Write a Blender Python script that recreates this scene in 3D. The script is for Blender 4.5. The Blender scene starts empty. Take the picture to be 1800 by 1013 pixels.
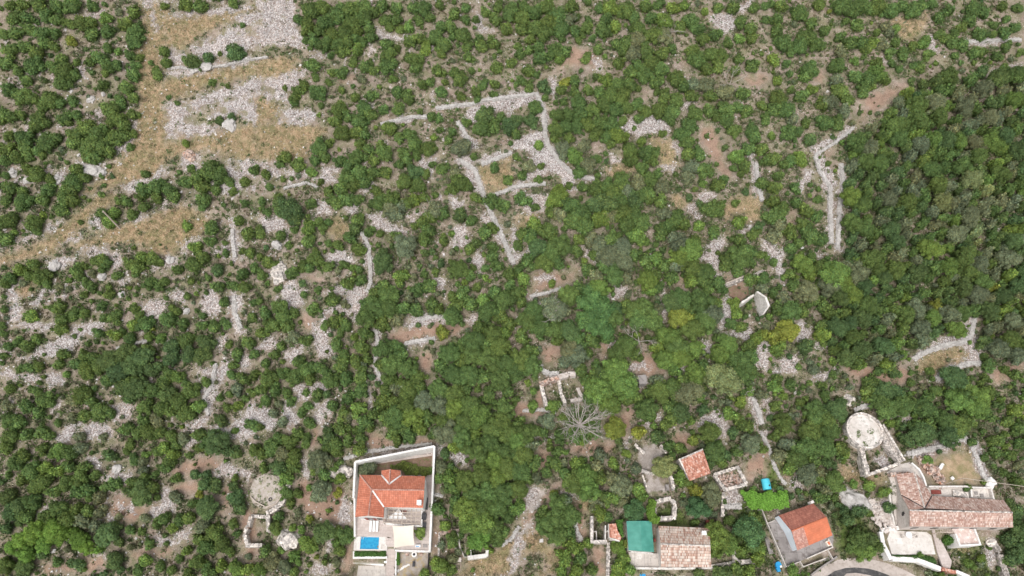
import bpy, math, random
import numpy as np
from mathutils import Vector, Matrix, noise as mnoise
random.seed(7); RNG = np.random.default_rng(11)
scn = bpy.context.scene
COL = scn.collection
# ------------------------------------------------------------------ camera, sky, sun, exposure
CAM_H = 140.0; OFFN = math.radians(26.5); FPX = 1200.0
cd = bpy.data.cameras.new('camera'); cam = bpy.data.objects.new('camera', cd); COL.objects.link(cam)
cam.location = (0, 0, CAM_H); cam.rotation_euler = (OFFN, 0, 0)
cd.sensor_width = 36; cd.lens = 24.0; cd.clip_end = 6000; cd.clip_start = 0.5
scn.camera = cam
SUN_EL, SUN_AZ = math.radians(62), math.radians(200)      # azimuth: where the light comes from, clockwise from north (+Y)
w = bpy.data.worlds.new('World'); scn.world = w; w.use_nodes = True
nt = w.node_tree; bg = nt.nodes['Background']
sky = nt.nodes.new('ShaderNodeTexSky'); sky.sky_type = 'NISHITA'; sky.sun_disc = False
sky.sun_elevation = SUN_EL; sky.sun_rotation = SUN_AZ; sky.dust_density = 4; sky.air_density = 1.2; sky.ozone_density = 0.6
hs = nt.nodes.new('ShaderNodeHueSaturation'); hs.inputs['Saturation'].default_value = 0.22
nt.links.new(sky.outputs[0], hs.inputs['Color']); nt.links.new(hs.outputs[0], bg.inputs[0])
bg.inputs[1].default_value = 0.15
sl = bpy.data.lights.new('sun', 'SUN'); sl.energy = 0.8; sl.angle = math.radians(25); sl.color = (1, .97, .93)
so = bpy.data.objects.new('sun', sl); COL.objects.link(so)
d = Vector((math.sin(SUN_AZ)*math.cos(SUN_EL), math.cos(SUN_AZ)*math.cos(SUN_EL), math.sin(SUN_EL)))
so.rotation_euler = d.to_track_quat('Z', 'Y').to_euler()
scn.view_settings.view_transform = 'Standard'; scn.view_settings.look = 'None'
scn.view_settings.exposure = 0.4; scn.view_settings.gamma = 1
# ------------------------------------------------------------------ helpers
C_, S_ = math.cos(OFFN), math.sin(OFFN)
def ray(px, py):
    px = np.asarray(px, float); py = np.asarray(py, float)
    dx = (px-900)/FPX; dy = -(py-506.5)/FPX
    return dx, dy*C_ + S_, dy*S_ - C_                      # camera ray turned into the world
def atz(px, py, z):                                        # where the line of sight meets height z
    a, b, c = ray(px, py); t = (z-CAM_H)/c
    return a*t, b*t
def snoise(x, y, seed, wl):                                # smooth sum of sines, vectorised
    r = np.random.default_rng(seed); o = 0
    for k in range(5):
        th = r.uniform(0, 2*np.pi); f = 2*np.pi/(wl*r.uniform(.6, 1.5)); o = o + np.sin((x*np.cos(th)+y*np.sin(th))*f + r.uniform(0, 6.28))
    return o/5
def H0(x, y):
    x = np.asarray(x, float); y = np.asarray(y, float)
    yy = np.clip(y-12, -400, 260)
    return .155*yy + .0004*np.clip(yy, 0, 200)**2 + 1.1*snoise(x, y, 1, 70) + .35*snoise(x, y, 2, 22)
PLAT = []                                                  # (polygon Nx2, level, blend width)
def seg_dist(X, Y, P, closed=True):
    d = np.full(X.shape, 1e9); n = len(P)
    for i in range(n if closed else n-1):
        a, b = P[i], P[(i+1) % n]; v = b-a; L = max(float(v@v), 1e-9)
        t = np.clip(((X-a[0])*v[0]+(Y-a[1])*v[1])/L, 0, 1)
        d = np.minimum(d, np.hypot(X-a[0]-t*v[0], Y-a[1]-t*v[1]))
    return d
def inside(X, Y, P):
    c = np.zeros(X.shape, bool); n = len(P); j = n-1
    for i in range(n):
        xi, yi = P[i]; xj, yj = P[j]
        m = ((yi > Y) != (yj > Y)) & (X < (xj-xi)*(Y-yi)/((yj-yi) or 1e-12)+xi)
        c ^= m; j = i
    return c
def sdist(X, Y, P):
    d = seg_dist(X, Y, P); return np.where(inside(X, Y, P), -d, d)
def H(x, y):
    x = np.atleast_1d(np.asarray(x, float)); y = np.atleast_1d(np.asarray(y, float)); z = H0(x, y)
    for P, lv, bl in PLAT:
        m = (x > P[:, 0].min()-bl) & (x < P[:, 0].max()+bl) & (y > P[:, 1].min()-bl) & (y < P[:, 1].max()+bl)
        if m.any():
            d = np.clip(sdist(x[m], y[m], P)/bl, 0, 1); s = d*d*(3-2*d)
            z[m] = lv*(1-s) + z[m]*s
    return z
def at(px, py, up=0., h=None):
    h = h or H
    px = np.atleast_1d(np.asarray(px, float)); py = np.atleast_1d(np.asarray(py, float))
    z = np.full(px.shape, 8.) + up
    for _ in range(14):
        x, y = atz(px, py, z); z = .5*z + .5*(h(x, y)+up)
    return x, y, h(x, y)
def at1(px, py, up=0.):
    x, y, z = at(px, py, up); return Vector((float(x[0]), float(y[0]), float(z[0])))
def P0(px, py): x, y, z = at(px, py, 0, H0); return float(x[0]), float(y[0]), float(z[0])
def plat(pts, dz=0., bl=2.0, lv=None):
    c = np.mean(np.array(pts, float), 0)
    if lv is None: lv = P0(*c)[2]+dz
    PLAT.append((np.array([[float(v) for v in atz(a, b, lv)] for a, b in pts]), lv, bl)); return lv

def tag(o, label=None, cat=None, group=None, kind=None):
    if label: o['label'] = label
    if cat: o['category'] = cat
    if group: o['group'] = group
    if kind: o['kind'] = kind
    return o
def thing(name, label, cat, loc, group=None):
    o = bpy.data.objects.new(name, None); COL.objects.link(o); o.location = loc; o.empty_display_size = .3
    return tag(o, label, cat, group)
class MB:
    def __init__(s): s.v = []; s.f = []
    def poly(s, pts):
        n = len(s.v); s.v += [tuple(p) for p in pts]; s.f.append(tuple(range(n, n+len(pts)))); return s
    def prism(s, pts, z0, z1, z0b=None):                   # pts xy list; z1 number or list
        n = len(pts); zt = z1 if hasattr(z1, '__len__') else [z1]*n; k = len(s.v)
        if sum(pts[i][0]*pts[(i+1) % n][1]-pts[(i+1) % n][0]*pts[i][1] for i in range(n)) < 0:
            pts = pts[::-1]; zt = list(zt)[::-1]
        zb = z0 if hasattr(z0, '__len__') else [z0]*n
        s.v += [(p[0], p[1], z) for p, z in zip(pts, zb)] + [(p[0], p[1], z) for p, z in zip(pts, zt)]
        s.f.append(tuple(range(k+n-1, k-1, -1))); s.f.append(tuple(range(k+n, k+2*n)))
        for i in range(n): j = (i+1) % n; s.f.append((k+i, k+j, k+n+j, k+n+i))
        return s
    def box(s, c, size, rz=0., jit=0., tilt=0.):
        k = len(s.v); R = Matrix.Rotation(rz, 3, 'Z')
        if tilt: R = R @ Matrix.Rotation(random.uniform(-tilt, tilt), 3, 'X') @ Matrix.Rotation(random.uniform(-tilt, tilt), 3, 'Y')
        for a in (-.5, .5):
            for b in (-.5, .5):
                for e in (-.5, .5):
                    p = Vector((a*size[0], b*size[1], e*size[2]))
                    if jit: p += Vector([random.uniform(-jit, jit)*q for q in size])
                    s.v.append(tuple(R @ p + Vector(c)))
        for q in ((0, 1, 3, 2), (4, 6, 7, 5), (0, 4, 5, 1), (2, 3, 7, 6), (0, 2, 6, 4), (1, 5, 7, 3)): s.f.append(tuple(k+i for i in q))
        return s
    def tube(s, a, b, r0, r1=None, n=6):
        r1 = r0 if r1 is None else r1; a = Vector(a); b = Vector(b); q = (b-a).to_track_quat('Z', 'Y'); k = len(s.v)
        for p, r in ((a, r0), (b, r1)):
            for i in range(n): s.v.append(tuple(p + q @ Vector((r*math.cos(6.2832*i/n), r*math.sin(6.2832*i/n), 0))))
        for i in range(n): j = (i+1) % n; s.f.append((k+i, k+j, k+n+j, k+n+i))
        s.f.append(tuple(range(k+n-1, k-1, -1))); s.f.append(tuple(range(k+n, k+2*n))); return s
    def line(s, pts, wd, z0, z1):                          # straight-sided wall along an xy line, butted at corners
        for i in range(len(pts)-1):
            a = Vector(pts[i][:2]); b = Vector(pts[i+1][:2]); d = (b-a).normalized(); n = Vector((-d.y, d.x))*wd/2
            if i: a = a - d*wd*.48
            zt = z1 if not hasattr(z1, '__len__') else [z1[i], z1[i+1], z1[i+1], z1[i]]
            e = .003*(i % 2)
            zt = (zt+e) if not hasattr(zt, '__len__') else [q+e for q in zt]
            q = [a-n, b-n, b+n, a+n]
            s.prism([tuple(v) for v in q], z0, zt)
        return s
    def build(s, name, mat, parent=None, smooth=False, label=None):
        o0 = parent_world(parent) if parent else Vector((0, 0, 0))
        me = bpy.data.meshes.new(name)
        V = np.array(s.v, float) - np.array(o0)
        me.from_pydata(V.tolist(), [], s.f); me.materials.append(mat)
        uv = me.uv_layers.new(name='UVMap')
        for p in me.polygons:
            nrm = p.normal; u = Vector((0, 0, 1)).cross(nrm)
            if u.length < .05: u = Vector((1, 0, 0))
            u.normalize(); vv = nrm.cross(u)
            for li in p.loop_indices:
                co = me.vertices[me.loops[li].vertex_index].co; uv.data[li].uv = (co.dot(u), co.dot(vv))
            p.use_smooth = smooth
        o = bpy.data.objects.new(name, me); COL.objects.link(o)
        if parent: o.parent = parent
        if label: o['label'] = label
        return o
def parent_world(p):
    v = Vector(p.location)
    while p.parent: p = p.parent; v += Vector(p.location)
    return v
# ------------------------------------------------------------------ materials
def nodes(name):
    m = bpy.data.materials.new(name); m.use_nodes = True; t = m.node_tree; return m, t, t.nodes['Principled BSDF']
def N(t, ty, **k):
    n = t.nodes.new(ty)
    for a, b in k.items():
        if a in n.inputs: n.inputs[a].default_value = b
        else: setattr(n, a, b)
    return n
def ramp(t, stops, interp='LINEAR'):
    r = t.nodes.new('ShaderNodeValToRGB'); r.color_ramp.interpolation = interp; e = r.color_ramp.elements
    while len(e) < len(stops): e.new(.5)
    for q, (p, c) in zip(e, stops): q.position = p; q.color = (*c, 1)
    return r
def mixc(t, fac, a, b, mode='MIX'):
    m = t.nodes.new('ShaderNodeMix'); m.data_type = 'RGBA'; m.blend_type = mode
    for s, v in ((m.inputs[0], fac), (m.inputs[6], a), (m.inputs[7], b)):
        if hasattr(v, 'links') or hasattr(v, 'is_output'): t.links.new(v, s)
        else: s.default_value = v if not isinstance(v, tuple) else (*v, 1)[:4]
    return m.outputs[2]
def mottled(name, c1, c2, scale=1.5, c3=None, s3=8., rough=.85, bump=.15, voro=0, spec=.3):
    m, t, b = nodes(name); tc = N(t, 'ShaderNodeTexCoord'); L = t.links.new
    n1 = N(t, 'ShaderNodeTexNoise', Scale=scale, Detail=6., Roughness=.65); L(tc.outputs['Object'], n1.inputs['Vector'])
    r1 = ramp(t, [(.32, c1), (.68, c2)]); L(n1.outputs[0], r1.inputs[0]); col = r1.outputs[0]
    hgt = n1.outputs[0]
    if c3:
        n2 = N(t, 'ShaderNodeTexNoise', Scale=s3, Detail=4., Roughness=.7); L(tc.outputs['Object'], n2.inputs['Vector'])
        r2 = ramp(t, [(.5, (0, 0, 0)), (.66, (1, 1, 1))]); L(n2.outputs[0], r2.inputs[0]); col = mixc(t, r2.outputs[0], col, c3); hgt = n2.outputs[0]
    if voro:
        v = N(t, 'ShaderNodeTexVoronoi', Scale=float(voro)); L(tc.outputs['Object'], v.inputs['Vector'])
        sp = N(t, 'ShaderNodeSeparateColor'); L(v.outputs['Color'], sp.inputs[0])
        rv = ramp(t, [(0, (.45, .45, .45)), (.5, (.9, .9, .9)), (1, (1.3, 1.28, 1.25))]); L(sp.outputs[0], rv.inputs[0])
        col = mixc(t, 1., col, rv.outputs[0], 'MULTIPLY'); hgt = v.outputs['Distance']
    L(col, b.inputs['Base Color']); b.inputs['Roughness'].default_value = rough; b.inputs['Specular IOR Level'].default_value = spec
    if bump:
        bp = N(t, 'ShaderNodeBump', Strength=bump, Distance=.1); L(hgt, bp.inputs['Height']); L(bp.outputs[0], b.inputs['Normal'])
    return m
def tiles(name, cols, tw=.22, th=.36, contrast=.5, vary=.8):
    m, t, b = nodes(name); L = t.links.new; uv = N(t, 'ShaderNodeUVMap'); s = N(t, 'ShaderNodeSeparateXYZ'); L(uv.outputs[0], s.inputs[0])
    def mth(op, a, v=None):
        n = t.nodes.new('ShaderNodeMath'); n.operation = op; L(a, n.inputs[0])
        if v is not None:
            if hasattr(v, 'links'): L(v, n.inputs[1])
            else: n.inputs[1].default_value = v
        return n.outputs[0]
    us = mth('DIVIDE', s.outputs[0], tw); vs = mth('DIVIDE', s.outputs[1], th)
    cu = mth('FLOOR', us); cv = mth('FLOOR', vs)
    cb = N(t, 'ShaderNodeCombineXYZ'); L(cu, cb.inputs[0]); L(cv, cb.inputs[1])
    wn = N(t, 'ShaderNodeTexWhiteNoise'); L(cb.outputs[0], wn.inputs[0])
    r = ramp(t, [(i/(len(cols)-1), c) for i, c in enumerate(cols)]); L(wn.outputs[0], r.inputs[0])
    fu = mth('FRACT', us); fv = mth('FRACT', vs)
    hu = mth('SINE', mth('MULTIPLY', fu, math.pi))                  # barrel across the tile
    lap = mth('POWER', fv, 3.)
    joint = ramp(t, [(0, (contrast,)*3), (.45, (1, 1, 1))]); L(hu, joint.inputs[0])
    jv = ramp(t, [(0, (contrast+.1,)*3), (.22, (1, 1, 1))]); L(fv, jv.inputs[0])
    base = mixc(t, vary, cols[len(cols)//2], r.outputs[0])
    n1 = N(t, 'ShaderNodeTexNoise', Scale=.6, Detail=5.); L(uv.outputs[0], n1.inputs['Vector'])
    rn = ramp(t, [(.3, (.82, .82, .82)), (.7, (1.12, 1.1, 1.08))]); L(n1.outputs[0], rn.inputs[0])
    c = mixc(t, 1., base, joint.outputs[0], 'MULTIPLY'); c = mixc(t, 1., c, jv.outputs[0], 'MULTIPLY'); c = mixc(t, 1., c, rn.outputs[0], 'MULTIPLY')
    L(c, b.inputs['Base Color']); b.inputs['Roughness'].default_value = .8
    hh = mth('ADD', hu, lap); bp = N(t, 'ShaderNodeBump', Strength=.6, Distance=.06); L(hh, bp.inputs['Height']); L(bp.outputs[0], b.inputs['Normal'])
    return m
def attrmat(name, rough=.7, spec=.25, trans=0.):
    m, t, b = nodes(name); a = N(t, 'ShaderNodeAttribute', attribute_name='tint'); oi = N(t, 'ShaderNodeObjectInfo')
    t.links.new(mixc(t, 1., a.outputs['Color'], oi.outputs['Color'], 'MULTIPLY'), b.inputs['Base Color'])
    b.inputs['Roughness'].default_value = rough; b.inputs['Specular IOR Level'].default_value = spec
    if trans:
        tr = N(t, 'ShaderNodeBsdfTranslucent'); t.links.new(b.inputs['Base Color'].links[0].from_socket, tr.inputs['Color'])
        mx = N(t, 'ShaderNodeMixShader'); mx.inputs[0].default_value = trans; t.links.new(b.outputs[0], mx.inputs[1]); t.links.new(tr.outputs[0], mx.inputs[2])
        t.links.new(mx.outputs[0], t.nodes['Material Output'].inputs['Surface'])
    return m
def paved(m, bw, bh, dark=.8, gap=.03):
    t = m.node_tree; b = t.nodes['Principled BSDF']; src = b.inputs['Base Color'].links[0].from_socket
    uv = N(t, 'ShaderNodeUVMap'); br = N(t, 'ShaderNodeTexBrick', Scale=1.); br.inputs['Color1'].default_value = (1, 1, 1, 1); br.inputs['Color2'].default_value = (.9, .89, .88, 1)
    br.inputs['Mortar'].default_value = (dark, dark, dark, 1); br.inputs['Mortar Size'].default_value = gap; br.inputs['Brick Width'].default_value = bw; br.inputs['Row Height'].default_value = bh
    t.links.new(uv.outputs[0], br.inputs['Vector']); t.links.new(mixc(t, 1., src, br.outputs['Color'], 'MULTIPLY'), b.inputs['Base Color']); return m
M = dict(
 leaf=attrmat('foliage', trans=.16), bark=mottled('bark', (.16, .12, .09), (.3, .25, .2), 6), deadwood=mottled('dead_wood', (.34, .30, .27), (.55, .5, .46), 3),
 stone=attrmat('stones', .9, .2),
 wallstone=mottled('wall_stone', (.40, .36, .33), (.58, .53, .49), 1.2, (.27, .23, .2), 3, voro=3.2, bump=.5),
 palestone=mottled('pale_stone', (.52, .47, .43), (.74, .68, .63), 1.0, (.36, .31, .27), 2.5, voro=2.5, bump=.4),
 redstone=mottled('reddish_stone', (.42, .30, .25), (.6, .5, .44), 1.2, (.42, .2, .12), 1.5, voro=3, bump=.4),
 plaster=mottled('white_plaster', (.72, .69, .66), (.87, .85, .83), .5, (.62, .58, .54), 2.2, bump=.03),
 oldplaster=mottled('weathered_plaster', (.6, .56, .52), (.8, .76, .72), .7, (.42, .37, .33), 2.4, bump=.08),
 bluewhite=mottled('bluish_white_paint', (.68, .74, .80), (.8, .86, .92), .4, bump=.02),
 concrete=mottled('grey_concrete', (.24, .215, .205), (.38, .35, .335), .35, (.19, .165, .155), 1.2, bump=.08),
 paleconc=mottled('pale_concrete', (.55, .5, .46), (.72, .67, .62), .4, (.45, .4, .36), 1.6, bump=.05),
 whiteconc=mottled('whitewashed_paving', (.64, .6, .56), (.8, .77, .73), .5, (.6, .55, .5), 1.8, bump=.04),
 deck=mottled('sandstone_paving', (.5, .43, .395), (.64, .565, .53), .7, (.5, .42, .38), 3, bump=.04),
 asphalt=mottled('asphalt', (.05, .05, .052), (.11, .105, .105), .5, (.17, .16, .15), 1.1, bump=.1),
 soil=mottled('garden_soil', (.17, .1, .07), (.27, .19, .14), 1.5, (.12, .14, .05), 1.6, bump=.3),
 wood=mottled('bare_timber', (.4, .33, .27), (.6, .52, .45), 2, bump=.1),
 darkmetal=mottled('dark_metal', (.03, .03, .035), (.07, .07, .075), 3, bump=0, rough=.5),
 dark=mottled('dark_opening', (.02, .02, .025), (.035, .03, .03), 2, bump=0, rough=.3),
 red=mottled('rusty_red', (.2, .05, .04), (.34, .1, .08), 2, bump=.1),
 sail=mottled('cream_canvas', (.74, .65, .54), (.8, .72, .62), .3, bump=.02),
 white=mottled('white_plastic', (.8, .8, .8), (.88, .88, .88), 1, bump=0, rough=.4),
 blue=mottled('blue_plastic', (.02, .25, .55), (.04, .38, .7), 1.5, bump=0, rough=.4),
 turq=mottled('turquoise_plastic', (.07, .48, .62), (.11, .6, .72), 1.5, bump=.02, rough=.4),
 greenroof=None, 
 villatile=tiles('orange_roof_tiles', [(.48, .15, .085), (.56, .19, .115), (.64, .25, .16)], .34, .42, .62, .8),
 browntile=tiles('brownish_red_roof_tiles', [(.28, .1, .07), (.38, .14, .1), (.48, .2, .14)], .24, .4, .6, .8),
 neworange=tiles('new_orange_roof_tiles', [(.56, .16, .08), (.6, .18, .09), (.64, .21, .11)], .24, .4, .85, .5),
 fadedtile=tiles('faded_pinkish_roof_tiles', [(.38, .18, .14), (.52, .26, .2), (.62, .4, .34)], .24, .4, .7, .9),
 oldtile=tiles('pale_mottled_barrel_tiles', [(.34, .17, .12), (.56, .38, .3), (.66, .54, .46), (.73, .65, .58)], .22, .5, .36, .9),
 mansiontile=tiles('pink_mottled_barrel_tiles', [(.34, .18, .14), (.48, .3, .24), (.58, .41, .35), (.74, .62, .55)], .22, .38, .55, .9),
 shedtile=tiles('red_mottled_barrel_tiles', [(.3, .11, .07), (.5, .2, .13), (.6, .3, .22), (.7, .52, .44)], .26, .4, .5, .9),
)
paved(M['deck'], .9, .6); paved(M['whiteconc'], 1.2, 1.2, .86); paved(M['paleconc'], 2.4, 2.0, .74, .04); paved(M['concrete'], 3.1, 2.6, .7, .05)
def make_greenroof():
    m, t, b = nodes('green_sheet_metal'); L = t.links.new; uv = N(t, 'ShaderNodeUVMap')
    wv = N(t, 'ShaderNodeTexWave', Scale=1.3); wv.bands_direction = 'X'; L(uv.outputs[0], wv.inputs['Vector'])
    n1 = N(t, 'ShaderNodeTexNoise', Scale=.7, Detail=5.); L(uv.outputs[0], n1.inputs['Vector'])
    r = ramp(t, [(.3, (.035, .22, .17)), (.7, (.085, .33, .26))]); L(n1.outputs[0], r.inputs[0]); sm = ramp(t, [(.0, (.7, .72, .72)), (.12, (1, 1, 1))]); L(wv.outputs[0], sm.inputs[0]); L(mixc(t, 1., r.outputs[0], sm.outputs[0], 'MULTIPLY'), b.inputs['Base Color'])
    bp = N(t, 'ShaderNodeBump', Strength=.3, Distance=.05); L(wv.outputs[0], bp.inputs['Height']); L(bp.outputs[0], b.inputs['Normal'])
    b.inputs['Roughness'].default_value = .5; return m
M['greenroof'] = make_greenroof()
def make_water():
    m, t, b = nodes('pool_water'); L = t.links.new; tc = N(t, 'ShaderNodeTexCoord')
    v = N(t, 'ShaderNodeTexVoronoi', Scale=2.2); L(tc.outputs['Object'], v.inputs['Vector'])
    r = ramp(t, [(0, (.0, .2, .42)), (.8, (.015, .32, .55))]); L(v.outputs['Distance'], r.inputs[0]); L(r.outputs[0], b.inputs['Base Color'])
    b.inputs['Roughness'].default_value = .25; return m
M['water'] = make_water()
# ------------------------------------------------------------------ level ground under the buildings
Q = {}
Q['villa'] = plat([(620, 812), (764, 785), (756, 971), (696, 971), (694, 942), (618, 942)], .2, 1.2)
Q['pool'] = plat([(619, 942), (695, 942), (695, 971), (619, 971)], 0, .3, Q['villa']-.5)
Q['parking'] = plat([(624, 992), (680, 992), (680, 1030), (622, 1030)], 0, .6, Q['villa']-3.0)
Q['planter'] = plat([(620, 971), (680, 971), (680, 991), (620, 991)], 0, .3, Q['villa']-1.5)
Q['garden'] = plat([(697, 973), (755, 973), (753, 1025), (695, 1025)], 0, .6, Q['villa']-1.6)
ZM = P0(1660, 885)[2]+.2
Q['upper'] = plat([(1562, 826), (1590, 812), (1620, 800), (1690, 785), (1745, 850), (1748, 880), (1610, 872), (1570, 850)], 0, 6., ZM+3.3)
Q['mansion'] = plat([(1568, 880), (1608, 905), (1740, 905), (1775, 918), (1740, 945), (1650, 940), (1566, 932)], 0, 1.5, ZM)
Q['patio'] = plat([(1552, 932), (1640, 932), (1650, 978), (1560, 986)], 0, .8, Q['mansion']-.7)
Q['orange'] = plat([(1340, 905), (1372, 898), (1430, 885), (1458, 910), (1475, 960), (1452, 985), (1385, 1000)], .1, 1.6)
Q['beige'] = plat([(1098, 915), (1250, 920), (1262, 1000), (1100, 1002)], .1, 1.6)
Q['cistern'] = plat([(1489, 740), (1500, 726), (1540, 726), (1552, 745), (1552, 775), (1530, 790), (1505, 790), (1488, 770)], 0, 3., ZM+3.5)
Q['threshing'] = plat([(440, 845), (455, 834), (490, 838), (503, 855), (498, 875), (470, 893), (445, 880)], 0, 2.)
Q['stair'] = plat([(680, 972), (695, 972), (695, 1040), (679, 1040)], 0, .25, Q['villa']-3.2)
Q['road'] = plat([(1400, 1040), (1425, 1008), (1465, 984), (1520, 978), (1570, 985), (1610, 997), (1640, 1014), (1640, 1040), (1500, 1045)], 0, 2.5)
Q['yard'] = plat([(1125, 785), (1165, 785), (1182, 865), (1140, 865)], 0, 2)
Q['shed'] = plat([(1195, 808), (1236, 792), (1250, 832), (1212, 846)], 0, 2)
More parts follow.
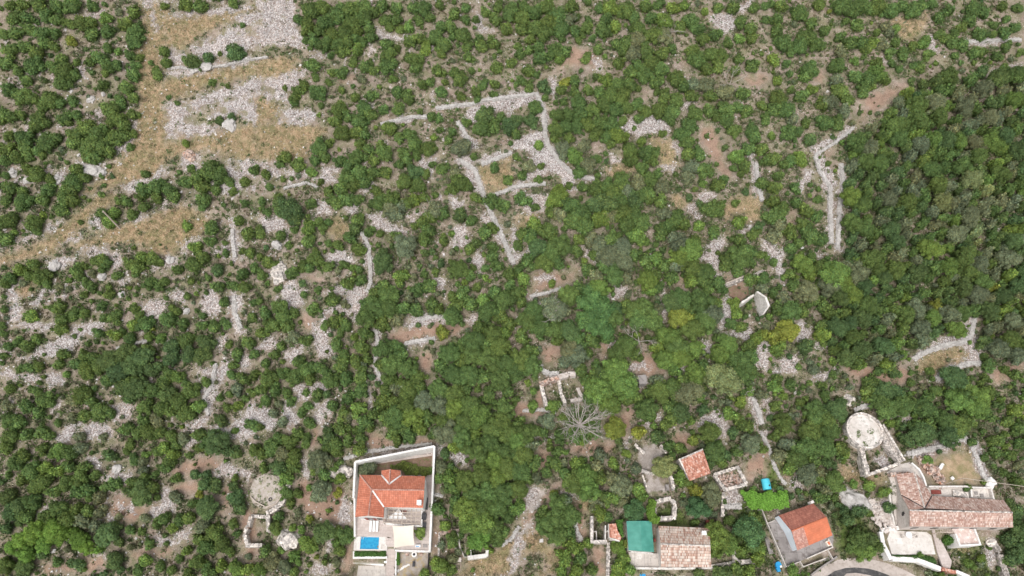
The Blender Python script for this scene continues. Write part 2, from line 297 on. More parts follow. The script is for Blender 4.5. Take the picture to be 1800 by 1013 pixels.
# ------------------------------------------------------------------ ground cover patches: kind + outline, in tenths of a photo tile
TILES = dict(A0=(0, 0), B0=(450, 0), C0=(900, 0), D0=(1350, 0), A1=(0, 340), B1=(450, 340), C1=(900, 340), D1=(1350, 340), A2=(0, 673), B2=(450, 673), C2=(900, 673), D2=(1350, 673))
PATCH = '''
A0 r 88 27 97 27 110 20 121 15 134 16 134 24 126 27 120 30 108 30 100 33 91 34 88 31
A0 r 123 9 134 6 134 14 128 14
A0 r 85 0 94 0 94 3 86 2
A0 r 74 0 79 0 84 15 82 18 78 10
A0 r 87 55 100 54 108 51 105 58 97 61 103 66 112 66 111 71 98 72 88 72 87 66 90 62 87 60
A0 r 103 53 114 48 122 46 134 41 134 48 128 50 120 52 112 54 105 55
A0 r 120 52 134 50 134 66 125 60 118 62 108 62 112 56
A0 r 64 100 68 95 78 93 85 87 87 90 80 96 74 101
A0 r 95 84 99 79 104 79 106 86 103 90 96 88
A0 r 105 100 118 90 120 84 134 84 134 100
A0 r 60 80 70 64 72 64 72 74 66 82
A0 r 40 85 57 88 58 92 46 93
A0 r 25 88 35 90 35 96 30 95
A0 r 5 90 12 88 8 93
A0 r 86 38 105 35 134 30 134 33 108 38 90 41
A0 r 84 7 100 6 120 4 134 2 134 5 110 8 88 9
A0 g 70 25 85 20 84 30 84 45 86 60 86 75 110 72 134 65 134 84 106 78 90 82 80 92 64 97 50 99 45 101 55 92 66 80 72 70 73 50
A0 g 84 9 100 10 120 7 134 3 134 6 120 10 105 18 94 26 88 24 86 12
A0 g 86 42 100 39 134 34 134 40 120 42 105 46 95 50 86 52
A0 g 74 0 88 5 86 24 76 24
B0 r 0 0 20 0 22 12 24 20 24 25 14 24 8 23 0 27
B0 r 0 43 12 40 24 36 26 40 22 45 16 48 18 55 8 54 0 50
B0 r 10 57 30 58 36 62 30 66 12 64
B0 g 0 33 12 30 22 31 20 38 8 41 0 40
B0 g 0 64 25 66 38 68 28 76 27 83 10 83 0 84
B0 g 0 51 8 54 14 58 10 64 0 64
B0 r 0 86 12 87 22 90 28 93 20 92 10 93 0 90
B0 r 36 88 44 86 42 96 34 97 32 92
B0 r 86 84 94 84 92 92 88 88
B0 r 105 83 112 83 118 95 120 101 116 101 110 92
B0 r 93 58 100 54 113 55 106 56 96 57
B0 r 70 62 80 61 82 64 72 65
B0 r 112 57 118 53 134 50 134 59 122 58 117 62 113 64 110 61
B0 r 106 64 109 65 112 74 118 76 112 78 108 70
B0 r 116 84 134 79 134 81 120 85
B0 r 62 14 68 18 72 19 70 22 64 19
B0 r 72 19 80 19 78 22 73 22
B0 r 116 6 119 14 123 17 118 17 115 12
B0 r 55 98 60 95 62 100 56 101
B0 r 38 30 30 26 26 24 30 30
B0 s 42 40 54 38 52 44 44 44
B0 g 116 88 134 82 134 98 122 100 118 95
C0 r 0 48 14 49 17 57 19 66 18 70 19 74 26 83 27 88 32 91 42 92 43 94 34 95 31 101 28 100 26 92 20 90 12 93 8 96 2 99 0 101 0 97 8 92 10 85 10 80 4 78 0 76 0 74 10 70 18 66 15 62 15 55 10 54 0 58
C0 r 57 67 62 63 71 62 72 56 74 62 82 64 84 68 82 71 72 70 66 72 60 70
C0 r 85 74 89 75 88 80 85 79
C0 r 51 80 57 84 52 88
C0 r 78 88 86 87 84 90
C0 r 103 9 115 7 117 12 115 18 107 15
C0 r 117 5 127 0 124 3 118 8
C0 r 124 73 127 84 130 95 130 101 127 101 126 90 124 80
C0 r 43 19 48 19 45 21
C0 r 42 30 46 32 47 38 44 35
C0 r 20 40 24 45 21 51
C0 r 88 55 95 54 92 57
C0 g 72 72 84 74 86 90 78 86 74 80
C0 g 50 88 60 86 68 88 58 93 50 94
C0 s 30 22 45 28 50 36 40 36 28 36 22 38
C0 s 88 29 94 33 92 36 88 34
C0 s 68 48 72 48 70 52
C0 s 120 40 134 38 134 46 124 47
C0 s 98 64 104 65 110 72 112 84 118 92 112 96 104 85 97 72
D0 r 28 75 38 70 44 65 42 70 32 76 26 80 22 78
D0 r 24 80 30 85 34 92 34 100 30 100 28 90
D0 r 15 98 22 88 24 90 18 100
D0 r 37 86 39 86 40 95 39 101 37 101 38 94
D0 r 104 22 112 22 130 20 130 21 112 24
D0 r 112 39 122 37 130 34 134 33 134 34 122 39
D0 r 12 54 15 58 12 58
D0 r 85 18 88 19 88 28 85 24
D0 r 60 32 66 30 64 34
D0 g 64 10 84 8 80 18 72 22 68 18
D0 s 48 50 66 44 76 43 64 55 56 60 44 68 50 58
D0 s 27 79 34 77 34 86
D0 s 22 30 30 36 30 46 24 42
A1 r 24 37 40 31 50 28 62 30 66 34 62 38 56 35 44 33 34 38
A1 r 47 13 52 11 52 17 56 19 50 20
A1 r 31 24 40 22 44 23 36 26 30 28
A1 r 24 16 32 14 28 20 23 21
A1 r 8 23 17 22 14 26 8 25
A1 r 70 14 78 9 78 11 72 15
A1 r 115 15 122 12 134 11 134 13 124 14 125 24 126 34 121 35 121 24 122 16
A1 r 94 26 104 22 104 25 96 29
A1 r 5 48 8 47 7 54 12 60 10 66 4 68 6 58 4 52
A1 r 17 57 24 50 23 55 18 60
A1 r 10 70 15 67 28 69 25 72 12 71
A1 r 32 76 42 70 54 68 54 70 44 74 36 84 20 86 10 88 20 82
A1 r 0 91 10 95 24 96 28 94 34 99 30 101 24 98 8 98 0 95
A1 r 73 60 82 55 87 60 82 66 76 64
A1 r 88 52 96 52 98 58 92 56
A1 r 106 52 112 50 116 60 112 64 106 60
A1 r 120 54 126 53 128 58 123 64 126 70 130 73 124 74 121 66 121 58
A1 r 112 77 118 76 117 84 114 80
A1 r 112 96 118 86 120 92 116 100
A1 r 124 86 131 85 130 90 126 90
A1 r 105 92 110 90 110 95 106 95
A1 r 87 33 93 34 92 38 87 37
A1 r 60 44 66 45 64 49
A1 g 0 33 14 30 24 24 36 15 50 3 62 0 60 6 50 8 46 16 36 24 28 30 14 34 0 38
A1 g 44 25 60 19 80 12 96 7 108 13 112 16 104 21 98 25 90 31 84 32 76 28 62 26 50 27 38 28
A1 g 8 50 18 47 16 52 9 55
B1 r 0 12 10 12 16 17 10 20 4 18
B1 r 36 3 38 8 40 10 33 11 31 9
B1 r 47 7 53 5 54 10 48 10
B1 r 57 11 62 11 68 15 76 17 80 21 78 22 68 21 62 17
B1 r 78 13 86 9 88 9 82 14
B1 r 102 3 108 5 106 8 102 6
B1 r 103 18 109 16 112 26 106 29 102 28
B1 r 122 10 127 14 130 24 134 31 134 36 128 26 124 18 118 12
B1 r 36 33 44 30 52 34 53 37 46 36 40 36
B1 r 7 40 15 39 16 44 10 45 7 43
B1 r 14 50 20 46 24 54 24 60 20 60 15 56
B1 r 40 50 48 47 58 50 59 47 60 50 56 55 54 66 50 66 44 62 38 62 36 66 34 72 33 68 36 60 44 58 50 52 42 54 35 52
B1 r 30 70 35 68 36 74 39 80 40 85 32 85 30 78
B1 r 55 21 57 21 60 32 61 41 59 42 57 32
B1 r 78 69 83 65 99 64 100 67 90 68 80 71
B1 r 78 79 88 76 94 77 88 79 80 80
B1 r 62 70 66 70 64 80 61 80
B1 r 61 86 64 92 70 97 68 100 64 101 62 95
B1 r 94 44 99 45 98 49 95 48
B1 r 116 30 119 36 117 41 114 36
B1 r 111 66 117 62 116 66 112 69
B1 r 0 80 8 76 14 78 8 82 0 83
B1 r 15 82 24 82 22 86 18 88
B1 s 66 77 76 71 90 68 100 68 110 69 108 73 100 75 88 76 78 79 68 78
B1 s 24 61 30 66 28 72 24 70
B1 s 24 42 34 42 38 46 28 47
B1 s 131 16 134 15 134 20 130 20
B1 s 84 84 92 84 92 94 86 92
B1 g 38 16 44 12 50 18 46 24 38 22
C1 r 8 0 18 0 20 4 14 10 8 12 6 6
C1 r 0 20 2 18 4 24 2 36 0 36
C1 r 6 30 12 27 14 30 8 33 2 34
C1 r 98 34 104 26 110 23 112 26 108 32 107 36 109 44 106 45 102 38
C1 r 92 9 96 4 98 13 93 11
C1 r 98 0 108 0 106 3 98 4
C1 r 118 21 124 17 126 17 121 22
C1 r 77 51 81 50 80 58 81 66 78 62 78 56
C1 r 55 48 59 49 58 54 50 56 48 54 54 53
C1 r 12 44 20 42 22 46 14 47
C1 r 6 56 14 53 10 56
C1 r 37 28 42 30 44 38 40 34
C1 r 61 91 71 88 71 92 64 93
C1 r 66 97 69 96 70 101 65 101
C1 r 98 80 104 76 103 82 99 84
C1 r 110 60 114 52 116 60 113 68 109 72
C1 r 114 73 126 71 124 77 118 76 108 76
C1 r 128 79 134 78 134 92 129 90
C1 r 86 93 94 90 92 98 86 97
C1 r 130 25 134 24 134 34 132 30
C1 r 50 76 54 78 52 81
C1 s 10 38 20 40 30 41 34 36 36 40 32 46 24 50 14 54 8 54 10 46
C1 s 109 40 116 43 114 47 110 46
C1 s 116 44 123 44 124 52 116 56 113 50
C1 s 88 40 92 46 86 52 82 54 86 47
C1 s 62 88 72 82 79 88 80 94 70 96 62 94
C1 s 15 80 26 79 24 88 16 90
C1 s 46 80 50 75 54 80 50 86 47 86
C1 g 108 8 116 2 130 2 131 12 126 16 118 10 112 14
C1 g 84 1 92 2 90 8 84 6
C1 g 2 14 14 10 12 17 4 20
D1 r 0 25 6 30 9 31 7 38 9 46 6 46 4 40 0 33
D1 r 32 0 34 0 34 10 33 26 31 26 32 10
D1 r 37 0 41 0 39 10 37 18 35 17 37 8
D1 r 36 24 38 25 38 30 35 30
D1 r 20 32 30 31 28 33 21 34
D1 r 15 68 20 67 22 74 18 79 15 75
D1 r 25 76 29 80 26 80
D1 r 2 95 6 88 12 86 16 84 16 89 15 94 8 93 4 96
D1 r 24 97 32 94 36 92 30 99
D1 r 107 52 109 58 109 64 107 72 112 84 114 88 108 90 104 89 96 92 90 98 87 98 90 93 96 89 104 87 106 82 102 78 94 80 86 82 78 87 75 88 78 84 84 80 92 77 100 75 105 67 107 60
D1 s 38 88 44 86 60 92 74 90 76 98 60 100 44 98
D1 g 84 84 100 80 105 86 92 90 88 94 78 94 80 88
D1 s 10 9 15 8 15 20 11 18
D1 s 34 14 36 30 33 32 33 20
D1 s 4 67 10 67 9 70 4 69
D1 s 116 94 130 86 134 84 134 92 120 100
A2 r 28 30 32 25 40 20 42 22 38 29 33 32
A2 r 44 24 50 20 58 24 60 28 52 30 46 28
A2 r 58 14 62 9 64 18 62 20
A2 r 63 12 70 12 69 18 64 17
A2 r 105 4 110 0 116 0 112 10 110 18 106 24 108 30 98 34 97 30 100 24 96 23 102 20 107 16 108 8
A2 r 110 24 120 24 126 17 134 10 134 24 126 31 120 28 112 28
A2 r 52 50 62 47 70 49 66 52 56 53
A2 r 46 38 52 40 53 46 48 44
A2 r 60 44 65 45 63 48
A2 r 20 68 26 64 33 62 30 65 22 70
A2 r 54 70 58 69 62 73 58 73
A2 r 78 67 84 63 88 58 92 64 88 68 80 71
A2 r 60 63 70 65 68 68 62 66
A2 r 82 80 92 82 98 76 98 81 92 84 84 84
A2 r 114 42 124 44 132 48 130 50 122 48 114 50
A2 r 86 54 89 60 84 60
A2 r 50 90 57 90 56 91
A2 s 96 42 108 38 118 41 114 46 108 46 98 48 92 50 90 46
A2 s 60 60 66 58 72 64 76 66 84 62 78 68 68 74 58 70 56 66
A2 s 22 94 36 94 56 90 54 98 40 99 24 100
A2 s 68 88 80 87 92 87 90 92 78 90 70 92
A2 s 90 54 104 50 104 58 94 58
A2 s 116 56 124 50 120 66 116 72
A2 s 126 66 134 66 134 101 128 90
B2 r 20 2 28 2 38 0 34 6 24 9
B2 r 14 8 18 10 22 20 18 22 14 16
B2 r 32 12 38 9 39 16 34 22 30 20
B2 r 0 14 8 14 12 22 6 24 0 20
B2 r 24 40 28 41 27 50 25 48
B2 r 60 4 62 8 60 16 59 10
B2 r 56 40 70 36 94 33 97 34 97 36 80 39 60 43
B2 r 14 79 20 78 21 84 16 86
B2 r 37 84 40 82 39 88 37 88
B2 r 28 98 36 96 40 97 34 100
B2 r 102 38 108 36 110 42 106 44
B2 r 44 62 48 60 50 72 44 74
B2 c 0 50 8 50 15 54 14 60 8 65 0 62
B2 s 58 26 68 28 72 32 80 30 90 28 96 32 80 34 62 36 58 34
B2 s 24 48 34 54 46 54 48 62 50 72 40 74 28 70 20 62 22 54
B2 s 92 70 97 78 95 90 92 90
B2 s 104 48 110 46 120 46 116 50 108 50
B2 s 98 84 104 84 108 92 100 92
B2 s 28 24 34 26 32 34 28 34
B2 s 46 88 51 80 51 100 44 100
C2 g 6 80 14 76 20 86 28 86 30 84 34 90 26 94 22 101 16 101 20 94 14 88 6 90
B2 g 106 101 112 94 120 90 128 84 134 78 134 101
C2 c 0 81 4 79 6 84 6 90 4 94 2 98 0 101 -4 101 -1 95 -1 88
C2 c 4 80 8 75 11 70 9 62 8 56 14 54 16 58 12 68 10 76 6 82
C2 g 36 60 42 60 44 66 38 68 34 64
C2 r 1 82 3 80 5 84 5 90 3 94 1 98 -1 101 -3 101 0 95 1 90
C2 r 8 54 14 56 12 62 8 66 7 62
C2 r 2 80 8 75 7 78 4 80
C2 r 31 72 34 78 36 84 34 84 32 78
C2 r 98 20 106 14 110 18 113 26 111 31 108 28 104 24
C2 r 124 7 128 8 131 20 128 20 126 14
C2 r 131 8 134 8 134 16
C2 r 69 20 78 17 78 20 70 22
C2 r 58 32 62 29 60 34
C2 r 111 58 118 56 120 64 114 66
C2 r 128 24 134 26 134 32
C2 r 24 58 34 57 36 60 28 60
C2 s 0 10 10 10 14 2 14 0 18 8 16 16 10 18 0 18
C2 s 46 16 56 18 62 10 64 14 62 22 58 30 52 22
C2 s 28 34 40 30 56 32 50 38 36 38
C2 s 14 34 20 34 20 42 16 46 13 46
C2 s 8 68 18 60 22 52 24 52 22 60 14 70 8 78 4 80
C2 s 82 28 92 26 96 34 88 36
C2 s 42 84 48 85 49 101 40 101
C2 s 124 38 134 36 134 48 124 50 122 46
C2 s 30 60 36 64 40 80 36 84 32 72
C2 c 68 33 78 33 80 40 74 46 68 44 66 38
C2 c 69 46 76 50 80 57 72 58
C2 h 120 56 131 60 134 96 120 94 114 90
C2 h 74 66 92 66 92 76 76 74
D2 r 0 10 2 14 2 20 0 20
D2 r 38 58 50 56 52 62 64 62 66 72 64 76 58 74 54 66 46 64 40 63
D2 r 72 38 86 34 94 31 104 28 110 32 112 42 116 50 113 52 108 40 106 33 98 32 88 36 76 39
D2 r 10 52 16 50 18 56 14 57
D2 r 60 18 70 16 76 18 70 20
D2 r 115 82 120 90 118 98 114 92
D2 r 56 40 62 38 64 46 58 44
D2 s 75 38 84 34 90 33 90 36 85 42 84 50 80 46
D2 g 86 42 98 36 106 34 108 44 114 52 100 54 88 54
D2 g 98 80 106 76 110 82 100 88
D2 g 36 44 46 46 60 48 60 56 44 52 38 50
D2 s 0 38 10 38 12 48 6 50 0 50
D2 h 34 62 44 64 48 72 56 78 60 84 46 92 36 88 34 74
D2 h 98 88 112 86 116 98 104 100
D2 h 0 40 6 42 8 50 0 52
'''
def tpx(tile, a, b): ox, oy = TILES[tile]; return ox + a*3.3557, oy + b*3.3557
PK = {'r': [], 'g': [], 's': [], 'c': [], 'h': []}
for ln in PATCH.strip().splitlines():
    q = ln.split(); v = list(map(float, q[2:]))
    pts = [tpx(q[0], v[i], v[i+1]) for i in range(0, len(v)-1, 2)]
    x, y, z = at([p[0] for p in pts], [p[1] for p in pts]); PK[q[1]].append(np.stack([x, y], 1))
def mask(X, Y, kind, soft=.5, warp=.55):
    Xw = X + warp*(snoise(X, Y, 31, 3.2)*1.6+snoise(X, Y, 32, 1.1)); Yw = Y + warp*(snoise(X, Y, 33, 3.2)*1.6+snoise(X, Y, 34, 1.1))
    out = np.zeros(X.shape)
    for P in PK[kind]:
        x0, y0 = P.min(0)-2.5; x1, y1 = P.max(0)+2.5
        m = (X > x0) & (X < x1) & (Y > y0) & (Y < y1)
        if m.any(): d = sdist(Xw[m], Yw[m], P); out[m] = np.maximum(out[m], np.clip(.5-d/(2*soft), 0, 1))
    return out
# ------------------------------------------------------------------ the ground: one sheet to the horizon
def axis(a, b, st, far):
    c = list(np.arange(a, b+1e-6, st)); s = st; lo, hi = a, b; L, R_ = [], []
    while hi < far: s *= 1.22; hi += s; R_.append(hi)
    s = st
    while lo > -far: s *= 1.22; lo -= s; L.append(lo)
    return np.array(L[::-1]+c+R_)
gx = axis(-150, 150, .42, 2400); gy = axis(-22, 172, .42, 2400)
GX, GY = np.meshgrid(gx, gy); fx, fy = GX.ravel(), GY.ravel()
GZ = np.clip(fy-260, 0, None)*.0 + H(fx, fy)
near = (np.abs(fx) < 160) & (fy > -30) & (fy < 180)
MR = np.zeros(fx.shape); MG = MR.copy(); MS = MR.copy(); MC = MR.copy(); MH = MR.copy()
for arr, k, s in ((MR, 'r', 1.15), (MG, 'g', 2.), (MS, 's', 1.7), (MC, 'c', .7), (MH, 'h', 2.)): arr[near] = mask(fx[near], fy[near], k, s)
left = np.clip((1250-fx*9-900)/500, .25, 1)*np.clip(1.15-(fx+60)/140*.6, .3, 1)
vein = np.clip(1.5*snoise(fx, fy, 91, 9)+.9*snoise(fx, fy, 92, 3.1)+.6*snoise(fx, fy, 93, 1.3)-.42, 0, .62)*left*(fy > 35)*near
MR *= np.where((fx < -38) & (fy > 72), np.clip(.85+1.1*snoise(fx, fy, 95, 7)+.8*snoise(fx, fy, 96, 2.5), .15, 1), 1)
MR = np.maximum(MR, vein*(1-MG*.8)*(1-MS*.8))
MS *= np.where(fy > 62, .78, 1.)
rough = np.zeros(fx.shape); rough[near] = RNG.uniform(-1, 1, near.sum())
GZ = GZ + rough*(.025 + .16*MR) + MR*.12
inplat = np.zeros(fx.shape, bool)
for P, lv, bl in PLAT: inplat |= inside(fx, fy, P)
GZ[inplat] -= .06 + .1*MR[inplat]
nx, ny = len(gx), len(gy)
ii = np.arange(nx*ny).reshape(ny, nx)
F = np.stack([ii[:-1, :-1], ii[:-1, 1:], ii[1:, 1:], ii[1:, :-1]], -1).reshape(-1, 4)
def np_mesh(name, V, Fq, mat, cols=None, smooth=False, attrs=()):
    me = bpy.data.meshes.new(name); me.vertices.add(len(V)); me.vertices.foreach_set('co', V.astype(np.float32).ravel())
    n = Fq.shape[1]; me.loops.add(Fq.size); me.loops.foreach_set('vertex_index', Fq.astype(np.int32).ravel())
    me.polygons.add(len(Fq)); me.polygons.foreach_set('loop_start', np.arange(0, Fq.size, n, dtype=np.int32))
    me.update(calc_edges=True); me.validate()
    if cols is not None:
        a = me.color_attributes.new('tint', 'FLOAT_COLOR', 'POINT'); c = np.ones((len(V), 4), np.float32); c[:, :cols.shape[1]] = cols; a.data.foreach_set('color', c.ravel())
    for nm, arr in attrs:
        a = me.attributes.new(nm, 'FLOAT', 'POINT'); a.data.foreach_set('value', arr.astype(np.float32))
    me.polygons.foreach_set('use_smooth', np.full(len(Fq), smooth)); me.materials.append(mat); return me
def ground_mat():
    m, t, b = nodes('hillside_ground'); L = t.links.new; tc = N(t, 'ShaderNodeTexCoord'); O = tc.outputs['Object']
    def noise(s, d=5., r=.6): n = N(t, 'ShaderNodeTexNoise', Scale=float(s), Detail=float(d), Roughness=r); L(O, n.inputs['Vector']); return n.outputs[0]
    def att(n_): a = N(t, 'ShaderNodeAttribute', attribute_name=n_); return a.outputs['Fac']
    big = noise(.09, 4); mid = noise(.8, 5, .7); fine = noise(4, 4, .75)
    r0 = ramp(t, [(.3, (.2, .15, .12)), (.5, (.3, .24, .2)), (.7, (.42, .36, .32))]); L(mid, r0.inputs[0])
    r1 = ramp(t, [(.35, (.13, .145, .07)), (.6, (.24, .22, .14))]); L(fine, r1.inputs[0])
    hf = ramp(t, [(.38, (0, 0, 0)), (.58, (.85, .85, .85))]); L(noise(.35, 6, .7), hf.inputs[0])
    base = mixc(t, hf.outputs[0], r0.outputs[0], r1.outputs[0])
    # scattered pale stones lying in the default ground
    v = N(t, 'ShaderNodeTexVoronoi', Scale=3.3, Randomness=1.); L(O, v.inputs['Vector']); sp = N(t, 'ShaderNodeSeparateColor'); L(v.outputs['Color'], sp.inputs[0])
    st = ramp(t, [(.18, (1, 1, 1)), (.42, (0, 0, 0))], 'LINEAR'); L(v.outputs['Distance'], st.inputs[0])
    th = ramp(t, [(.36, (0, 0, 0)), (.6, (1, 1, 1))]); L(sp.outputs[1], th.inputs[0])
    sf = mixc(t, 1., st.outputs[0], th.outputs[0], 'MULTIPLY')
    bf = ramp(t, [(.38, (.1, .1, .1)), (.6, (1, 1, 1))]); L(noise(.16, 3), bf.inputs[0]); sf = mixc(t, 1., sf, bf.outputs[0], 'MULTIPLY')
    base = mixc(t, sf, base, (.5, .45, .41))
    # dry grass, red soil, green herbs, rubble, old concrete floors
    g = ramp(t, [(.3, (.29, .21, .14)), (.5, (.42, .31, .205)), (.7, (.54, .435, .315))]); L(mixc(t, .5, mid, fine), g.inputs[0])
    gg = ramp(t, [(.4, (0, 0, 0)), (.6, (.8, .8, .8))]); L(noise(.5, 5), gg.inputs[0]); gcol = mixc(t, gg.outputs[0], g.outputs[0], (.2, .19, .09))
    s = ramp(t, [(.32, (.23, .15, .11)), (.5, (.33, .22, .165)), (.68, (.41, .33, .265))]); L(mixc(t, .5, mid, fine), s.inputs[0])
    hcol = ramp(t, [(.3, (.07, .12, .03)), (.7, (.17, .2, .07))]); L(fine, hcol.inputs[0])
    v2 = N(t, 'ShaderNodeTexVoronoi', Scale=3.4); L(O, v2.inputs['Vector']); s2 = N(t, 'ShaderNodeSeparateColor'); L(v2.outputs['Color'], s2.inputs[0])
    rub = ramp(t, [(0, (.33, .295, .28)), (.4, (.5, .46, .445)), (.8, (.64, .605, .59)), (1, (.72, .69, .675))]); L(s2.outputs[0], rub.inputs[0])
    dd = ramp(t, [(.35, (1, 1, 1)), (.62, (.55, .5, .47))]); L(v2.outputs['Distance'], dd.inputs[0]); rubc = mixc(t, 1., rub.outputs[0], dd.outputs[0], 'MULTIPLY')
    rh = ramp(t, [(.35, (1, .96, .94)), (.65, (.97, .98, 1.))]); L(big, rh.inputs[0]); rubc = mixc(t, 1., rubc, rh.outputs[0], 'MULTIPLY')
    cc = ramp(t, [(.3, (.3, .26, .23)), (.7, (.5, .45, .42))]); L(mid, cc.inputs[0])
    mf = mixc(t, .45, mid, fine)
    def fac(a, lo=.3, hi=.7, amt=.35):
        amt = 1.3
        mm = t.nodes.new('ShaderNodeMath'); mm.operation = 'MULTIPLY_ADD'; L(mf, mm.inputs[0]); mm.inputs[1].default_value = amt; L(a, mm.inputs[2])
        mr = t.nodes.new('ShaderNodeMapRange'); mr.inputs['From Min'].default_value = lo+amt/2; mr.inputs['From Max'].default_value = hi+amt/2; L(mm.outputs[0], mr.inputs['Value']); return mr.outputs[0]
    c = mixc(t, fac(att('dry_grass'), .3, .75), base, gcol); c = mixc(t, fac(att('soil'), .38, .8), c, s.outputs[0]); c = mixc(t, fac(att('herbs'), .3, .7), c, hcol.outputs[0])
    c = mixc(t, fac(att('floor'), .2, .6), c, cc.outputs[0]); c = mixc(t, fac(att('rubble'), .28, .6), c, rubc)
    vf = ramp(t, [(.3, (.62, .6, .58)), (.5, (1, 1, 1)), (.7, (1.28, 1.25, 1.24))]); L(noise(7, 3, .8), vf.inputs[0]); vb = ramp(t, [(.3, (.84, .84, .84)), (.7, (1.14, 1.12, 1.1))]); L(noise(.28, 4, .6), vb.inputs[0])
    c = mixc(t, 1., c, vf.outputs[0], 'MULTIPLY'); c = mixc(t, 1., c, vb.outputs[0], 'MULTIPLY')
    L(c, b.inputs['Base Color']); b.inputs['Roughness'].default_value = .95; b.inputs['Specular IOR Level'].default_value = .15
    bp = N(t, 'ShaderNodeBump', Strength=.5, Distance=.12); L(fine, bp.inputs['Height']); L(bp.outputs[0], b.inputs['Normal'])
    return m
gme = np_mesh('ground', np.stack([fx, fy, GZ], 1), F, ground_mat(), smooth=True, attrs=[('rubble', MR), ('dry_grass', MG), ('soil', MS), ('floor', MC), ('herbs', MH)])
go = bpy.data.objects.new('ground', gme); COL.objects.link(go); go['kind'] = 'structure'
# ------------------------------------------------------------------ buildings and built things
def W(p, z): x, y = atz(p[0], p[1], z); return Vector((float(x), float(y), z))
def zoomed(ox, oy, k): return lambda *c: [(ox+c[i]/k, oy+c[i+1]/k) for i in range(0, len(c), 2)]
def centroid(pts): return Vector((sum(p[0] for p in pts)/len(pts), sum(p[1] for p in pts)/len(pts)))
def shrink(pts, d):
    c = centroid(pts); return [tuple(Vector(p[:2]) + (c-Vector(p[:2])).normalized()*d) for p in pts]
def roof_mesh(faces, th=.14):
    b = MB()
    for f in faces:
        f = [Vector(p) for p in f]; n = (f[1]-f[0]).cross(f[2]-f[0])
        if n.z < 0: f = f[::-1]
        b.poly(f); b.poly([p-Vector((0, 0, th)) for p in f[::-1]])
        for i in range(len(f)): a, c = f[i], f[(i+1) % len(f)]; dn = Vector((0, 0, th)); b.poly([a, a-dn, c-dn, c])
    return b
def walls(profile, z0):                                    # profile: list of 3-D top points; closed ring of wall panels
    b = MB(); n = len(profile)
    for i in range(n): a, c = profile[i], profile[(i+1) % n]; b.poly([(a[0], a[1], z0), (c[0], c[1], z0), c, a])
    b.poly([(p[0], p[1], z0+.02) for p in profile]); return b
def ridge_line(b, a, c, r=.13, st=.42):
    a, c = Vector(a), Vector(c); n = max(1, int((c-a).length/st))
    for i in range(n): p, q = a.lerp(c, i/n), a.lerp(c, (i+.96)/n); b.tube(p, q, r, r*.88, 6)
def ruin_wall(b, pts, wd, z0, h, seed=1, cap=.22):
    """rubble masonry: a core with worn stones along its broken top"""
    r = random.Random(seed)
    for i in range(len(pts)-1):
        a, c = Vector(pts[i][:2]), Vector(pts[i+1][:2]); L = (c-a).length; d = (c-a)/max(L, .01); n = Vector((-d.y, d.x)); k = max(1, int(L/.8))
        hs = [h*r.uniform(.86, 1.0) for _ in range(k+1)]
        for j in range(k):
            p, q = a+d*(L*j/k + (wd*.5 if i and not j else 0)), a+d*(L*(j+1)/k); e = wd/2*r.uniform(.94, 1.04)
            b.prism([tuple(p-n*e), tuple(q-n*e), tuple(q+n*e), tuple(p+n*e)], z0, [z0+hs[j]-.05]*4)
        for j in range(int(L/.34)):
            for s in ((-.25, .25) if wd > .45 else (0,)):
                if r.random() < .85:
                    p = a+d*(j*.34+r.uniform(0, .2)) + n*wd*(s+r.uniform(-.08, .08)); t = hs[min(k, int(j*.34/L*k))]
                    b.box((p.x, p.y, z0+t-.02), (r.uniform(.25, .5), r.uniform(.2, .4), r.uniform(.1, cap)), r.uniform(0, 3.14), .12, .15)
    return b
def dry_wall(name, pts, label, wd=.9, h=.7, seed=1, mat=None, cat='stone wall', group=None):
    """a dry stone wall: loose stones stacked in rows along the ground"""
    r = random.Random(seed); Wp = [at1(*p) for p in pts]; V = MB()
    for i in range(len(Wp)-1):
        a, c = Wp[i], Wp[i+1]; L = (c-a).length; n_ = int(L/.3); d = (c-a).xy.normalized() if L > 0 else Vector((1, 0)); n = Vector((-d.y, d.x))
        P = [a.lerp(c, (j+.5)/max(n_, 1)) for j in range(n_)]
        if not P: continue
        zs = H([p.x for p in P], [p.y for p in P])
        for p, z in zip(P, zs):
            for lay in range(2):
                wl = wd*(1-.35*lay)
                for s in np.arange(-wl/2, wl/2+.01, .34):
                    o = r.uniform(-.1, .1); q = p.xy + n*(s+o)
                    V.box((q.x, q.y, z+.1+h*.45*lay), (r.uniform(.28, .5), r.uniform(.24, .42), h*r.uniform(.4, .62)), r.uniform(0, 3), .16, .2)
    o = Wp[0]; root = V
    me = V.build(name, mat or M['drystone'], None); me.data.transform(Matrix.Translation(-o)); me.location = o
    return tag(me, label, cat, group)
M['masonry'] = mottled('pale_masonry', (.5, .44, .4), (.66, .6, .56), .8, (.42, .36, .32), 2.5, voro=0, bump=.1)
M['drystone'] = mottled('dry_stone', (.38, .355, .335), (.62, .59, .565), .9, (.34, .31, .285), 2.4, bump=.3)
M['pinkstone'] = mottled('pinkish_limestone', (.5, .43, .39), (.74, .68, .64), .8, (.42, .33, .28), 2.2, bump=.3)
def slab(name, pts, z, mat, parent=None, th=.5):
    b = MB(); b.prism([tuple(W(p, z).xy) for p in pts], z-th, z); return b.build(name, mat, parent)
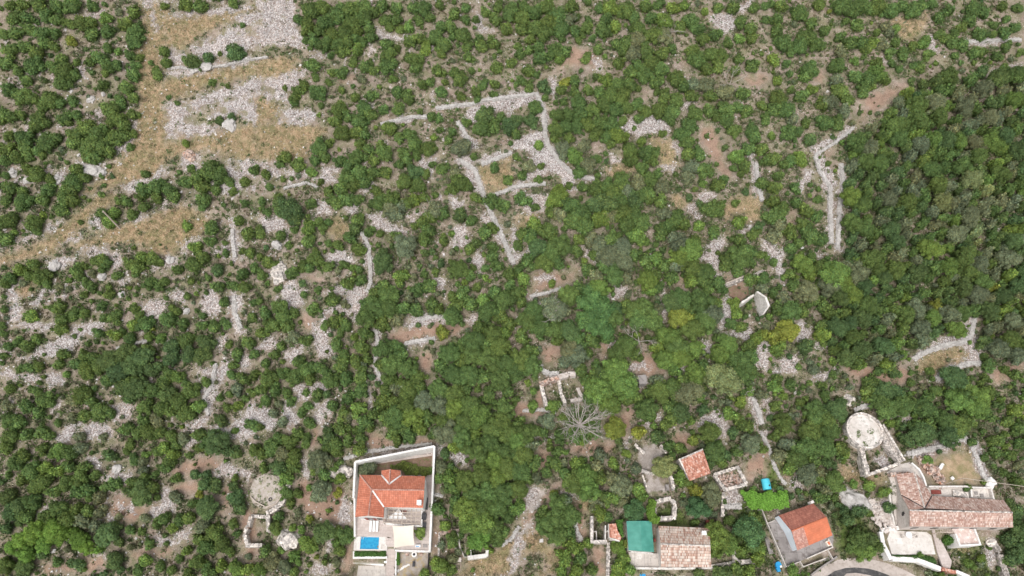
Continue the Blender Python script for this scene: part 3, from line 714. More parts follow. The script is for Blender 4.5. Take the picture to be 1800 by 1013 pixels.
# ============================== the villa
Zv = Q['villa']; z4 = zoomed(600, 760, 4.005); c0 = W((690, 868), Zv)
villa = thing('villa', 'white villa with orange tiled roof and slatted pergola inside a white perimeter wall', 'villa', (c0.x, c0.y, Zv))
E, R_ = Zv+5.5, Zv+7.1
def vE(x, y): return W(z4(x, y)[0], E)
def vR(x, y, z=R_): return W(z4(x, y)[0], z)
NW, NE, SEe, VLo = vE(130, 300), vE(590, 310), vE(575, 532), vE(300, 527)
SWl, SWr = vE(97, 597), vE(298, 601); RW0, RE = vR(214, 404), vR(584, 408); RS = vR(190, 587)
dl, dr, dt = vE(283, 302), vE(418, 305), vR(338, 366, Zv+6.5); dl2, dr2, dtn = vE(283, 270), vE(415, 272), vR(345, 262, Zv+6.5)
fs = [[NW, SWl, RS, RW0], [RW0, RS, SWr, VLo], [RW0, VLo, SEe, RE], [NW, RW0, RE, NE]]
roof_mesh(fs).build('roof', M['villatile'], villa); villa_roof = villa.children[-1]
up = Vector((0, 0, .16)); drop = .16
gb = roof_mesh([[dl2, dl, dt+up, dtn+up], [dtn+up, dt+up, dr, dr2], [dl, dl+Vector((0, 0, .3)), dt+up], [dr, dt+up, dr+Vector((0, 0, .3))]], .12); gb.build('rear_gable_roof', M['villatile'], villa)
for a, c in ((RW0, RE), (RW0, RS), (NW, RW0), (dtn+up, dt+up)): b = MB(); ridge_line(b, Vector(a)+Vector((0, 0, .04)), Vector(c)+Vector((0, 0, .04)), .15); b.build('ridge_tiles', M['fadedtile'], villa)
b = MB()
def strip(b, a, c, wd, lift=.05):
    a, c = Vector(a), Vector(c); d = (c-a).xy.normalized(); n = Vector((-d.y, d.x, 0))*wd/2; l = Vector((0, 0, lift))
    b.poly([a-n+l, c-n+l, c+n+l, a+n+l])
for a, c in ((RW0, VLo), (dt+up, dl), (dt+up, dr)): strip(b, a+Vector((0, 0, .05)), c+Vector((0, 0, .05)), .28)
b.build('valley_flashing', M['plaster'], villa)
def ins(p, cx_, cy_, d): v = Vector((cx_, cy_))-p.xy; v.normalize(); q = p.xy+v*d; return Vector((q.x, q.y, p.z-.12))
cm = c0
prof = [ins(NW, cm.x, cm.y, .45), ins(SWl, cm.x, cm.y, .3)+Vector((0, 0, 0)), ins(RS, cm.x, cm.y, .08), ins(SWr, cm.x, cm.y, .12), ins(VLo, cm.x, cm.y, .3), ins(SEe, cm.x, cm.y, .2), ins(RE, cm.x, cm.y, .08), ins(NE, cm.x, cm.y, .3)]
wallv = walls(prof, Zv-.3).build('wall', M['plaster'], villa)
b = MB(); q = [dl2, dl, dr, dr2]; b.prism([tuple(Vector((dl2.x+.25, dl2.y-.3))), (dl.x+.25, dl.y-.6), (dr.x-.25, dr.y-.6), (dr2.x-.25, dr2.y-.3)], Zv-.3, E-.13); b.build('rear_wing_wall', M['plaster'], villa)
ch = W(z4(549, 497)[0], Zv+6.9); b = MB(); b.box((ch.x, ch.y, ch.z-.2), (.7, .7, 1.3)); b.box((ch.x, ch.y, ch.z+.5), (.85, .85, .12)); b.build('chimney', M['plaster'], villa)
# windows and shutters in the south gable wall
a, c = prof[1], prof[3]
for k, t_ in enumerate((.42, .78)):
    p = a.lerp(c, t_); d = (c-a).xy.normalized(); ang = math.atan2(d.y, d.x); n = Vector((d.y, -d.x)); pq = p.xy+n*.04
    win = MB().box((pq.x, pq.y, Zv+2.4), (.95, .08, 2.3), ang).build('window', M['dark'], villa)
    b = MB()
    for s in (-1, 1): sp = pq+d*s*.78+n*.05; b.box((sp.x, sp.y, Zv+2.4), (.55, .06, 2.3), ang)
    b.build('shutter', M['redstone'] if k else M['red'], win)
# pergola terrace
g8 = zoomed(615, 890, 8.24)
zp = Zv+2.6; b = MB(); tl, tr, br_, bl_ = [W(p, zp) for p in g8(505, 25, 1028, 30, 1020, 262, 485, 240)]
for i in range(9): t_ = i/8; b.tube(tl.lerp(tr, t_), bl_.lerp(br_, t_), .07, .07, 4)
for i in range(5): t_ = .04+i/4*.94; b.tube(tl.lerp(bl_, t_)+Vector((0, 0, .1)), tr.lerp(br_, t_)+Vector((0, 0, .1)), .07, .07, 4)
for p in (bl_, br_, bl_.lerp(br_, .5), tr): b.tube((p.x, p.y, Zv), p, .1, .1, 4)
b.build('pergola', M['wood'], villa)
b = MB(); pw = [W(p, Zv+.9) for p in g8(1045, 20, 1040, 290, 620, 262, 480, 245)]; b.line(pw, .28, Zv-.3, Zv+.9); b.build('parapet', M['plaster'], villa)
for x_, y_ in ((515, 65), (515, 98), (765, 65), (800, 72)): 
    p = W(g8(x_, y_)[0], Zv+.3); b = MB(); b.box((p.x, p.y, Zv+.45), (.55, .5, .08), .1); b.box((p.x, p.y+.24, Zv+.7), (.55, .06, .5), .1); b.box((p.x, p.y, Zv+.22), (.4, .4, .4), .1); o = b.build('patio_chair', M['red']); tag(o, 'dark red chair under the slatted pergola of the villa', 'chair', 'dark red chairs under the villa pergola')
pts = [W(p, Zv+2.1) for p in g8(710, 40, 535, 182, 830, 190)]
b = MB(); b.poly(pts); b.poly([p-Vector((0, 0, .05)) for p in pts[::-1]]); o = b.build('sun_sail', M['white']); tag(o, 'white triangular shade cloth under the villa pergola slats', 'shade cloth')
b = MB(); q = W(g8(1075, 150)[0], Zv+.5); b.box(q, (.8, 1.2, 1.)); b.box((q.x, q.y-1.6, Zv+.4), (.9, 1., .7)); b.box((q.x+.3, q.y+2.4, Zv+.5), (.5, 2.2, 1.)); o = b.build('outdoor_units', M['darkmetal']); tag(o, 'dark outdoor equipment in the passage right of the villa', 'outdoor unit')
# terrace, pool deck, path
slab('terrace', z4(85, 470, 110, 210, 655, 150, 635, 700, 625, 838, 385, 838, 382, 755, 326, 735, 90, 728), Zv+.05, M['deck'], th=.5)
t = bpy.data.objects['terrace']; tag(t, 'pale stone terrace around the villa between house and shade sail', 'terrace')
slab('garden_bed', z4(140, 240, 640, 165, 632, 300, 425, 305, 418, 270, 283, 268, 280, 300, 135, 298), Zv+.09, M['soil'], th=.3); tag(bpy.data.objects['garden_bed'], 'garden bed behind the villa under the tall white wall', 'garden bed')
Zp = Q['pool']+.1
pool = thing('swimming_pool', 'small rectangular blue swimming pool in a white deck below the villa', 'swimming pool', tuple(W(z4(198, 780)[0], Zp)))
b = MB(); oc = [W(p, Zp).xy for p in z4(92, 733, 326, 733, 322, 832, 86, 832)]; ic = [W(p, Zp).xy for p in z4(137, 737, 266, 739, 262, 824, 130, 823)]
for i in range(4): j = (i+1) % 4; b.prism([tuple(oc[i]), tuple(oc[j]), tuple(ic[j]), tuple(ic[i])], Zp-1.6, Zp)
b.build('deck', M['whiteconc'], pool)
MB().prism([tuple(p) for p in ic], Zp-1.5, Zp-.14).build('water', M['water'], pool)
MB().prism([tuple(W(p, Zp).xy) for p in z4(278, 790, 306, 790, 305, 822, 277, 822)], Zp-.1, Zp+.03).build('hatch', M['paleconc'], pool)
b = MB()
for k in range(2): p = W(z4(146+10*k, 741)[0], Zp); b.tube((p.x, p.y+.1, Zp), (p.x, p.y+.1, Zp+.5), .03); b.tube((p.x, p.y+.1, Zp+.5), (p.x, p.y-.3, Zp-.1), .03)
b.build('ladder', M['white'], pool)
for k, (xa, xb, ang) in enumerate(((197, 215, 'left'), (220, 238, 'middle'), (243, 260, 'right'))):
    c = W(z4((xa+xb)/2, 665)[0], Zv+.35); lo = thing('sun_lounger', f'white sun lounger, the {ang} one of three on the terrace above the pool', 'sun lounger', (c.x, c.y, Zv+.05), 'sun loungers above the pool')
    wd_ = .46
    MB().box((c.x, c.y-.25, Zv+.36), (wd_, 1.3, .09)).box((c.x, c.y+.7, Zv+.5), (wd_, .7, .09), 0).build('mattress', M['white'], lo)
    b = MB()
    for sx in (-1, 1):
        for sy in (-.8, .8): b.tube((c.x+sx*.26, c.y+sy, Zv+.05), (c.x+sx*.26, c.y+sy, Zv+.32), .03, .03, 4)
    b.box((c.x, c.y, Zv+.29), (.56, 1.9, .05)); b.build('frame', M['wood'], lo)
sl_ = thing('shade_sail', 'large cream square shade sail over the terrace right of the pool', 'shade sail', tuple(W(z4(440, 735)[0], Zv)))
cs = [W(p, Zv+2.6) for p in g8(618, 288, 922, 276, 935, 568, 640, 606)]; b = MB(); n_ = 8
def sail(u, v):
    p = cs[0].lerp(cs[1], u).lerp(cs[3].lerp(cs[2], u), v); m_ = (cs[0]+cs[1]+cs[2]+cs[3])/4; e = 4*u*(1-u)*(1 if v in (0, 1) else 0)+4*v*(1-v)*(1 if u in (0, 1) else 0)
    p = p.lerp(m_, .055*4*max(u*(1-u)*abs(2*v-1), v*(1-v)*abs(2*u-1))); p.z -= .35*4*u*(1-u)*v*(1-v)*4/1.6; return p
for i in range(n_):
    for j in range(n_): b.poly([sail(i/n_, j/n_), sail((i+1)/n_, j/n_), sail((i+1)/n_, (j+1)/n_), sail(i/n_, (j+1)/n_)][::-1])
b.build('canvas', M['sail'], sl_, True)
for p in cs: MB().tube((p.x, p.y, Zv), p, .05).build('post', M['white'], sl_)
c = W(g8(985, 575)[0], Zv+.45); b = MB(); b.box((c.x, c.y, Zv+.25), (1.0, .45, .5)); o = b.build('storage_bench', M['white']); tag(o, 'white bench with a blue band on the terrace edge below the potted palm', 'bench')
b2 = MB().box((c.x-.1, c.y-.12, Zv+.52), (.7, .12, .05)).build('cushion', M['blue'], o)
slab('stone_platform', g8(1060, 548, 1125, 548, 1125, 598, 1060, 598), Zv+.1, M['concrete'], th=.2); tag(bpy.data.objects['stone_platform'], 'small grey stone slab beside the white bench', 'slab')
b = MB(); b.line([W(p, Zv+.35) for p in g8(655, 640, 1155, 655)], .3, Zv-1.7, Zv+.35); o = b.build('terrace_wall', M['plaster']); tag(o, 'low white wall along the lower edge of the terrace below the sail', 'wall')
b = MB(); b.line([W(p, Zv-.3) for p in g8(667, 660, 660, 1000)], .22, Zv-3, Zv-.5); o = b.build('stair_wall', M['plaster']); tag(o, 'thin white wall along the right side of the garden stairs', 'wall')
# stairs
st_ = thing('garden_stairs', 'pale stairway running down between pool and lower garden', 'stairs', tuple(W(g8(590, 700)[0], Zv-1.)))
b = MB(); n_ = 22
for k in range(n_):
    z = Zv+.04-3.0*(k/n_); y0 = 462+k*(560/n_); y1_ = y0+560/n_
    b.prism([tuple(W(p, z).xy) for p in g8(522, y0, 655, y0, 655, y1_+.0, 522, y1_)], z-1.0, z)
b.build('steps', M['deck'], st_)
# planters below the pool
for nm, za, pts, lab in (('upper', Zp-.5, (92, 838, 318, 836), 'white walled planter with a clipped green hedge directly below the pool'), ('lower', Zp-1.3, (90, 884, 318, 884), 'white walled planter with brownish plants, second one below the pool')):
    y = pts[1]; pr = thing('planter', lab, 'planter', tuple(W(z4(205, y+20)[0], za)))
    yb = y+40 if nm == 'upper' else y+26
    MB().prism([tuple(W(p, za).xy) for p in z4(92, y, 318, y, 316, yb, 90, yb)], za-1, za-.2).build('soil', M['soil'], pr)
    b = MB(); b.line([W(p, za+.1) for p in z4(88, y, 88, yb+5, 322, yb+3)], .38, za-2., za+.1); b.build('wall', M['plaster'], pr)
slab('parking', z4(122, 932, 312, 935, 312, 1060, 100, 1060), Q['parking']+.05, M['paleconc'], th=.4); tag(bpy.data.objects['parking'], 'pale concrete yard at the lower left of the villa stairs', 'paved yard')
b = MB(); b.line([W(p, Zp-1.6) for p in z4(86, 915, 300, 935)], .35, Zp-3.4, Zp-1.6); o = b.build('yard_wall', M['plaster']); tag(o, 'white wall at the top of the pale concrete yard', 'wall')
# perimeter wall
b = MB(); hw = Zv+3.9
pr = thing('perimeter_wall', 'tall white plastered wall enclosing the villa plot on three sides', 'wall', tuple(W((764, 786), Zv)))
pl_ = [W(p, hw) for p in z4(100, 208, 655, 98)]; bb = MB(); bb.line(pl_, .4, Zv-.6, hw); bb.build('rear_wall', M['plaster'], pr)
A_ = W(z4(97, 208)[0], hw); B_ = W(z4(84, 462)[0], Zv+2.6); C3 = W(z4(92, 735)[0], Zv+.9)
bb = MB(); bb.line([A_, B_], .38, Zv-1, [hw, Zv+2.6]); bb.line([B_, C3], .3, Zv-2, [Zv+1.6, Zv+.7]); bb.build('left_wall', M['plaster'], pr)
A_ = W(z4(655, 98)[0], hw); B_ = W(z4(645, 330)[0], Zv+2.6); C3 = W(z4(621, 838)[0], Zv+1.2)
bb = MB(); bb.line([A_, B_, C3], .36, Zv-2, [hw, Zv+2.6, Zv+1.2]); bb.build('right_wall', M['plaster'], pr)
# lower garden things
Zg = Q['garden']
fp = thing('fire_pit', 'round white fire pit with dark centre in the lower garden', 'fire pit', tuple(W(g8(928, 700)[0], Zg)))
c = W(g8(930, 698)[0], Zg+.6); b = MB(); b.tube((c.x, c.y, Zg), (c.x, c.y, Zg+.6), .55, .5, 16); b.build('rim', M['plaster'], fp); MB().tube((c.x, c.y, Zg+.55), (c.x, c.y, Zg+.64), .25, .25, 12).build('grill', M['dark'], fp)
b = MB()
for k in range(16): a = math.pi*(k/15); b.box((c.x+1.35*math.cos(a), c.y+.9*math.sin(a), Zg+.3), (.5, .4, .5), a, .1, .2)
b.build('stone_surround', M['redstone'], fp)
c = W(g8(925, 842)[0], Zg+.3); b = MB(); b.box((c.x, c.y, Zg+.25), (.45, .8, .5)); b.box((c.x, c.y+.45, Zg+.5), (.45, .1, .6)); o = b.build('stool', M['darkmetal']); tag(o, 'small dark stool on the gravel below the fire pit', 'stool')
for k, (x_, y_) in enumerate(((850, 850), (825, 865), (800, 872), (775, 884), (755, 900), (735, 918), (700, 935), (685, 942))):
    p = W(g8(x_, y_)[0], Zg+.03); o = MB().box((p.x, p.y, Zg+.02), (.42, .3, .14), k*.7, .12).build('stepping_stone', M['plaster']); tag(o, 'white stepping stone crossing the gravel of the lower villa garden', 'stepping stone', 'stepping stones in the lower villa garden')
slab('gravel_garden', g8(680, 665, 1140, 670, 1120, 1020, 668, 1020), Zg+.02, mottled('garden_gravel', (.3, .25, .2), (.45, .4, .36), 1.2, (.4, .3, .15), 1.3, bump=.2), th=.3); tag(bpy.data.objects['gravel_garden'], 'gravelly lower garden right of the stairs', 'gravel bed')
b = MB(); b.line([W(p, Zg+1.2) for p in z4(614, 845, 605, 995)], .08, Zg-.2, Zg+1.2); o = b.build('fence', M['darkmetal']); tag(o, 'thin dark fence on the right edge of the lower garden', 'fence')

# ============================== pale tiled house and green roofed house
Zb = Q['beige']; k6 = zoomed(1090, 890, 8.238)
bh = thing('house', 'stone house with pale mottled barrel-tile gable roof and small chimney, beside the green metal roof', 'house', tuple(W((1205, 960), Zb)))
E, R1 = Zb+3.4, Zb+4.9
nw, sw, ne, se = [W(p, E) for p in k6(555, 285, 592, 882, 1296, 318, 1322, 885)]; rw_, re_ = [W(p, R1) for p in k6(585, 548, 1308, 575)]
roof_mesh([[nw, rw_, re_, ne], [rw_, sw, se, re_]]).build('roof', M['oldtile'], bh)
b = MB(); ridge_line(b, rw_, re_, .16, .38); b.build('ridge_tiles', M['palestone'], bh)
cm = (nw+se)/2; f = lambda p, d=.2: ins(p, cm.x, cm.y, d)
walls([f(nw), f(rw_, .15), f(sw), f(se), f(re_, .15), f(ne)], Zb-.6).build('wall', M['oldplaster'], bh)
c = W(k6(1210, 392)[0], Zb+4.5); MB().box((c.x, c.y, c.z-.4), (.7, .6, 1.6)).box((c.x, c.y, c.z+.45), (.85, .75, .1)).build('chimney', M['plaster'], bh)
for t_ in (.2, .5, .8): p = f(sw).lerp(f(se), t_); MB().box((p.x, p.y-.02, Zb+1.7), (.9, .1, 1.2)).build('window', M['dark'], bh)
gh = thing('green_roofed_house', 'low building with a plain green sheet-metal roof left of the pale-tiled house', 'house', tuple(W((1125, 945), Zb)))
E, R1 = Zb+2.9, Zb+3.35
nw, ne, se, sw = [W(p, E) for p in k6(92, 215, 455, 215, 492, 665, 122, 638)]; rn, rs = [W(p, R1) for p in k6(292, 212, 318, 655)]
roof_mesh([[nw, sw, rs, rn], [rn, rs, se, ne]], .08).build('roof', M['greenroof'], gh)
cm = (nw+se)/2; walls([ins(nw, cm.x, cm.y, .15), ins(sw, cm.x, cm.y, .15), ins(rs, cm.x, cm.y, .1), ins(se, cm.x, cm.y, .15), ins(ne, cm.x, cm.y, .15), ins(rn, cm.x, cm.y, .1)], Zb-.6).build('wall', M['oldplaster'], gh)
b = MB(); b.line([W(p, Zb+2.75) for p in k6(160, 660, 480, 690)], .2, Zb+2.5, Zb+2.75); b.build('lintel', M['oldplaster'], gh)
slab('concrete_terrace', k6(122, 662, 575, 690, 590, 895, 155, 890), Zb+.4, M['paleconc'], th=1.2); tag(bpy.data.objects['concrete_terrace'], 'pale concrete terrace in front of the green-roofed house', 'terrace')
for q in ((212, 665, 212, 885), (350, 690, 350, 885), (405, 700, 405, 880)): b = MB(); b.line([W(p, Zb+.42) for p in k6(*q)], .05, Zb+.4, Zb+.42); b.build('paving_joint', M['concrete']).parent = bpy.data.objects['concrete_terrace']
c = W(k6(270, 725)[0], Zb+.45); b = MB(); b.tube((c.x, c.y, Zb+.4), (c.x, c.y, Zb+.6), .62, .6, 18); o = b.build('well_lid', M['oldplaster']); tag(o, 'round pale concrete lid on the terrace below the green roof', 'well cover')
b = MB(); b.line([W(p, Zb+1.) for p in k6(150, 895, 740, 905, 1330, 893)], .35, Zb-1.2, Zb+.9); o = b.build('front_wall', M['oldplaster']); tag(o, 'long pale parapet wall in front of the pale-tiled house', 'wall')
slab('lower_yard', k6(160, 915, 745, 925, 745, 1040, 160, 1040), Zb-1.1, M['concrete'], th=.5); tag(bpy.data.objects['lower_yard'], 'grey concrete lower yard below the long parapet wall', 'yard')
slab('stone_steps_roof', k6(860, 920, 1040, 920, 1035, 1030, 820, 1030), Zb-.7, M['paleconc'], th=.8); tag(bpy.data.objects['stone_steps_roof'], 'pale square slab below the pale-tiled house', 'slab')
b = MB(); b.line([W(p, Zb-.9) for p in k6(742, 925, 740, 1040)], .25, Zb-1.3, Zb-.6); o = b.build('yard_divider', M['palestone']); tag(o, 'short pale divider wall between the lower yard and the square slab', 'wall')
c = W(k6(325, 1000)[0], Zb-.6); b = MB(); b.tube((c.x, c.y, Zb-1.1), (c.x, c.y, Zb-.4), .5, .55, 14); o = b.build('blue_tub', M['blue']); tag(o, 'blue tub at the lower edge below the concrete terrace', 'tub')
c = W(k6(503, 487)[0], Zb+1.); b = MB(); b.box((c.x, c.y, Zb+.5), (.35, .6, 1.)); b.box((c.x, c.y+.1, Zb+1.1), (.25, .3, .2)); o = b.build('gas_bottle_box', M['red']); tag(o, 'small red box in the gap between green roof and pale-tiled house', 'box')
b = MB(); ruin_wall(b, [W(p, Zb+1.).xy for p in k6(1335, 885, 1690, 815, 1650, 640)], .9, Zb-1, 1.8, 4); o = b.build('garden_wall', M['palestone']); tag(o, 'pale ruined garden wall right of the pale-tiled house, bent upward', 'wall')
P_ = [at1(1297, 989), at1(1330, 987)]; b = MB(); ruin_wall(b, [p.xy for p in P_], .8, P_[0].z-.3, 1.1, 5); o = b.build('wall_stub', M['palestone']); tag(o, 'short pale wall stub in the grass left of the orange-roofed house', 'wall')
c = at1(1245, 919); b = MB(); b.box((c.x, c.y, c.z+1.), (1.3, .8, .08), .1); 
for sx in (-.5, .5): b.box((c.x+sx, c.y, c.z+.5), (.1, .7, 1.))
o = b.build('rusty_shelter', M['red']); tag(o, 'small rusty red sheet roof under the big tree above the pale-tiled house', 'shelter')

# ============================== orange roofed house with courtyard
Zo = Q['orange']; k7 = zoomed(1330, 870, 7.08)
oh = thing('orange_roofed_house', 'house with bluish-white gable and half bright orange tile roof in a grey courtyard', 'house', tuple(W((1415, 930), Zo)))
E, R1 = Zo+2.7, Zo+3.9
nw, ne, sw, se = [W(p, E) for p in k7(275, 255, 705, 108, 508, 692, 945, 505)]; rw_, re_ = [W(p, R1) for p in k7(435, 450, 872, 280)]
mt, ms = rw_.lerp(re_, .33), sw.lerp(se, .33)
roof_mesh([[nw, rw_, re_, ne]]).build('rear_roof', M['browntile'], oh)
roof_mesh([[rw_, sw, ms, mt]]).build('old_roof_field', M['fadedtile'], oh, label='faded pinkish tile field at the left of the front slope')
roof_mesh([[mt, ms, se, re_]], .15).build('new_roof_field', M['neworange'], oh, label='bright orange tile field on the front slope')
b = MB(); ridge_line(b, rw_, re_, .13); b.build('ridge_tiles', M['neworange'], oh)
cm = (nw+se)/2; f = lambda p, d=.15: ins(p, cm.x, cm.y, d)
walls([f(nw), f(rw_), f(sw), f(se), f(re_), f(ne)], Zo-.5).build('wall', M['bluewhite'], oh)
c = W(k7(690, 90)[0], Zo+3.2); MB().box((c.x, c.y, Zo+2.6), (.6, .5, 1.6), .4).build('chimney', M['oldplaster'], oh)
p, q = f(sw), f(se); d = (q-p).xy.normalized(); b = MB(); m_ = p.lerp(q, .15); b.box((m_.x+.03, m_.y-.03, Zo+1.), (1., .1, 2.), math.atan2(d.y, d.x)); b.build('door', M['dark'], oh)
slab('courtyard', k7(130, 355, 240, 300, 700, 130, 960, 500, 950, 655, 580, 810, 545, 832, 370, 893), Zo+.06, M['concrete'], th=1.5); ct = tag(bpy.data.objects['courtyard'], 'grey weathered concrete courtyard around the orange-roofed house', 'courtyard')
slab('lower_courtyard', k7(545, 832, 580, 812, 890, 690, 955, 800, 780, 840, 582, 893), Zo-.8, M['concrete'], th=1.); tag(bpy.data.objects['lower_courtyard'], 'lower grey concrete ledge below the courtyard', 'yard')
def wl(name, coords, top, zb, wd, label, m='concrete', K=k7):
    b = MB(); q_ = K(*coords); tt = top if hasattr(top, '__len__') else [top]*len(q_); b.line([W(p, t_) for p, t_ in zip(q_, tt)], wd, zb, top); o = b.build(name, M[m]); return tag(o, label, 'wall')
wl('courtyard_wall', (20, 190, 70, 187, 135, 355, 370, 895, 545, 832, 582, 896, 860, 792), Zo+.75, Zo-1.6, .16, 'thin concrete wall along the left and lower edge of the grey courtyard', 'paleconc')
wl('cross_wall', (135, 355, 225, 318), Zo+.72, Zo, .14, 'short cross wall at the upper left corner of the grey courtyard', 'paleconc')
wl('parapet_wall', (630, 792, 950, 652, 895, 545), Zo+.72, Zo-.9, .18, 'pale parapet on the lower right edge of the grey courtyard', 'paleconc')
wl('side_wall', (890, 690, 955, 800), Zo+.1, Zo-1.2, .16, 'short side wall right of the lower concrete ledge', 'paleconc')
wl('roadside_wall', (680, 1000, 790, 915, 955, 805, 1003, 768), Zo-.3, Zo-2.2, .3, 'concrete wall between the road bend and the grey courtyard', 'concrete')
wl('sloping_wall', (30, 200, 110, 480, 185, 735), Zo-.3, Zo-1.6, .8, 'broad dark concrete wall left of the grey courtyard', 'concrete')
c = W(k7(897, 603)[0], Zo+.4); b = MB(); b.box((c.x, c.y, Zo+.3), (.85, .95, .5), .3); o = b.build('crate', M['sail']); tag(o, 'cream and orange crate at the right end of the grey courtyard', 'crate'); MB().box((c.x, c.y, Zo+.57), (.45, .55, .05), .5).build('orange_lid', M['neworange'], o)
c = W(k7(280, 870)[0], Zo-.2); b = MB(); b.tube((c.x, c.y, Zo-1.5), (c.x, c.y, Zo-.4), .55, .6, 12); b.box((c.x-.1, c.y-.8, Zo-1.), (.6, .8, .9), .3, .05); o = b.build('blue_barrels', M['blue']); tag(o, 'bright blue barrels outside the lower left corner of the grey courtyard', 'barrels')
MB().box((c.x+.35, c.y-.3, Zo-.35), (.35, .35, .1), .4).build('white_lid', M['white'], o)
c = W(k7(250, 240)[0], Zo+2.8); b = MB(); b.tube((c.x, c.y, Zo), (c.x, c.y, Zo+4.5), .04); b.tube((c.x, c.y, Zo+4.4), (c.x-.9, c.y+.7, Zo+4.4), .03); b.tube((c.x-.3, c.y-.1, Zo+4.), (c.x-.1, c.y+.6, Zo+4.), .03); o = b.build('antenna', M['wood']); tag(o, 'thin antenna mast at the upper left corner of the orange-roofed house', 'antenna')
# water tank
c = at1(1345, 853); tk = thing('water_tank', 'turquoise plastic water tank lying on bare ground above the leafy vine', 'water tank', tuple(c))
b = MB(); b.tube((c.x, c.y-1.05, c.z+.75), (c.x-.1, c.y+1.05, c.z+.75), .82, .82, 20); o = b.build('body', M['turq'], tk, True); md = o.modifiers.new('b', 'BEVEL'); md.width = .18; md.segments = 3; md.limit_method = 'ANGLE'
MB().tube((c.x+.25, c.y-.35, c.z+1.4), (c.x+.28, c.y-.35, c.z+1.62), .17, .17, 12).build('cap', M['darkmetal'], tk)

# ============================== red tiled shed
Zs = Q['shed']; k72 = zoomed(1100, 760, 7.24)
sh = thing('shed', 'small stone shed with a single-pitch roof of red and pink barrel tiles', 'shed', tuple(W((1222, 820), Zs)))
nw, ne, se, sw = W(k72(705, 350)[0], Zs+3.), W(k72(985, 228)[0], Zs+3.), W(k72(1082, 522)[0], Zs+2.3), W(k72(812, 622)[0], Zs+2.3)
roof_mesh([[nw, sw, se, ne]]).build('roof', M['shedtile'], sh)
cm = (nw+se)/2; o = [nw, sw, se, ne]; P2 = [Vector((p.x, p.y, p.z-.1)) for p in o]; P2[0] = W(k72(672, 342)[0], Zs+2.9); P2[3] = P2[3]+Vector((0, .35, 0)); P2[1] = P2[1]+Vector((-.1, .3, 0)); P2[2] = P2[2]+Vector((-.2, .2, 0))
walls(P2, Zs-.5).build('wall', M['wallstone'], sh); b = MB(); b.poly([P2[0], nw, ne, P2[3]]) ; b.poly([P2[0], P2[1], nw+Vector((0, 0, -.12))]); b.build('wall_top', M['palestone'], sh)
# rubble filled ruin
k4 = zoomed(1020, 760, 4.0)
P_ = [at1(*p) for p in k4(935, 305, 1100, 248, 1157, 372, 1003, 415)]; zr = min(p.z for p in P_)-.2
b = MB(); ruin_wall(b, [p.xy for p in P_]+[P_[0].xy], .55, zr, 1.9, 8); o = b.build('roofless_hut', M['palestone']); tag(o, 'roofless stone hut full of pale and rusty rubble right of the red-tiled shed', 'ruin')
g_ = random.Random(4); b = MB()
for _ in range(260): u, v = g_.random(), g_.random(); p = P_[0].lerp(P_[1], u).lerp(P_[3].lerp(P_[2], u), v); b.box((p.x, p.y, zr+.9+.3*g_.random()), (g_.uniform(.2, .7), g_.uniform(.1, .3), g_.uniform(.1, .3)), g_.uniform(0, 3), .2, .4)
b.build('fallen_rubble', M['redstone'], o)
dry_wall('terrace_edge', k4(1005, 520, 1130, 520), 'pale stone edge below the rubble-filled hut', .8, .6, 33)
P_ = [at1(*p) for p in k4(1000, 430, 985, 600)]; b = MB(); ruin_wall(b, [p.xy for p in P_], .5, P_[0].z-.4, 1.2, 7); o = b.build('ruined_wall', M['palestone']); tag(o, 'narrow pale wall running down from the rubble-filled hut', 'wall')
# square ruin above the green roof
P_ = [at1(*p, up=2.5) for p in k4(525, 490, 628, 452, 655, 470, 668, 500, 668, 610, 540, 618)]; zr = min(p.z for p in P_)-.2
rn_ = thing('square_ruin', 'roofless square ruin with thick pale walls and ivy, above the green-roofed house', 'ruin', (P_[0].x, P_[0].y, zr))
b = MB(); Q4 = [W(p, zr+2.9).xy for p in k4(530, 488, 640, 462, 668, 500, 664, 600, 535, 608)]; ruin_wall(b, Q4, .75, zr-.2, 3.1, 12); b.build('wall', M['palestone'], rn_)
b = MB(); ruin_wall(b, [W(p, zr+2.3).xy for p in k4(525, 495, 528, 600)], .5, zr-.2, 2.4, 13); b.build('left_wall', M['wallstone'], rn_)
# ruined yard walls
for co, h_, lb, sd in (((115, 160, 225, 290), 1.1, 'slanting stub of wall at the upper left of the ruined stone yard', 1), ((430, 180, 510, 275), 1., 'slanting stub of wall at the upper right of the ruined stone yard', 2), ((195, 500, 275, 530, 360, 540), 1.2, 'broken cross wall in the middle of the ruined stone yard', 3), ((548, 560, 592, 745), 1.7, 'upright pale wall on the right side of the ruined stone yard', 4), ((205, 545, 262, 720), .7, 'thin low wall on the left side of the ruined stone yard', 5)):
    P_ = [at1(*p) for p in k72(*co)]; b = MB(); ruin_wall(b, [p.xy for p in P_], .5 if sd < 5 else .3, min(p.z for p in P_)-.3, h_+.3, 20+sd); o = b.build('ruined_wall', M['palestone']); tag(o, lb, 'wall')
c = at1(1172, 858); b = MB(); b.box((c.x, c.y, c.z+.4), (.7, 1.1, .8)); b.box((c.x, c.y, c.z+.84), (.5, .9, .06)); o = b.build('stone_trough', M['concrete']); tag(o, 'small grey trough inside the ruined stone yard', 'trough')
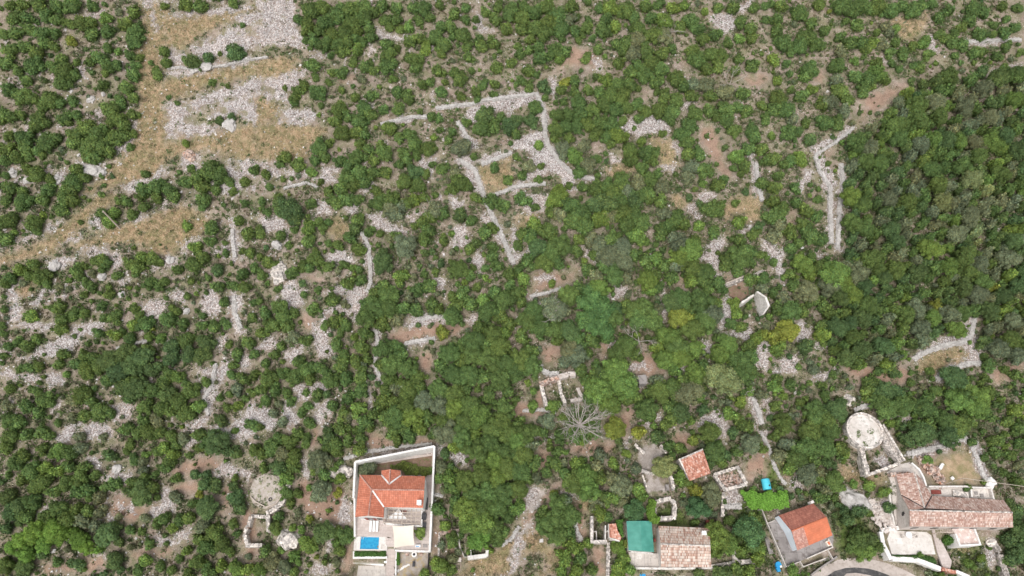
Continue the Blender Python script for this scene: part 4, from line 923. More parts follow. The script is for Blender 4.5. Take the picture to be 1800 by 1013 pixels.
# small ruin with tile fragment
k66 = zoomed(1030, 860, 6.62); zr = H(*[[v] for v in at1(1058, 935).xy])[0]
rn_ = thing('roofless_outbuilding', 'narrow roofless outbuilding with a broken strip of orange roof tiles, left of the green-roofed house', 'ruin', tuple(at1(1058, 935)))
b = MB(); b.line([W(p, zr+2.4) for p in k66(70, 315, 70, 612, 245, 608)], .55, zr-.3, zr+2.4); b.build('wall', M['palestone'], rn_)
b = MB(); b.line([W(p, zr+2.2) for p in k66(228, 420, 224, 595)], .22, zr-.3, zr+2.2); b.line([W(p, zr+1.2) for p in k66(92, 492, 122, 492, 122, 590)], .14, zr-.3, zr+1.2); b.line([W(p, zr+2.1) for p in k66(240, 487, 264, 487)], .12, zr-.3, zr+2.1); b.build('partition', M['oldplaster'], rn_)
T_ = [W(p, z) for p, z in zip(k66(268, 408, 350, 400, 368, 480, 412, 560, 400, 600, 345, 575, 275, 560), (zr+3, zr+3, zr+2.7, zr+2.4, zr+2.3, zr+2.4, zr+2.5))]
roof_mesh([T_]).build('roof_fragment', M['shedtile'], rn_); b = MB(); b.line([W(p, zr+2.4) for p in k66(268, 405, 272, 565)], .25, zr-.3, zr+2.35); b.line([W(p, zr+2.1) for p in k66(278, 572, 395, 600)], .25, zr-.3, zr+2.1); b.build('side_wall', M['oldplaster'], rn_)
P_ = [at1(1069, 955), at1(1068, 985), at1(1067, 1016)]; b = MB(); ruin_wall(b, [p.xy for p in P_], .6, P_[2].z-.4, 1.8, 21); o = b.build('long_garden_wall', M['palestone']); tag(o, 'long straight stone wall running down from the narrow roofless outbuilding', 'wall')
c = at1(1078, 998); b = MB()
for k in range(4): b.box((c.x, c.y-.5+.32*k, c.z+.5), (1.3, .16, .05))
for s in (-.5, .5): b.box((c.x+s, c.y, c.z+.25), (.08, 1.1, .5))
o = b.build('slatted_bench', M['wood']); tag(o, 'grey slatted wooden pallet beside the long garden wall', 'pallet')
# ============================== long pink tiled mansion
Zm = Q['mansion']; k3 = zoomed(1460, 700, 3.235); k8 = zoomed(1540, 800, 8.44)
mh = thing('mansion', 'long stone house with an L-shaped pink mottled barrel-tile roof and a grey stone gable', 'house', tuple(W((1680, 880), Zm)))
E, R1 = Zm+4.6, Zm+6.2
nwc, nec, swc, sec = [W(p, E) for p in k3(575, 556, 985, 580, 450, 730, 1038, 735)]; rwm, rem = [W(p, R1) for p in k3(450, 638, 1035, 650)]
jn = W(k3(535, 626)[0], R1); wN1, wN2 = [W(p, E) for p in k3(372, 432, 402, 552)]; wE1, wE2 = W(k3(520, 462)[0], E), nwc; wr0 = W(k3(478, 424)[0], R1)
roof_mesh([[rwm, swc, sec, rem], [jn, rem, nec, nwc], [wN1, wN2, jn, wr0], [wr0, jn, wE2, wE1], [wN2, rwm, jn]]).build('roof', M['mansiontile'], mh)
for a_, c_ in ((rwm, rem), (wr0, jn)): b = MB(); ridge_line(b, a_, c_, .16); b.build('ridge_tiles', M['palestone'], mh)
up_ = Vector((0, 0, .05))
for a_ in (wN2, nwc): b = MB(); strip(b, a_+up_, jn+up_, .16); b.build('valley_gutter', M['dark'], mh)
cm = W(k3(700, 655)[0], E); f = lambda p, d=.12: ins(p, cm.x, cm.y, d)
walls([f(wN1), f(wN2), f(rwm), f(swc, .2), f(sec, .2), f(rem), f(nec, .2), f(nwc, .1), Vector((wE1.x-.15, wE1.y-.15, E-.12)), Vector((wr0.x, wr0.y-.15, R1-.12))], Zm-.6).build('wall', M['masonry'], mh)
b = MB(); ruin_wall(b, [W(p, E+1).xy for p in k3(358, 428, 470, 424)], .7, Zm-.3, 5.3, 30); b.build('gable_top', M['redstone'], mh)
a_, c_ = f(rwm), f(swc, .2)
for t_ in (.05, .14): b = MB(); p = a_.lerp(c_, t_); d = (c_-a_).xy.normalized(); n = Vector((d.y, -d.x)); b.box((p.x-.06, p.y, Zm+3.7-4*(t_-.05)), (.12, .4, .6), math.atan2(d.y, d.x)-1.57); b.build('window', M['dark'], mh)
a_, c_ = f(swc, .2), f(sec, .2)
for t_ in (.1, .3, .5, .68, .88): p = a_.lerp(c_, t_); MB().box((p.x, p.y-.03, Zm+2.3), (1., .1, 1.3)).build('window', M['dark'], mh)
# terraces round the mansion
slab('upper_terrace', k3(322, 420, 400, 376, 450, 365, 490, 388, 530, 440, 548, 500, 470, 470, 350, 500), Zm+3.5, M['paleconc'], th=1.6); tag(bpy.data.objects['upper_terrace'], 'pale concrete terrace at the upper end of the long pink-tiled house', 'terrace')
ss = thing('side_stairs', 'grey stone stairs along the left gable of the long pink-tiled house', 'stairs', tuple(W(k3(360, 620)[0], Zm))); b = MB(); n_ = 24
for k in range(n_):
    y0, y1_ = 500+k*9.6, 500+(k+1)*9.6; z = Zm+3.4-3.6*k/n_; xo = lambda y: 336+(y-500)*.16
    b.prism([tuple(W(p, z).xy) for p in k3(xo(y0), y0, xo(y0)+46, y0+4, xo(y1_)+46, y1_+4, xo(y1_), y1_)], z-1.4, z)
b.build('steps', M['paleconc'], ss)
def wm(name, coords, top, zb, wd, label, m='oldplaster', K=k3): return wl(name, coords, top, zb, wd, label, m, K)
wm('stair_wall_left', (336, 540, 347, 640, 368, 735), [Zm+3.1, Zm+1.6, Zm+.2], Zm-1.2, .35, 'white curb wall left of the side stairs')
wm('curved_white_wall', (462, 368, 505, 405, 530, 450, 545, 500), Zm+4.3, Zm+1, .32, 'curved white wall above the upper end of the long pink-tiled house', 'plaster')
slab('rear_terrace', k3(548, 508, 912, 510, 930, 575, 580, 556, 560, 540), Zm+3.45, M['paleconc'], th=1.3); tag(bpy.data.objects['rear_terrace'], 'pale concrete terrace behind the long pink-tiled house', 'terrace')
wm('rear_wall', (560, 503, 770, 502, 800, 508, 912, 510, 930, 575), Zm+4.3, Zm+2.2, .3, 'pale wall along the back of the rear terrace')
wm('room_wall', (800, 512, 805, 562), Zm+4.2, Zm+3.3, .28, 'short cross wall on the rear terrace')
c = W(k3(602, 535)[0], Zm+3.7); wp_ = MB(); g_ = random.Random(2)
for k in range(26): wp_.tube((c.x-.9+.14*(k % 13), c.y-.35, Zm+3.53+.2*(k//13)), (c.x-.9+.14*(k % 13)+g_.uniform(-.1, .1), c.y+.4, Zm+3.56+.2*(k//13)), .08, .07, 5)
o = wp_.build('woodpile', M['red']); tag(o, 'dark red stacked woodpile on the rear terrace', 'woodpile')
c = W(k3(740, 545)[0], Zm+3.9); b = MB(); b.box((c.x, c.y, Zm+3.65), (2.6, .9, .45), -.15, .04); b.box((c.x, c.y, Zm+3.9), (2.9, 1.1, .06), -.15); o = b.build('stone_table', M['palestone']); tag(o, 'long pale stone table on the rear terrace', 'table')
for x_, y_, lb in ((826, 540, 'dark vent hole in the paved corner of the rear terrace, left'), (860, 553, 'square grey hatch in the paved corner of the rear terrace')):
    c = W(k3(x_, y_)[0], Zm+3.5); b = MB(); b.box((c.x, c.y, Zm+3.5), (.7, .6, .1)); b.box((c.x, c.y, Zm+3.57), (.4, .35, .05)); o = b.build('hatch', M['concrete']); tag(o, lb, 'hatch')
an = thing('annex', 'flat-roofed pinkish annex with white parapet in front of the long pink-tiled house', 'annex', tuple(W(k3(770, 790)[0], Zm)))
za = Zm+2.2; A4 = [W(p, za).xy for p in k3(690, 742, 820, 742, 853, 830, 737, 836)]; b = MB(); b.prism([tuple(p) for p in A4], Zm-2, za); b.build('roof_slab', mottled('pinkish_screed', (.52, .38, .33), (.7, .58, .54), .6, (.8, .75, .7), 1.5, bump=.05), an)
b = MB(); b.line([W(p, za+.4) for p in k3(820, 742, 853, 832, 737, 838, 712, 770)], .3, Zm-2, za+.4); b.build('parapet', M['plaster'], an)
b = MB(); T_ = [W(p, Zm+2.3) for p in k3(628, 742, 690, 742, 695, 765, 625, 762)]
for k in range(8): u = k/7; b.tube(T_[0].lerp(T_[1], u), T_[3].lerp(T_[2], u), .07, .07, 4)
for a_, c_ in ((T_[3], T_[2]),): b.tube(a_, c_, .08, .08, 4)
for p in (T_[2], T_[3]): b.tube((p.x, p.y, Zm-.7), p, .09, .09, 4)
o = b.build('beam_pergola', M['wood']); tag(o, 'row of bare timber pergola beams left of the pinkish annex', 'pergola')
Zt = Q['patio']
slab('white_patio', k3(340, 752, 545, 762, 572, 780, 597, 888, 350, 890, 322, 800), Zt+.12, M['whiteconc'], th=.6); tag(bpy.data.objects['white_patio'], 'bright whitewashed patio in front of the long pink-tiled house', 'patio')
slab('side_path', k3(575, 742, 615, 742, 622, 800, 650, 850, 690, 930, 680, 970, 640, 965, 605, 870), Zt+.2, M['deck'], th=.5); tag(bpy.data.objects['side_path'], 'pinkish stone path between the white patio and the glossy round tree', 'path')
wm('patio_wall_top', (288, 752, 388, 737), Zt+1.1, Zt-.3, .75, 'thick white wall at the upper left corner of the white patio', 'plaster')
wm('patio_wall_left', (288, 760, 300, 830, 345, 918), Zt+1.3, Zt-1.8, .75, 'thick white wall on the left edge of the white patio', 'plaster')
wm('patio_wall_bottom', (352, 912, 500, 922, 628, 972), Zt+.6, Zt-1.6, .85, 'broad white wall between the white patio hedge and the road', 'plaster')
wm('tile_capped_wall', (632, 970, 715, 992), Zt+.7, Zt-1.2, .6, 'tile-capped wall section joining the white road walls', 'shedtile')
wm('road_wall_right', (715, 985, 790, 1016), Zt+.5, Zt-1.2, .6, 'white wall at the lower edge right of the tile-capped section', 'plaster')
c = W(k3(440, 780)[0], Zt+.4); b = MB(); b.tube((c.x, c.y, Zt+.1), (c.x, c.y, Zt+.75), .12); b.tube((c.x, c.y, Zt+.75), (c.x, c.y, Zt+.82), .6, .6, 16); o = b.build('garden_table', M['white']); tag(o, 'round white garden table on the whitewashed patio', 'table')
for k, s in enumerate((-1.2, 1.2)):
    ch_ = thing('garden_chair', f'pale garden chair on the {"left" if s < 0 else "right"} side of the round white table', 'chair', (c.x+s, c.y-.2, Zt+.12)); MB().box((c.x+s, c.y-.2, Zt+.55), (.5, .5, .06)).build('seat', M['palestone'], ch_); MB().box((c.x+s*1.2, c.y-.2, Zt+.8), (.06, .5, .5)).build('backrest', M['palestone'], ch_); b = MB()
    for u in (-.2, .2):
        for v in (-.2, .2): MB().tube((c.x+s+u, c.y-.2+v, Zt+.12), (c.x+s+u, c.y-.2+v, Zt+.53), .025, .025, 4).build('leg', M['wood'], ch_)
P_ = [at1(*p, up=1.) for p in k3(945, 790, 965, 870, 995, 1020)]; b = MB(); ruin_wall(b, [p.xy for p in P_], 1.15, P_[2].z-.6, 2.3, 31); o = b.build('thick_stone_wall', M['wallstone']); tag(o, 'thick grey stone wall running down at the lower right corner', 'wall')
b = MB(); P_ = [at1(*p) for p in k3(500, 365, 545, 400, 575, 430, 620, 495)]; g_ = random.Random(6)
for k in range(170): u = g_.random()*3; i = min(2, int(u)); p = P_[i].lerp(P_[i+1], u-i); b.box((p.x+g_.uniform(-.3, 1.4), p.y+g_.uniform(-.6, 1.), p.z+.2+g_.random()*.3), (g_.uniform(.2, .6), g_.uniform(.2, .5), g_.uniform(.15, .4)), g_.uniform(0, 3), .2, .3)
o = b.build('stone_heap', M['redstone']); tag(o, 'heap of reddish stones beside the curved white wall', 'stone heap')
b = MB(); P_ = [at1(*p) for p in k3(245, 590, 300, 660, 340, 720)]
for k in range(230): u = g_.random()*2; i = min(1, int(u)); p = P_[i].lerp(P_[i+1], u-i); b.box((p.x+g_.uniform(-2.2, .8), p.y+g_.uniform(-1.4, 1.4), p.z+.15+g_.random()*.3), (g_.uniform(.2, .8), g_.uniform(.2, .6), g_.uniform(.15, .4)), g_.uniform(0, 3), .2, .3)
o = b.build('rubble_slope', M['pinkstone']); tag(o, 'heap of pinkish rubble left of the side stairs', 'stone heap')
c = at1(*k3(621, 395)[0]); b = MB(); b.box((c.x, c.y, c.z+.25), (.9, .6, .5), .8, .05); b.box((c.x+.4, c.y+.5, c.z+.3), (.5, .5, .5), .3, .05); o = b.build('cut_stones', M['plaster']); tag(o, 'pair of white cut stones on the dry grass above the rear terrace', 'stones')
c = at1(*k3(690, 457)[0]); b = MB(); b.box((c.x, c.y, c.z+.15), (.6, .6, .3), .6, .06); b.box((c.x, c.y, c.z+.33), (.3, .3, .08), .2); o = b.build('cut_block', M['plaster']); tag(o, 'small lone white block on the dry grass just above the rear terrace wall', 'stone')
b = MB(); a_ = at1(1650, 852); c_ = at1(1850, 877); b.tube((a_.x+1, a_.y, a_.z+6.3), (c_.x, c_.y, c_.z+6), .05, .05, 5); b.tube((a_.x+1, a_.y, Zm+4), (a_.x+1, a_.y, a_.z+6.4), .06); b.tube((c_.x, c_.y, c_.z), (c_.x, c_.y, c_.z+6.2), .09); o = b.build('overhead_cable', M['wood']); tag(o, 'pale overhead cable running right from the rear terrace', 'cable')
# ============================== round cistern
Zc = Q['cistern']; cc_ = W((1520, 757), Zc+1.7); rad = 31*1.0*(CAM_H-Zc)/1200*.99
ci = thing('cistern', 'round white-topped stone cistern with a rim wall above the long pink-tiled house', 'cistern', (cc_.x, cc_.y, Zc)); n_ = 40
b = MB(); b.tube((cc_.x, cc_.y, Zc-.8), (cc_.x, cc_.y, Zc+1.5), rad, rad*.96, n_); b.build('basin', M['whitefloor'] if 'whitefloor' in M else mottled('white_floor', (.52, .46, .41), (.76, .72, .68), .45, (.38, .35, .3), 1.2, bump=.1), ci)
b = MB()
for k in range(n_):
    a, c = 6.2832*k/n_, 6.2832*(k+1)/n_; hh = 2.0 if .2 < (k/n_) < .6 or k < 4 else 1.75
    b.prism([(cc_.x+r*math.cos(t_), cc_.y+r*math.sin(t_)) for r, t_ in ((rad*.93, a), (rad*1.05, a), (rad*1.05, c), (rad*.93, c))], Zc-.9, Zc+hh)
b.build('rim', M['palestone'], ci)
b = MB(); q4 = [W(p, Zc+1.2).xy for p in k3(292, 152, 420, 350, 395, 368, 302, 262)]; b.prism([tuple(p) for p in q4], Zc-1, Zc+1.2); b.build('ramp', M['wallstone'], ci)
wm('ramp_wall', (300, 150, 424, 356), Zc+1.9, Zc-.6, .35, 'narrow wall on the outer edge of the cistern ramp', 'palestone')
b = MB(); ruin_wall(b, [W(p, Zc+1.3).xy for p in k3(176, 272, 216, 432)], .85, Zc-1.2, 2.5, 40); o = b.build('cistern_side_wall', M['palestone']); tag(o, 'grey wall running down left from the round cistern', 'wall')
b = MB(); ruin_wall(b, [W(p, Zc+.9).xy for p in k3(216, 436, 300, 405, 400, 368)], .5, Zc-1.2, 2.0, 41, .12); o = b.build('cistern_front_wall', M['palestone']); tag(o, 'pale wall closing the triangular enclosure below the round cistern', 'wall')
dry_wall('stone_arc', k3(130, 70, 180, 48, 238, 40), 'short arc of stones above the round cistern', .6, .5, 44)
# ============================== ruins in the middle of the slope
k5 = zoomed(880, 600, 5.067)
zr = min(at1(*p).z for p in k5(355, 380, 520, 330, 400, 560))-.1
rn_ = thing('roofless_ruin', 'roofless square ruin with reddish-topped stone walls above the bare tree', 'ruin', tuple(at1(*k5(450, 420)[0])))
b = MB(); ruin_wall(b, [W(p, zr+2.6).xy for p in k5(355, 378, 430, 345, 520, 322)], .95, zr-.3, 2.9, 51); b.build('rear_wall', M['redstone'], rn_)
b = MB(); ruin_wall(b, [W(p, zr+2.5).xy for p in k5(520, 318, 600, 290, 668, 290)], 1.0, zr-.3, 2.9, 52); b.build('rear_wall', M['pinkstone'], rn_)
b = MB(); ruin_wall(b, [W(p, zr+2.2).xy for p in k5(362, 385, 385, 480, 408, 570)], .7, zr-.3, 2.4, 53); b.build('left_wall', M['palestone'], rn_)
b = MB(); ruin_wall(b, [W(p, zr+2.2).xy for p in k5(516, 340, 540, 460, 575, 548)], .6, zr-.3, 2.4, 54); b.build('middle_wall', M['palestone'], rn_)
b = MB(); ruin_wall(b, [W(p, zr+1.6).xy for p in k5(690, 415, 735, 508, 625, 522)], .55, zr-.3, 1.7, 55); b.build('right_wall', M['pinkstone'], rn_)
dry_wall('curved_wall', k5(355, 218, 375, 262, 430, 290, 520, 292), 'curved stone wall above the roofless square ruin', .9, .8, 56)
c = at1(*k5(1250, 370)[0]); b = MB(); b.box((c.x, c.y, c.z+1.), (1.5, 1.7, 2.), .12, .03); b.box((c.x, c.y, c.z+2.03), (1.7, 1.9, .12), .12); o = b.build('stone_hut', M['concrete']); tag(o, 'tiny flat grey stone hut right of the large bright tree', 'hut')
# ruined house with plastered gable
k38 = zoomed(1180, 440, 3.896); p0 = at1(*k38(520, 280)[0]); zr = p0.z
slab('ruin_floor', k38(385, 240, 525, 190, 530, 300, 480, 350, 400, 310), zr+.15, M['soil'], th=1.); tag(bpy.data.objects['ruin_floor'], 'reddish earth floor inside the ruined house on the slope', 'floor')
b = MB(); ruin_wall(b, [W(p, zr+1.6).xy for p in k38(372, 236, 450, 205, 530, 172)], .7, zr-1, 2.6, 61); o = b.build('ruined_wall', M['wallstone']); tag(o, 'grey timber-topped wall of the ruined house, left section', 'wall')
a_, c_ = [W(p, zr+1.9) for p in k38(372, 228, 528, 165)]; MB().tube(a_, c_, .14, .12, 5).build('beam', M['wood'], o)
b = MB(); ruin_wall(b, [W(p, zr+1.6).xy for p in k38(535, 185, 640, 140)], .9, zr-1, 2.6, 62); o = b.build('ruined_wall', M['palestone']); tag(o, 'pale stone wall of the ruined house, right section', 'wall')
b = MB(); ruin_wall(b, [W(p, zr+2.5).xy for p in k38(485, 355, 570, 300)], .4, zr-1, 3.4, 63); o = b.build('ruined_wall', M['oldplaster']); tag(o, 'thin mossy wall leading to the white plastered ruin wall', 'wall')
b = MB(); T_ = [W(p, z) for p, z in zip(k38(580, 285, 640, 325, 662, 385, 620, 445), (zr+4.2, zr+4.6, zr+4.2, zr+2.5))]; T_b = [W(p, zr-.5) for p in k38(560, 325, 565, 350, 580, 405, 600, 455)]
for i in range(3):
    u, v, u2, v2 = T_[i], T_[i+1], T_b[i], T_b[i+1]; b.poly([u2, v2, v, u]); n = Vector((.45, .15, 0)); b.poly([u+n, v+n, v2+n, u2+n]); b.poly([u, v, v+n, u+n])
b.poly([T_b[0], T_[0], T_[0]+Vector((.45, .15, 0)), T_b[0]+Vector((.45, .15, 0))]); b.poly([T_b[3], T_b[3]+Vector((.45, .15, 0)), T_[3]+Vector((.45, .15, 0)), T_[3]])
o = b.build('gable_wall', M['oldplaster']); tag(o, 'tall curved white plastered ruin wall standing among trees', 'wall')
# ============================== stone floor and enclosure left of the villa
Zf = Q['threshing']; k47 = zoomed(380, 800, 4.758); cc_ = W((471, 862), Zf)
tf = thing('threshing_floor', 'round pale stone floor left of the villa with a low timber curb on its lower side', 'stone floor', (cc_.x, cc_.y, Zf)); b = MB()
b.tube((cc_.x, cc_.y, Zf-.5), (cc_.x, cc_.y, Zf+.05), 3.55, 3.5, 36); b.build('floor', mottled('worn_floor', (.36, .3, .25), (.56, .5, .46), .9, (.27, .25, .15), 1.4, bump=.2), tf)
b = MB()
for q in ((285, 345, 325, 388), (325, 390, 405, 430), (414, 435, 505, 405), (505, 403, 552, 330)): b.line([W(p, Zf+.4) for p in k47(*q)], .2, Zf-.2, Zf+.4)
b.build('curb', M['wood'], tf)
c = W(k47(452, 372)[0], Zf+.2); b = MB()
for k in range(14): a, e = 6.2832*k/14, 6.2832*(k+1)/14; b.tube((c.x+.3*math.cos(a), c.y+.3*math.sin(a), Zf+.18), (c.x+.3*math.cos(e), c.y+.3*math.sin(e), Zf+.18), .09, .09, 5)
o = b.build('tyre', M['darkmetal']); tag(o, 'old dark tyre lying on the round stone floor', 'tyre')
P_ = [at1(*p) for p in k47(612, 255, 592, 345, 545, 425, 470, 480, 432, 495)]; b = MB(); ruin_wall(b, [p.xy for p in P_], .95, min(p.z for p in P_)-.8, 2.2, 71); o = b.build('curved_retaining_wall', M['palestone']); tag(o, 'curved stone retaining wall around the right side of the round stone floor', 'wall')
zr = at1(*k47(340, 640)[0]).z
rn_ = thing('ruined_enclosure', 'long roofless stone enclosure below the round stone floor', 'ruin', tuple(at1(*k47(340, 640)[0])))
for co, nm, h_ in (((287, 512, 262, 600, 236, 648), 'left_wall', 1.9), ((236, 660, 250, 745), 'lower_left_wall', 1.7), ((248, 757, 378, 752), 'front_wall', 1.6), ((292, 508, 412, 516), 'rear_wall', 1.4), ((430, 500, 432, 640), 'right_wall', 2.0)):
    b = MB(); ruin_wall(b, [W(p, zr+h_).xy for p in k47(*co)], .6, zr-.6, h_+.6, len(nm)); b.build(nm, M['palestone'], rn_)
# walls right of the villa
k83 = zoomed(760, 900, 8.964); P_ = [at1(*p) for p in k83(110, 330, 110, 440, 100, 700)]; b = MB(); ruin_wall(b, [p.xy for p in P_], .35, P_[2].z-.3, .9, 75); o = b.build('thin_stone_wall', M['palestone']); tag(o, 'thin broken wall right of the villa fence', 'wall')
P_ = [at1(*p) for p in k83(140, 345, 270, 320, 430, 300)]; b = MB(); ruin_wall(b, [p.xy for p in P_], .65, P_[0].z-.3, 1.3, 76); o = b.build('brown_stone_wall', M['redstone']); tag(o, 'brownish stone wall right of the villa, running into the trees', 'wall')
zr = at1(*k83(700, 700)[0]).z
P_ = [W(p, zr+1.7) for p in k83(555, 725, 850, 685)]; b = MB(); b.line(P_, .7, zr-.6, zr+1.6); o = b.build('white_wall', M['oldplaster']); tag(o, 'short thick white wall with return under the vivid green domed tree', 'wall')
b = MB(); b.line([W(p, zr+1.9) for p in k83(855, 700, 865, 600)], .55, zr-.6, zr+1.85); b.build('end_return', M['oldplaster'], o); b = MB(); b.line([W(p, zr+1.) for p in k83(610, 690, 600, 600)], .25, zr-.6, zr+1.); b.build('stub', M['oldplaster'], o)
P_ = [W(p, zr+.8) for p in k83(330, 752, 455, 752)]; b = MB(); b.line(P_, .75, zr-.6, zr+.8); o = b.build('pink_wall', M['pinkstone']); tag(o, 'short pinkish wall left of the short thick white wall', 'wall')
b = MB(); p = [at1(*q) for q in k83(415, 350, 425, 480, 450, 600, 510, 715)]
for i in range(3): b.tube(p[i]+Vector((0, 0, 1.6-.4*i)), p[i+1]+Vector((0, 0, 1.2-.4*i)), .2-.02*i, .18-.02*i, 7)
q = [at1(*v) for v in k83(430, 575, 380, 585, 325, 545)]
for i in range(2): b.tube(q[i]+Vector((0, 0, .8)), q[i+1]+Vector((0, 0, .9)), .14, .1, 6)
q = [at1(*v) for v in k83(415, 490, 375, 450)]; b.tube(q[0]+Vector((0, 0, 1.2)), q[1]+Vector((0, 0, 1.5)), .12, .06, 6)
o = b.build('fallen_trunk', M['deadwood']); tag(o, 'fallen grey forked tree trunk right of the villa', 'dead tree')
# ============================== utility pole
c = at1(211, 402); pl = thing('utility_pole', 'grey wooden pole standing over the golden grass clearing', 'pole', tuple(c))
MB().tube((c.x, c.y, c.z-.3), (c.x, c.y, c.z+7.0), .2, .14, 10).build('shaft', M['wood'], pl); MB().tube((c.x-.35, c.y, c.z+6.6), (c.x+.35, c.y, c.z+6.6), .05).build('crossarm', M['wood'], pl)
# ============================== bare trees
def bare(px, py, r, h_, n, label, seed, wood='deadwood', thin=1.):
    g_ = random.Random(seed); c = at1(px, py); t = thing('bare_tree', label, 'bare tree', tuple(c)); b = MB()
    MB().tube((c.x, c.y, c.z-.3), (c.x, c.y, c.z+h_*.35), .28*thin, .2*thin, 8).build('trunk', M[wood], t)
    def grow(p, d, L, rad, lev):
        q = p
        for s in range(3):
            d2 = (d+Vector((g_.uniform(-.25, .25), g_.uniform(-.25, .25), g_.uniform(-.05, .16)))).normalized(); e = q+d2*L/3; b.tube(q, e, rad*(1-.22*s), rad*(1-.22*(s+1)), 4 if lev else 5); q = e; d = d2
            if lev < 3 and s:
                for _ in range(2 if lev else 3): grow(q, (d+Vector((g_.uniform(-.8, .8), g_.uniform(-.8, .8), g_.uniform(-.2, .4)))).normalized(), L*.55, rad*.55, lev+1)
    for k in range(n): a = 6.2832*k/n+g_.uniform(-.3, .3); grow(Vector((c.x, c.y, c.z+h_*.33)), Vector((math.cos(a), math.sin(a), g_.uniform(.35, .9))).normalized(), r*g_.uniform(.75, 1.05), .1*thin, 1)
    b.build('branches', M[wood], t)
bare(1018, 751, 4.1, 4.8, 24, 'bare grey leafless tree with branches radiating all round, below the roofless square ruin', 5)
bare(965, 556, 2.6, 4., 6, 'pale bare-branched tree in the central thicket left of the vivid green trees', 6)
bare(1122, 604, 3., 3.2, 4, 'pale twisted dead branches above the tiny stone hut', 7, thin=.8)
bare(957, 768, 1.9, 2., 4, 'small pale dead branches left of the bare grey tree', 8, thin=.8)
bare(1178, 60, 2.6, 2.2, 5, 'dead branches in the upper slope scrub near the top edge', 9, thin=.6)
bare(1280, 155, 3., 2.4, 5, 'dead branches in the scrub above the pair of stone paths', 10, thin=.6)
bare(756, 375, 1.8, 2.2, 4, 'dead branches above the dark scree tongue left of the enclosure', 11, thin=.6)
bare(1308, 690, 1.6, 2., 3, 'bleached dead branch below the white plastered ruin wall', 12, thin=.7)
# ============================== dry stone walls
DW = [((296, 120, 318, 119, 340, 125, 372, 118, 400, 115, 432, 107, 470, 100), .7, 'line of pinkish stones along the foot of the upper rubble terrace'), ((668, 218, 700, 212, 722, 208, 752, 205), 1.1, 'dry stone wall crest, left piece of the line leading to the enclosure'), ((765, 192, 800, 185, 830, 184, 850, 178), 1.1, 'dry stone wall crest, right piece of the line leading to the enclosure'),
 ((850, 178, 880, 172, 920, 168, 945, 167), 1.2, 'thick dry stone wall across the top of the enclosure'), ((945, 167, 955, 195, 960, 235, 963, 258), 1.2, 'dry stone wall down the right side of the enclosure'),
 ((806, 215, 814, 232, 824, 246), 1., 'short dry stone wall at the upper left side of the enclosure'), ((808, 280, 835, 300, 850, 345, 862, 370, 880, 412, 905, 466), 1.1, 'long dry stone wall down the left side of the enclosure'),
 ((860, 345, 885, 338, 905, 330, 960, 322), 1., 'dry stone wall crossing inside the enclosure, lower one'), ((845, 290, 870, 280, 898, 270), .8, 'dry stone wall crossing inside the enclosure, upper one'),
 ((963, 258, 985, 285, 1010, 310, 1045, 316), 1., 'dry stone wall from the enclosure corner towards the right'),
 ((637, 410, 647, 432, 652, 455, 651, 498, 647, 515), .8, 'narrow vertical dry stone wall on the scree left of the enclosure'),
 ((735, 562, 760, 558, 783, 556), .9, 'dry stone terrace wall above the strip of red soil'), ((712, 604, 740, 600, 765, 596), .8, 'dry stone terrace wall below the strip of red soil'),
 ((1478, 288, 1482, 315, 1480, 342, 1477, 362, 1473, 400, 1474, 440), 1.1, 'right-hand wall of the pair of parallel stone walls beside the wood'), ((1432, 275, 1442, 300, 1458, 330, 1460, 375, 1461, 428), 1.1, 'left-hand wall of the pair of parallel stone walls beside the wood'),
 ((1328, 290, 1332, 325, 1340, 355), 1., 'short stone wall left of the pair of parallel stone walls'), ((1432, 275, 1470, 248, 1500, 225), .7, 'thin stone wall following the upper edge of the wood'),
 ((1700, 75, 1740, 73, 1795, 70), .8, 'thin stone wall at the top right'), ((1325, 698, 1332, 725, 1340, 745), 1.1, 'dry stone wall section above the turquoise tank, upper part'),
 ((1338, 760, 1352, 786, 1358, 812, 1370, 834, 1380, 852), .7, 'dry stone wall running down beside the turquoise tank'), ((409, 404, 412, 430, 413, 455), .9, 'short vertical stone wall right of the golden clearing'),
 ((412, 522, 414, 548, 424, 580), 1., 'vertical stone band on the stony slope below the golden clearing'), ((1712, 560, 1706, 592, 1690, 602, 1655, 610, 1620, 622, 1604, 632), 1., 'curving stone wall at the lower tip of the wood'),
 ((1725, 640, 1700, 640, 1660, 655, 1645, 668), 1., 'stone wall around the grassy clearing below the wood'), ((662, 580, 664, 600, 661, 640, 670, 668), .9, 'stone-lined gully wall left of the central thicket'),
 ((605, 805, 640, 796, 700, 786, 760, 778), .7, 'low stone kerb behind the white villa perimeter wall'), ((930, 520, 960, 515, 985, 508), .7, 'low terrace wall in the red soil clearing of the central thicket'),
 ((1008, 905, 1014, 930, 1022, 952), .8, 'short slanting stone wall right of the big round bush by the footpath'), ((1593, 800, 1620, 792, 1650, 786, 1680, 776, 1700, 770), 1., 'stone bank above the dry grass yard behind the long pink-tiled house'), ((1708, 788, 1716, 810, 1730, 838, 1740, 850), .9, 'tumbled stone wall on the right of the dry grass yard'),
 ((920, 722, 950, 722, 978, 724), .5, 'low stone edge on the red soil below the small round tree'), ((500, 330, 540, 322, 560, 330), .7, 'short loose stone wall on the scree above the large dark shrub'), ((205, 612, 228, 605, 260, 600), .7, 'loose stone line on the lower left slope'),
 ((366, 730, 360, 700, 372, 680, 380, 640), .8, 'stone-edged path wall on the lower left slope'), ((880, 960, 900, 945, 912, 925), .6, 'stone kerb along the footpath by the big round bush'), ((760, 870, 778, 872), .6, 'small stone kerb right of the villa wall')]
